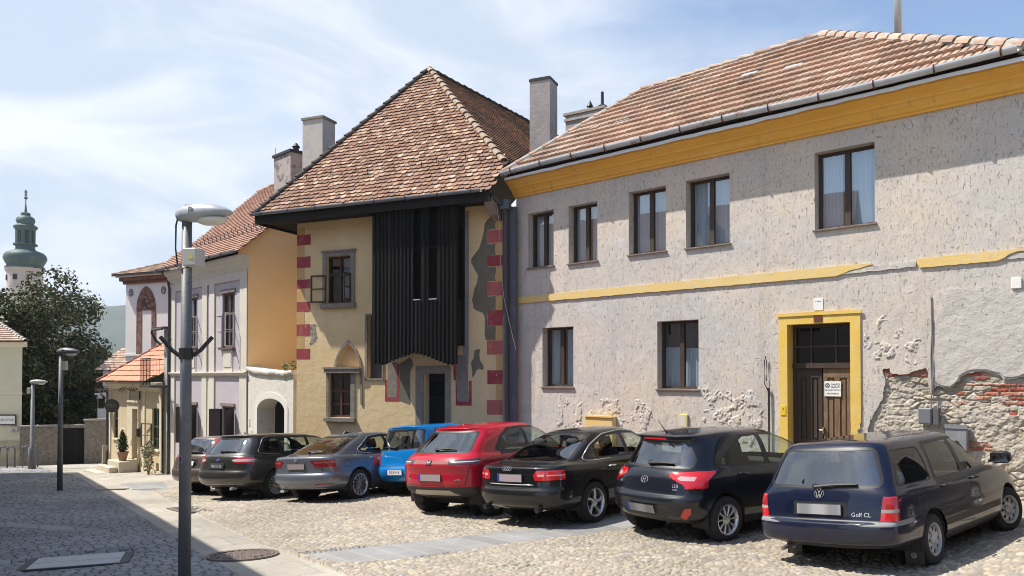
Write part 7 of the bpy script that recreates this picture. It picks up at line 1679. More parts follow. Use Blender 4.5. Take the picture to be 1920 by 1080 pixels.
t, bvh, ob = build_car(cfg, 'estate_car', 'navy blue estate car with steel rims, parked under the peeling brick corner')
plate(t, bvh, .725, None, M_plate, eu=False, wd=.52)
v, f = text_mesh('wwwwww wwww', .022, .001)
wiper(t, bvh, .05, .955, -.42, .985)
e = MB(); ring2(e, .050, .058); 
def bar2(mb, p, q, w_, d=.006):
    d_ = Vector((q[0]-p[0], q[1]-p[1])).normalized(); n = Vector((-d_.y, d_.x))*w_/2
    mb.prism([(p[0]+n.x, p[1]+n.y), (q[0]+n.x, q[1]+n.y), (q[0]-n.x, q[1]-n.y), (p[0]-n.x, p[1]-n.y)], -d, 0)
for p, q in (((-.020, .047), (0, .006)), ((.020, .047), (0, .006)), ((-.040, .026), (-.016, -.046)), ((.040, .026), (.016, -.046)), ((-.016, -.046), (0, -.004)), ((.016, -.046), (0, -.004))): bar2(e, p, q, .008)
e.build('emblem', M_chrome, t, matrix=rear_place(bvh, .0, .895))
badge_text(t, bvh, -.47, .675, 'Golf CL', .065)
strip(t, bvh, [(y, .59+.004*math.cos(y*2)) for y in np.linspace(-.60, .60, 13)], .006, M_chrome, 'bumper_trim', .002) if False else None
b = MB(); b.tube([(.25, .42, .30), (.03, .44, .275), (-.03, .44, .265)], .024, 10); b.build('exhaust', mat('exhaust_steel', (.25, .24, .23), .4, metal=.7), t)
for s in (-1, 1):
    b = MB(); b.prism([(-.10, .06), (.10, .06), (.10, .40), (-.10, .40)], -.004, .004, Matrix.Translation((.70, s*.72, 0)) @ Matrix.Rotation(R(-90), 4, 'Z')); mf = b.build('mud_flap', M_trim, t)
    b = MB(); ring2(b, .026, .032, n=18, d=.003)
    for p, q in (((-.010, .025), (0, .003)), ((.010, .025), (0, .003)), ((-.021, .013), (-.008, -.025)), ((.021, .013), (.008, -.025)), ((-.008, -.025), (0, -.002)), ((.008, -.025), (0, -.002))): bar2(b, p, q, .005, .003)
    b.build('flap_emblem', mat('grey_print', (.35, .35, .36), .6), mf, matrix=Matrix.Translation((.69, s*.72, .16)) @ Matrix.Rotation(R(-90), 4, 'Z'))
b = MB(); b.tube([(.17, .0, 1.0), (.34, .0, 1.0)], .01, 4) if False else None
sd = thing('windscreen_sunshade', 'silver blue folded sunshade inside the windscreen of the navy estate', 'sunshade', matrix=t.matrix_world.copy()); b = MB(); vs = []; fs = []
for i in range(15):
    y = -.62+1.24*i/14; o_ = .03*(i % 2); vs += [(3.00+o_, y, .97), (2.72+o_, y*.9, 1.27)]
for i in range(14): fs.append((2*i, 2*i+2, 2*i+3, 2*i+1))
b.add(vs, fs); b.build('panel', mat('foil_sunshade', (.55, .68, .78), .45, [('noise', 4, (.25, .45, .62), .5, .6)], metal=.2), sd)
bg_ = thing('luggage_bag', 'pale blue bag lying in the boot of the navy estate', 'bag', matrix=t.matrix_world @ Matrix.Translation((.85, -.38, .86))); b = MB(); b.rbox(-.28, .22, -.18, .2, 0, .25, .08); b.build('bag_body', mat('blue_nylon', (.18, .45, .65), .6, [('noise', 6, (.05, .2, .4), .5, .6)]), bg_)

# ---- black hatchback
cfg = dict(L=4.30, W=1.78, wb=2.65, ro=.79, r=.317, rim=.208, pose=(1.80, 10.80, R(55.5)), H=1.50, paint=P_blk2, belt=1.0, wheel=('spoke', 10, .012, .020, .0), mirror_u=2.85, sub=3,
    rings=[rg(.18, 4.18, .74, .20, rb=.2), rg(.10, 4.26, .85, .26, rb=.28), rg(.035, 4.29, .878, .40, rb=.30), rg(.0, 4.30, .888, .57, rb=.30), rg(.012, 4.28, .89, .645, rb=.31), rg(.06, 4.24, .885, .68, rb=.30), rg(.085, 4.2, .885, [(0, .79), (4.2, .72)], rb=.30), rg(.11, 4.08, .872, [(0, .90), (2.6, .86), (3.3, .80), (4.08, .68)], rb=.32), rg(.165, 3.85, .83, [(0, .985), (2.5, .93), (3.2, .90), (3.85, .78)], rb=.34),
           rg(.20, 3.5, .805, [(0, 1.015), (2.4, .96), (2.9, .95), (3.5, .87)], rb=.33), rg(.245, 3.28, .785, [(0, 1.04), (2.4, .985), (3.28, .93)], rb=.31), rg(.365, 2.95, .722, 1.21, rb=.26), rg(.46, 2.40, .61, [(0, 1.375), (1.5, 1.415), (2.35, 1.39)], rb=.22), rg(.34, 2.33, .56, [(0, 1.405), (1.2, 1.44), (2.3, 1.425)], rb=.16), rg(.345, 2.25, .52, [(0, 1.43), (1.2, 1.465), (2.2, 1.45)], rb=.16), rg(.65, 2.0, .3, [(0, 1.455), (1.3, 1.48), (2, 1.465)])],
    side_windows=[rounded([(.74, 1.055), (.96, 1.045), (.96, 1.17)], .02), rounded([(1.02, 1.04), (1.72, 1.0), (1.72, 1.375), (1.42, 1.37), (1.05, 1.22)], .035), rounded([(1.83, .995), (2.95, .95), (2.30, 1.35), (1.83, 1.38)], .03)],
    dlo=[(.70, 1.04), (1.9, .985), (3.02, .945), (2.3, 1.37), (1.85, 1.395), (1.4, 1.39)],
    rear_window=rounded([(-.62, 1.045), (.62, 1.045), (.60, 1.14), (.44, 1.335), (-.44, 1.335), (-.60, 1.14)], .05), front_window=[(-.66, .97), (.66, .97), (.54, 1.37), (-.54, 1.37)],
    doors=[[(1.13, .30), (1.80, .30), (1.80, 1.40), (1.38, 1.395), (1.0, 1.20), (.94, .72)], [(1.825, .30), (2.88, .30), (2.98, .93), (2.32, 1.375), (1.825, 1.40)]], handles=[(1.16, .91), (2.02, .875)],
    mats=[([(-.66, .2), (.66, .2), (.66, .335), (-.66, .335)], 'rear', 0, 3), ([(-.42, .345), (.42, .345), (.46, .53), (-.46, .53)], 'rear', 0, 3), ([(1.1, .15), (3.1, .15), (3.1, .27), (1.1, .27)], 'side', 0, 3)],
    lights=[dict(polys=[([(.41, .945), (.47, .89), (.62, .825), (.78, .775), (.92, .78), (.92, .965)], 'rear', 0), ([(-.1, .775), (.26, .77), (.66, .965), (.66, .985), (.4, .99), (-.1, .95)], 'side', 0)], inner=[([(.53, .90), (.58, .875), (.74, .872), (.74, .925), (.56, .93)], 'rear', 1)], mats=[M_red, mat('pinkish_clear_lens', (.55, .35, .35), .08, coat=1)]),
            dict(polys=[([(.60, .40), (.65, .36), (.74, .45), (.75, .525), (.69, .52)], 'rear', 0)], mats=M_amb, name='reflector'),
            ],
    seams=[[(-.74, .84), (-.66, .68), (.66, .68), (.74, .84)]], dz=-.01, shelf=.95)
t, bvh, ob = build_car(cfg, 'hatchback_car', 'black hatchback with bent roof aerial and ten spoke rims, beside the navy estate')
plate(t, bvh, .475, None, M_plate, wd=.52)
wiper(t, bvh, .02, 1.06, -.38, 1.07, .024)
e = MB(); ring2(e, .046, .054, 1.3, .95)
bar2(e, (-.030, -.036), (-.012, .036), .011); bar2(e, (.012, -.036), (.030, .036), .011); bar2(e, (-.022, -.004), (.022, .006), .010); e.build('emblem', M_chrome, t, matrix=rear_place(bvh, .0, .86))
badge_text(t, bvh, -.53, .80, 'i30', .07); badge_text(t, bvh, .52, .80, 'GDi', .045); badge_text(t, bvh, -.53, .755, 'CRDi', .032)
strip(t, bvh, [(y, .665) for y in np.linspace(-.62, .62, 15)], .006, M_chrome, 'tailgate_edge', .001) if False else None
b = MB(); b.prism([(-.22, 1.405), (.22, 1.405), (.21, 1.425), (-.21, 1.425)], -.006, .004); b.build('brake_light', M_red, t, matrix=Matrix.Translation((.338, 0, 0)) @ Matrix.Rotation(R(-90), 4, 'Z'))
b = MB(); b.tube([(.62, 0, 1.45), (.52, .0, 1.54), (.42, .0, 1.66)], [.012, .006, .004], 6); b.lathe([(.03, 1.44), (.02, 1.475), (0, 1.48)], 10, Matrix.Translation((.62, 0, 0))); b.build('aerial', M_trim, t)
b = MB(); b.box(.75, 1.75, -.42, .42, 1.4785, 1.481) if False else b.rbox(.8, 1.55, -.36, .36, 1.462, 1.4825, .006); b.build('roof_panel', mat('dark_roof_glass', (.006, .007, .01), .04), t)

# ---- black saloon
SAL = dict(L=4.92, W=1.855, wb=2.843, ro=1.09, r=.328, rim=.225, belt=.99, mirror_u=3.45,
    rings=[rg(.18, 4.78, .77, .20, rb=.2), rg(.08, 4.88, .87, .25, rb=.26), rg(.02, 4.91, .912, .37, rb=.28), rg(.0, 4.92, .925, .53, rb=.28), rg(.018, 4.90, .926, .615, rb=.28), rg(.055, 4.88, .922, .645, rb=.27), rg(.07, 4.85, .92, [(0, .74), (4.8, .70)], rb=.27), rg(.07, 4.75, .91, [(0, .87), (3.5, .83), (4.75, .70)], rb=.27), rg(.075, 4.6, .88, [(0, .955), (1.0, .945), (2.9, .92), (3.7, .86), (4.6, .75)], rb=.28),
           rg(.11, 4.4, .85, [(0, .985), (1, .965), (3, .935), (3.6, .90), (4.4, .80)], rb=.28), rg(.32, 4.1, .80, [(0, 1.005), (1, .985), (3, .955), (3.6, .92), (4.15, .85)], rb=.20), rg(.62, 3.72, .77, [(0, 1.015), (1, 1.0), (3.72, .955)], rb=.16), rg(1.02, 3.35, .695, [(0, 1.21)], rb=.16), rg(1.50, 2.82, .575, 1.395, rb=.16, fb=.25), rg(1.66, 2.68, .46, 1.437, rb=.16, fb=.25), rg(1.95, 2.4, .26, 1.458)])
cfg = dict(SAL, pose=(-.04, 12.25, R(42.6)), H=1.475, paint=P_black, wheel=('spoke', 5, .022, .034, .25), sub=3,
    dlo=rounded([(1.0, 1.02), (1.2, 1.0), (3.56, .975), (3.3, 1.12), (2.75, 1.355), (2.3, 1.39), (1.78, 1.36), (1.32, 1.21)], .06),
    side_windows=[rounded([(1.14, 1.035), (1.36, 1.025), (1.36, 1.19), (1.27, 1.15)], .02), rounded([(1.42, 1.02), (2.22, 1.01), (2.22, 1.355), (1.88, 1.345), (1.52, 1.25), (1.42, 1.21)], .03), rounded([(2.32, 1.008), (3.42, .985), (2.76, 1.33), (2.32, 1.36)], .03)],
    rear_window=rounded([(-.66, 1.025), (.66, 1.025), (.50, 1.385), (-.50, 1.385)], .06), front_window=[(-.68, .99), (.68, .99), (.52, 1.37), (-.52, 1.37)],
    doors=[[(1.50, .30), (2.27, .30), (2.27, 1.40), (1.75, 1.37), (1.38, 1.18), (1.34, .72)], [(2.295, .30), (3.38, .30), (3.5, .96), (2.76, 1.355), (2.295, 1.40)]], handles=[(1.60, .865), (2.50, .85)], handle_m=M_chrome,
    mats=[([(-.8, .18), (.8, .18), (.8, .30), (-.8, .30)], 'rear', 0, 3)],
    lights=[dict(polys=[([(.49, .765), (.95, .775), (.95, .915), (.52, .92), (.46, .85)], 'rear', 0), ([(-.1, .775), (.37, .785), (.39, .905), (-.1, .915)], 'side', 0)], inner=[([(.53, .825), (.64, .825), (.64, .862), (.53, .862)], 'rear', 1), ([(.68, .835), (.92, .835), (.92, .855), (.68, .855)], 'rear', 1), ([(.65, .76), (.665, .76), (.665, .93), (.65, .93)], 'rear', 2)], mats=[M_red, mat('pink_lens', (.7, .32, .32), .1, coat=1), M_dred])],
    seams=[[(-.62, .66), (-.655, .93)], [(.62, .66), (.655, .93)], [(-.62, .655), (.62, .655)]], side_seams=[[(.60, .74), (.60, .88), (.78, .88), (.78, .74), (.60, .74)]], shelf=1.3, boot=1.3, dz=.0)
t, bvh, ob = build_car(cfg, 'saloon_car', 'black saloon with chrome window line and five spoke rims, between red crossover and black hatchback')
plate(t, bvh, .80, None, M_plate_r, wd=.52)
e = MB()
for k in range(4): ring2(e, .026, .034, cx=-.066+.044*k, n=24, d=.005)
e.build('emblem', M_chrome, t, matrix=rear_place(bvh, .06, .945))
strip(t, bvh, [(y, .70) for y in np.linspace(-.46, .46, 11)], .010, M_chrome, 'chrome_strip', .003)
side_strip(t, bvh, dlo_line(cfg), .011, M_chrome, 'window_trim')
for y in (-.56, .56): b = MB(); b.tube([(.14, y, .325), (.03, y, .32)], .042, 12); b.build('exhaust', M_trim, t)

# ---- red crossover
cfg = dict(L=4.34, W=1.79, wb=2.61, ro=.80, r=.338, rim=.218, pose=(-1.43, 13.65, R(37.0)), H=1.62, paint=P_red, belt=1.12, wheel=('spoke', 10, .014, .022, .1), mirror_u=2.95, sub=3, arch_trim=3, lower=M_skid,
    rings=[rg(.26, 4.2, .74, .27, rb=.2), rg(.16, 4.28, .86, .33, rb=.24), rg(.06, 4.31, .885, .45, rb=.26), rg(.03, 4.33, .895, .58, rb=.27), rg(.02, 4.32, .895, .70, rb=.27), rg(.03, 4.30, .893, .82, rb=.27), rg(.0, 4.28, .89, [(0, .935), (4.2, .85)], rb=.27), rg(.0, 4.22, .885, [(0, .965), (4.2, .88)], rb=.28), rg(.055, 4.2, .872, [(0, 1.035), (3, .96), (4.2, .89)], rb=.29), rg(.11, 4.05, .845, [(0, 1.095), (2.5, 1.02), (3.4, .98), (4.05, .92)], rb=.30), rg(.16, 3.75, .815, [(0, 1.125), (2.4, 1.06), (3.1, 1.03), (3.75, .98)], rb=.28),
           rg(.22, 3.45, .79, [(0, 1.15), (2.4, 1.085), (3.45, 1.03)], rb=.24), rg(.47, 3.1, .722, 1.33, rb=.2), rg(.72, 2.55, .61, [(0, 1.47), (1.5, 1.51), (2.5, 1.49)], rb=.2, fb=.25), rg(.66, 2.45, .55, [(0, 1.50), (1.5, 1.545), (2.5, 1.53)], rb=.16, fb=.25), rg(.69, 2.4, .50, [(0, 1.525), (1.5, 1.56), (2.4, 1.55)], rb=.16), rg(1.05, 2.1, .3, [(0, 1.56), (1.5, 1.585), (2.1, 1.575)])],
    side_windows=[rounded([(1.02, 1.155), (1.10, 1.13), (1.90, 1.085), (1.90, 1.465), (1.58, 1.465), (1.28, 1.36)], .06), rounded([(2.0, 1.08), (3.1, 1.045), (2.50, 1.445), (2.0, 1.47)], .03)],
    dlo=rounded([(.94, 1.15), (1.1, 1.11), (3.18, 1.035), (2.5, 1.465), (1.95, 1.495), (1.5, 1.48), (1.2, 1.36)], .05),
    rear_window=rounded([(-.65, 1.165), (.65, 1.165), (.54, 1.455), (-.54, 1.455)], .05), front_window=[(-.66, 1.07), (.66, 1.07), (.54, 1.46), (-.54, 1.46)],
    doors=[[(1.20, .40), (1.95, .40), (1.95, 1.49), (1.5, 1.49), (1.1, 1.28), (1.0, .80)], [(1.975, .40), (3.0, .40), (3.1, 1.03), (2.52, 1.465), (1.975, 1.50)]], handles=[(2.15, .99)],
    mats=[([(-.95, .2), (.95, .2), (.95, .575), (-.95, .575)], 'rear', 0, 3), ([(-.66, .415), (.66, .415), (.78, .515), (-.78, .515)], 'rear', 0, 5), ([(1.1, .2), (3.2, .2), (3.2, .43), (1.1, .43)], 'side', 0, 3), ([(-.3, .2), (.5, .2), (.5, .55), (-.3, .575)], 'side', 0, 3), ([(-.31, .655), (.31, .655), (.36, .80), (-.36, .80)], 'rear', 0, 0)],
    lights=[dict(polys=[([(.43, .97), (.95, .965), (.95, 1.03), (.41, 1.04)], 'rear', 0), ([(-.2, .965), (.30, .985), (.48, 1.02), (.44, 1.05), (-.2, 1.04)], 'side', 0)], inner=[([(.5, 1.0), (.85, 1.0), (.85, 1.013), (.5, 1.013)], 'rear', 1)], mats=[M_smoke, M_clear]),
            dict(polys=[([(-.41, .975), (.41, .975), (.41, 1.035), (-.41, 1.035)], 'rear', 0)], mats=mat('tinted_light_bar', (.26, .10, .09), .1, coat=1), name='light_bar', off=.003)],
    seams=[[(-.80, .98), (-.70, .60), (.70, .60), (.80, .98)]], shelf=.95, dz=.0)
t, bvh, ob = build_car(cfg, 'crossover_car', 'red crossover with black lower cladding and pale skid plate, beside the black saloon')
plate(t, bvh, .735, None, M_plate_r, wd=.52)
wiper(t, bvh, .02, 1.185, -.40, 1.20, .022)
e = MB(); e.rbox(-.052, .052, -.003, .002, -.045, .045, .004); eo = e.build('emblem', M_trim, t, matrix=rear_place(bvh, .0, 1.0, .010)); e = MB(); bar2(e, (-.022, -.030), (-.030, .030), .010); bar2(e, (.022, -.030), (.030, .030), .010); bar2(e, (-.024, 0), (.024, 0), .010); e.build('emblem_letter', M_chrome, eo, loc=(0, -.003, 0))
badge_text(t, bvh, .56, .70, 'HR-V', .045); badge_text(t, bvh, -.58, .70, 'e:HEV', .045)
b = MB(); b.prism([(.95, 1.55), (1.20, 1.575), (1.18, 1.60), (1.02, 1.63)], -.02, .02); b.build('roof_fin', P_red, t)

# ---- little blue hatchback
cfg = dict(L=3.72, W=1.68, wb=2.36, ro=.60, r=.29, rim=.19, pose=(-2.56, 17.06, R(38.5)), H=1.585, paint=P_blue, belt=1.04, wheel=('spoke', 6, .02, .03, .0), mirror_u=2.55, sub=2,
    rings=[rg(.16, 3.6, .70, .24, rb=.2), rg(.07, 3.68, .80, .29, rb=.2), rg(.01, 3.71, .83, .42, rb=.22), rg(-.01, 3.72, .842, .57, rb=.22), rg(.0, 3.70, .842, .655, rb=.22), rg(.06, 3.66, .838, .685, rb=.2), rg(.085, 3.6, .836, .80, rb=.2), rg(.10, 3.5, .822, [(0, .95), (2.2, .92), (3.5, .78)], rb=.22), rg(.115, 3.35, .80, [(0, 1.02), (2.2, .98), (3.35, .86)], rb=.22), rg(.125, 3.15, .785, [(0, 1.05), (2.6, 1.0), (3.15, .94)], rb=.22), rg(.14, 3.0, .775, [(0, 1.075), (3, 1.0)], rb=.22), rg(.20, 2.6, .715, 1.31, rb=.2), rg(.28, 1.98, .62, 1.515, rb=.18), rg(.24, 1.9, .56, 1.55, rb=.14), rg(.27, 1.85, .50, 1.575, rb=.14), rg(.5, 1.6, .3, 1.595)],
    side_windows=[rounded([(.55, 1.09), (1.30, 1.06), (1.30, 1.46), (.70, 1.46)], .05), rounded([(1.38, 1.06), (2.5, 1.03), (1.95, 1.46), (1.38, 1.48)], .03)],
    rear_window=rounded([(-.66, 1.075), (.66, 1.075), (.58, 1.49), (-.58, 1.49)], .06), front_window=[(-.62, 1.05), (.62, 1.05), (.54, 1.48), (-.54, 1.48)],
    doors=[[(.80, .32), (1.33, .32), (1.33, 1.50), (.72, 1.49), (.62, .9)], [(1.355, .32), (2.45, .32), (2.55, 1.0), (1.95, 1.49), (1.355, 1.50)]], handles=[],
    lights=[dict(polys=[([(.58, .74), (.64, .70), (.9, .70), (.9, 1.02), (.66, 1.03)], 'rear', 0), ([(-.1, .70), (.20, .75), (.27, .97), (.2, 1.02), (-.1, 1.02)], 'side', 0)], inner=[([(.70, .80), (.81, .79), (.81, .90), (.71, .91)], 'rear', 1)], mats=[M_red, M_clear])],
    seams=[[(-.70, .70), (.70, .70)], [(-.68, .70), (-.68, 1.05)], [(.68, .70), (.68, 1.05)]], mats=[([(-.9, .2), (.9, .2), (.9, .30), (-.9, .30)], 'rear', 0, 3)], shelf=.55, seat_u=1.65, bench_u=.95, boot=.5)
t, bvh, ob = build_car(cfg, 'small_car', 'small bright blue hatchback half hidden behind the red crossover')
plate(t, bvh, .565, 'NLE-416', M_plate_w, wd=.50); wiper(t, bvh, .02, 1.09, .42, 1.10, .02)
badge_text(t, bvh, .50, .965, 'SPLASH', .05)

# ---- silver grey saloon
cfg = dict(SAL, L=4.86, W=1.864, ro=1.07, r=.335, rim=.238, pose=(-4.66, 16.65, R(30.2)), H=1.485, paint=P_grey, wheel=('spoke', 12, .012, .018, .18), sub=3, belt=1.03,
    rings=[rg(.18, 4.74, .77, .20, rb=.2), rg(.08, 4.82, .87, .25, rb=.26), rg(.02, 4.85, .915, .37, rb=.26), rg(.0, 4.86, .93, .53, rb=.26), rg(.018, 4.84, .931, .625, rb=.26), rg(.065, 4.82, .926, .655, rb=.25), rg(.07, 4.8, .924, [(0, .75), (4.8, .70)], rb=.24), rg(.055, 4.7, .912, [(0, .89), (3.5, .84), (4.7, .70)], rb=.24), rg(.045, 4.55, .88, [(0, .985), (1.0, .955), (2.9, .925), (3.7, .86), (4.55, .75)], rb=.24), rg(.085, 4.35, .85, [(0, 1.015), (1, .975), (3, .94), (3.6, .90), (4.35, .80)], rb=.25), rg(.24, 4.05, .80, [(0, 1.03), (1, .995), (3, .96), (3.6, .92), (4.1, .85)], rb=.2), rg(.42, 3.7, .775, [(0, 1.045), (1, 1.015), (3.7, .955)], rb=.16), rg(.87, 3.32, .70, 1.225, rb=.16), rg(1.42, 2.78, .58, 1.40, rb=.16, fb=.25), rg(1.58, 2.63, .46, 1.445, rb=.16, fb=.25), rg(1.9, 2.35, .26, 1.466)],
    dlo=rounded([(1.20, 1.09), (1.36, 1.03), (3.5, .985), (2.76, 1.345), (2.2, 1.40), (1.72, 1.36)], .05),
    side_windows=[rounded([(1.28, 1.09), (1.40, 1.05), (2.18, 1.03), (2.18, 1.365), (1.78, 1.335)], .04), rounded([(2.28, 1.025), (3.38, .995), (2.74, 1.325), (2.28, 1.365)], .03)],
    rear_window=rounded([(-.69, 1.055), (.69, 1.055), (.51, 1.39), (-.51, 1.39)], .05), front_window=[(-.68, .99), (.68, .99), (.52, 1.37), (-.52, 1.37)],
    doors=[[(1.50, .30), (2.23, .30), (2.23, 1.40), (1.72, 1.38), (1.36, 1.10), (1.30, .72)], [(2.255, .30), (3.34, .30), (3.45, .96), (2.74, 1.36), (2.255, 1.40)]], handles=[(1.52, .90), (2.45, .875)],
    mats=[([(-.8, .18), (.8, .18), (.8, .325), (-.8, .325)], 'rear', 0, 3)],
    lights=[dict(polys=[([(.40, .905), (.52, .78), (.95, .78), (.95, .93), (.42, .925)], 'rear', 0), ([(-.1, .78), (.27, .79), (.31, .925), (-.1, .93)], 'side', 0)], inner=[([(.5, .865), (.9, .865), (.9, .895), (.5, .895)], 'rear', 1)], mats=[mat('wine_lens', (.28, .010, .014), .08, coat=1), mat('rose_lens', (.40, .10, .10), .1, coat=1)]),
            dict(polys=[([(.52, .40), (.86, .41), (.86, .435), (.54, .425)], 'rear', 0)], mats=M_dred, name='reflector')],
    seams=[[(-.70, .90), (-.66, .665), (.66, .665), (.70, .90)]], side_seams=[[(.62, .76), (.62, .90), (.80, .90), (.80, .76), (.62, .76)]], shelf=1.25, boot=1.25)
t, bvh, ob = build_car(cfg, 'saloon_car', 'silver grey saloon with sloping tail and multi spoke rims, beside the small blue hatchback')
plate(t, bvh, .80, None, M_plate_r, eu=False, wd=.50); wiper(t, bvh, .02, 1.07, -.42, 1.08, .02)
e = MB(); ring2(e, .036, .043, n=20); e.prism([(-.022, -.024), (.012, -.022), (.020, .012), (.006, .008), (.0, .028), (-.01, .006), (-.022, -.002)], -.006, 0); e.build('emblem', M_chrome, t, matrix=rear_place(bvh, .0, .945))
b = MB(); b.prism([(1.55, 1.44), (1.78, 1.462), (1.76, 1.48), (1.62, 1.515)], -.018, .018); b.build('roof_fin', M_trim, t)
side_strip(t, bvh, dlo_line(cfg), .010, M_chrome, 'window_trim')
strip(t, bvh, [(y, .335) for y in np.linspace(-.72, .72, 11)], .009, mat('satin_trim', (.4, .4, .41), .3, metal=.7), 'bumper_strip', .003)
for y in (.42, .48): b = MB(); b.tube([(.2, y, .275), (.07, y, .27)], .026, 10); b.build('exhaust', M_chrome, t)

# ---- dark estate
cfg = dict(L=4.83, W=1.886, wb=2.85, ro=1.03, r=.33, rim=.225, pose=(-6.82, 17.72, R(31.5)), H=1.525, paint=P_olive, wheel=('spoke', 16, .010, .016, .0), sub=3, belt=1.03, mirror_u=3.35,
    rings=[rg(.20, 4.68, .77, .21, rb=.2), rg(.10, 4.78, .88, .27, rb=.26), rg(.025, 4.81, .925, .39, rb=.28), rg(.0, 4.83, .94, .55, rb=.28), rg(.015, 4.8, .941, .655, rb=.28), rg(.065, 4.78, .937, .69, rb=.27), rg(.085, 4.75, .93, .80, rb=.26), rg(.10, 4.65, .918, [(0, .92), (3, .88), (4.65, .70)], rb=.27), rg(.13, 4.5, .872, [(0, 1.0), (2.8, .955), (3.6, .90), (4.5, .76)], rb=.27), rg(.165, 4.1, .835, [(0, 1.035), (2.8, .985), (3.5, .95), (4.1, .87)], rb=.26), rg(.20, 3.75, .81, [(0, 1.06), (3.75, .975)], rb=.25), rg(.36, 3.4, .742, 1.26, rb=.22), rg(.52, 2.78, .63, [(0, 1.42), (1.5, 1.45), (2.75, 1.41)], rb=.2, fb=.25), rg(.46, 2.7, .57, [(0, 1.45), (1.5, 1.478), (2.7, 1.44)], rb=.15), rg(.48, 2.62, .52, [(0, 1.475), (1.5, 1.50), (2.6, 1.465)], rb=.15), rg(.85, 2.3, .3, [(0, 1.495), (1.5, 1.518), (2.3, 1.495)])],
    dlo=rounded([(.62, 1.09), (.9, 1.06), (3.46, .985), (2.75, 1.39), (2.2, 1.425), (1.0, 1.415), (.84, 1.37)], .05),
    side_windows=[rounded([(.72, 1.10), (1.24, 1.075), (1.24, 1.39), (.90, 1.37)], .05), rounded([(1.32, 1.07), (2.12, 1.045), (2.12, 1.395), (1.32, 1.39)], .03), rounded([(2.22, 1.04), (3.36, .997), (2.72, 1.365), (2.22, 1.395)], .03)],
    rear_window=rounded([(-.70, 1.075), (.70, 1.075), (.66, 1.16), (.52, 1.40), (-.52, 1.40), (-.66, 1.16)], .06), front_window=[(-.68, 1.0), (.68, 1.0), (.54, 1.39), (-.54, 1.39)],
    doors=[[(1.45, .30), (2.17, .30), (2.17, 1.43), (1.30, 1.42), (1.26, .72)], [(2.195, .30), (3.3, .30), (3.4, .98), (2.72, 1.40), (2.195, 1.43)]], handles=[(1.48, .91), (2.4, .89)],
    mats=[([(-.8, .18), (.8, .18), (.8, .36), (-.8, .36)], 'rear', 0, 3)],
    lights=[dict(polys=[([(.44, .925), (.56, .855), (.95, .845), (.95, .99), (.62, .985)], 'rear', 0), ([(-.1, .845), (.27, .86), (.50, .93), (.27, .985), (-.1, .99)], 'side', 0)], inner=[([(.56, .925), (.62, .89), (.92, .885), (.92, .945), (.66, .945)], 'rear', 1), ([(-.1, .885), (.2, .89), (.3, .93), (.2, .95), (-.1, .945)], 'side', 1)], mats=[mat('bright_red_lens', (.40, .008, .02), .06, coat=1), mat('milky_pink_lens', (.50, .40, .40), .08, coat=1)])],
    seams=[[(-.74, .87), (-.68, .69), (.68, .69), (.74, .87)]], shelf=.95)
t, bvh, ob = build_car(cfg, 'estate_car', 'dark olive grey estate car with dark number plate, beside the silver grey saloon')
plate(t, bvh, .79, 'NKH-216', mat('dark_plate', (.04, .04, .045), .4), eu=False, wd=.50, ink=mat('pale_letters', (.45, .45, .45), .5)); wiper(t, bvh, .02, 1.10, -.42, 1.10, .018)
e = MB(); e.prism([(.062*math.cos(k*math.pi/10), .027*math.sin(k*math.pi/10)) for k in range(20)], -.006, 0); eo = e.build('emblem', M_chrome, t, matrix=rear_place(bvh, .0, .925)); e = MB(); e.prism([(.055*math.cos(k*math.pi/10), .021*math.sin(k*math.pi/10)) for k in range(20)], -.008, -.0061); e.build('emblem_field', M_eu, eo)
b = MB(); b.tube([(.2, -.52, .295), (.05, -.52, .29)], .035, 12); b.build('exhaust', M_chrome, t); b = MB(); b.tube([(.2, 0, .25), (-.06, 0, .26), (-.06, 0, .32)], .018, 8); b.lathe([(.026, .3), (.026, .34), (0, .35)], 10, Matrix.Translation((-.06, 0, 0))); b.build('tow_ball', M_chrome, t)
side_strip(t, bvh, dlo_line(cfg), .009, mat('dull_trim', (.25, .25, .25), .4, metal=.6), 'window_trim')
strip(t, bvh, [(y, .385) for y in np.linspace(-.74, .74, 11)], .007, MATS['satin_trim'], 'bumper_strip', .003)
b = MB(); b.tube([(.9, 0, 1.51), (.85, 0, 1.56)], .01, 5); b.build('aerial', M_trim, t)

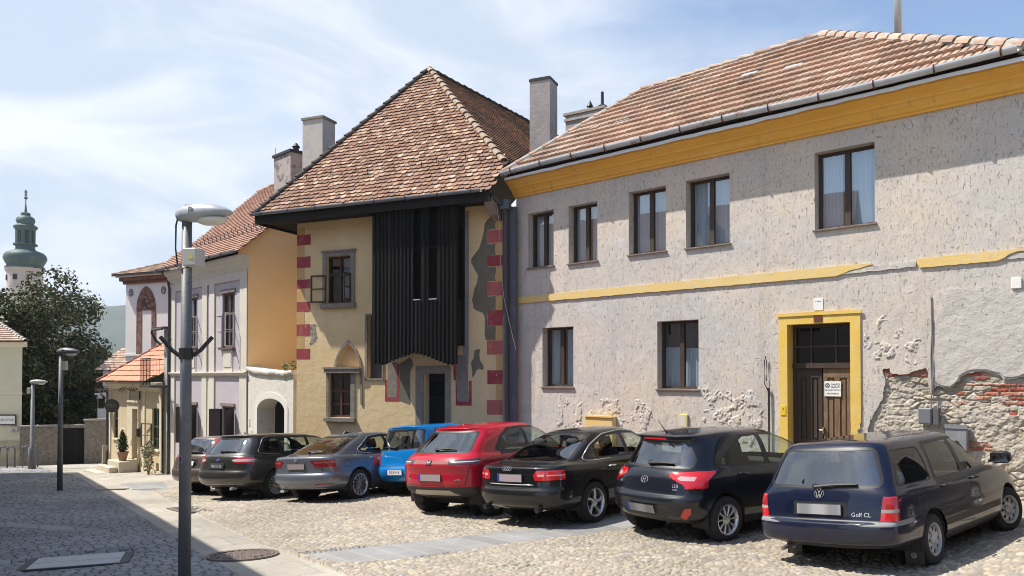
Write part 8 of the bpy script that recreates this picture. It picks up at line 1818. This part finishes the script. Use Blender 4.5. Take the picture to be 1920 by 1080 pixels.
# ---- brown hatch estate at the far end
cfg = dict(L=4.52, W=1.77, wb=2.64, ro=.95, r=.315, rim=.205, pose=(-8.16, 19.30, R(31.0)), H=1.48, paint=P_brown, wheel=('spoke', 5, .03, .04, .0), sub=2, belt=1.0, mirror_u=3.1,
    rings=[rg(.18, 4.4, .72, .21, rb=.2), rg(.08, 4.47, .83, .27, rb=.24), rg(.02, 4.5, .87, .39, rb=.26), rg(.0, 4.52, .88, .54, rb=.26), rg(.012, 4.5, .882, .64, rb=.26), rg(.055, 4.48, .878, .67, rb=.25), rg(.08, 4.45, .875, .78, rb=.24), rg(.11, 4.35, .86, [(0, .90), (3, .85), (4.35, .68)], rb=.25), rg(.15, 4.15, .82, [(0, .985), (2.8, .93), (3.5, .88), (4.15, .76)], rb=.25), rg(.18, 3.8, .79, [(0, 1.01), (2.8, .955), (3.3, .93), (3.8, .86)], rb=.24), rg(.21, 3.5, .77, [(0, 1.03), (3.5, .945)], rb=.23), rg(.35, 3.1, .70, 1.22, rb=.2), rg(.50, 2.5, .59, [(0, 1.37), (1.5, 1.40), (2.5, 1.37)], rb=.18, fb=.25), rg(.52, 2.4, .49, [(0, 1.415), (1.5, 1.44), (2.4, 1.41)], rb=.15), rg(.85, 2.1, .28, [(0, 1.435), (1.5, 1.458), (2.1, 1.44)])],
    side_windows=[rounded([(.75, 1.06), (1.15, 1.04), (1.15, 1.34), (.95, 1.33)], .04), rounded([(1.22, 1.04), (1.95, 1.01), (1.95, 1.35), (1.22, 1.345)], .03), rounded([(2.05, 1.0), (3.1, .965), (2.48, 1.325), (2.05, 1.35)], .03)],
    rear_window=rounded([(-.60, 1.02), (.60, 1.02), (.49, 1.36), (-.49, 1.36)], .05), front_window=[(-.66, .98), (.66, .98), (.52, 1.35), (-.52, 1.35)],
    doors=[[(1.40, .30), (2.0, .30), (2.0, 1.38), (1.25, 1.37), (1.2, .72)], [(2.025, .30), (3.05, .30), (3.15, .95), (2.5, 1.35), (2.025, 1.38)]], handles=[],
    mats=[([(-.8, .18), (.8, .18), (.8, .30), (-.8, .30)], 'rear', 0, 3), ([(-.34, .74), (.34, .74), (.34, .90), (-.34, .90)], 'rear', 0, 1)],
    lights=[dict(polys=[([(.66, .90), (.9, .88), (.86, 1.05), (.70, 1.40), (.54, 1.41), (.62, 1.05)], 'rear', 0), ([(.0, .88), (.22, .90), (.40, 1.05), (.66, 1.39), (.5, 1.40), (.0, 1.0)], 'side', 0)], mats=M_red)],
    seams=[[(-.68, .88), (-.64, .675), (.64, .675), (.68, .88)]], shelf=.9)
t, bvh, ob = build_car(cfg, 'compact_estate_car', 'brown grey compact estate with tall red lights, behind the lamp pole')
plate(t, bvh, .80, 'LCY-482', M_plate_w, eu=False, wd=.50); wiper(t, bvh, .02, 1.05, -.35, 1.05, .018)

# ---- the next car of the row, just past the right edge of the picture; the navy estate mirrors it
def copy_tree(o, parent=None):
    c = o.copy(); COL.objects.link(c); c.parent = parent
    for ch in o.children: copy_tree(ch, c)
    return c
src = [o for o in bpy.data.objects if o.name == 'hatchback_car'][0]; c = copy_tree(src)
c['label'] = 'black hatchback parked beyond the navy estate at the end of the row'
c.matrix_world = Matrix.Translation((6.38, 7.66, float(zg(6.38, 7.66))+.02)) @ Matrix.Rotation(R(90-49), 4, 'Z')
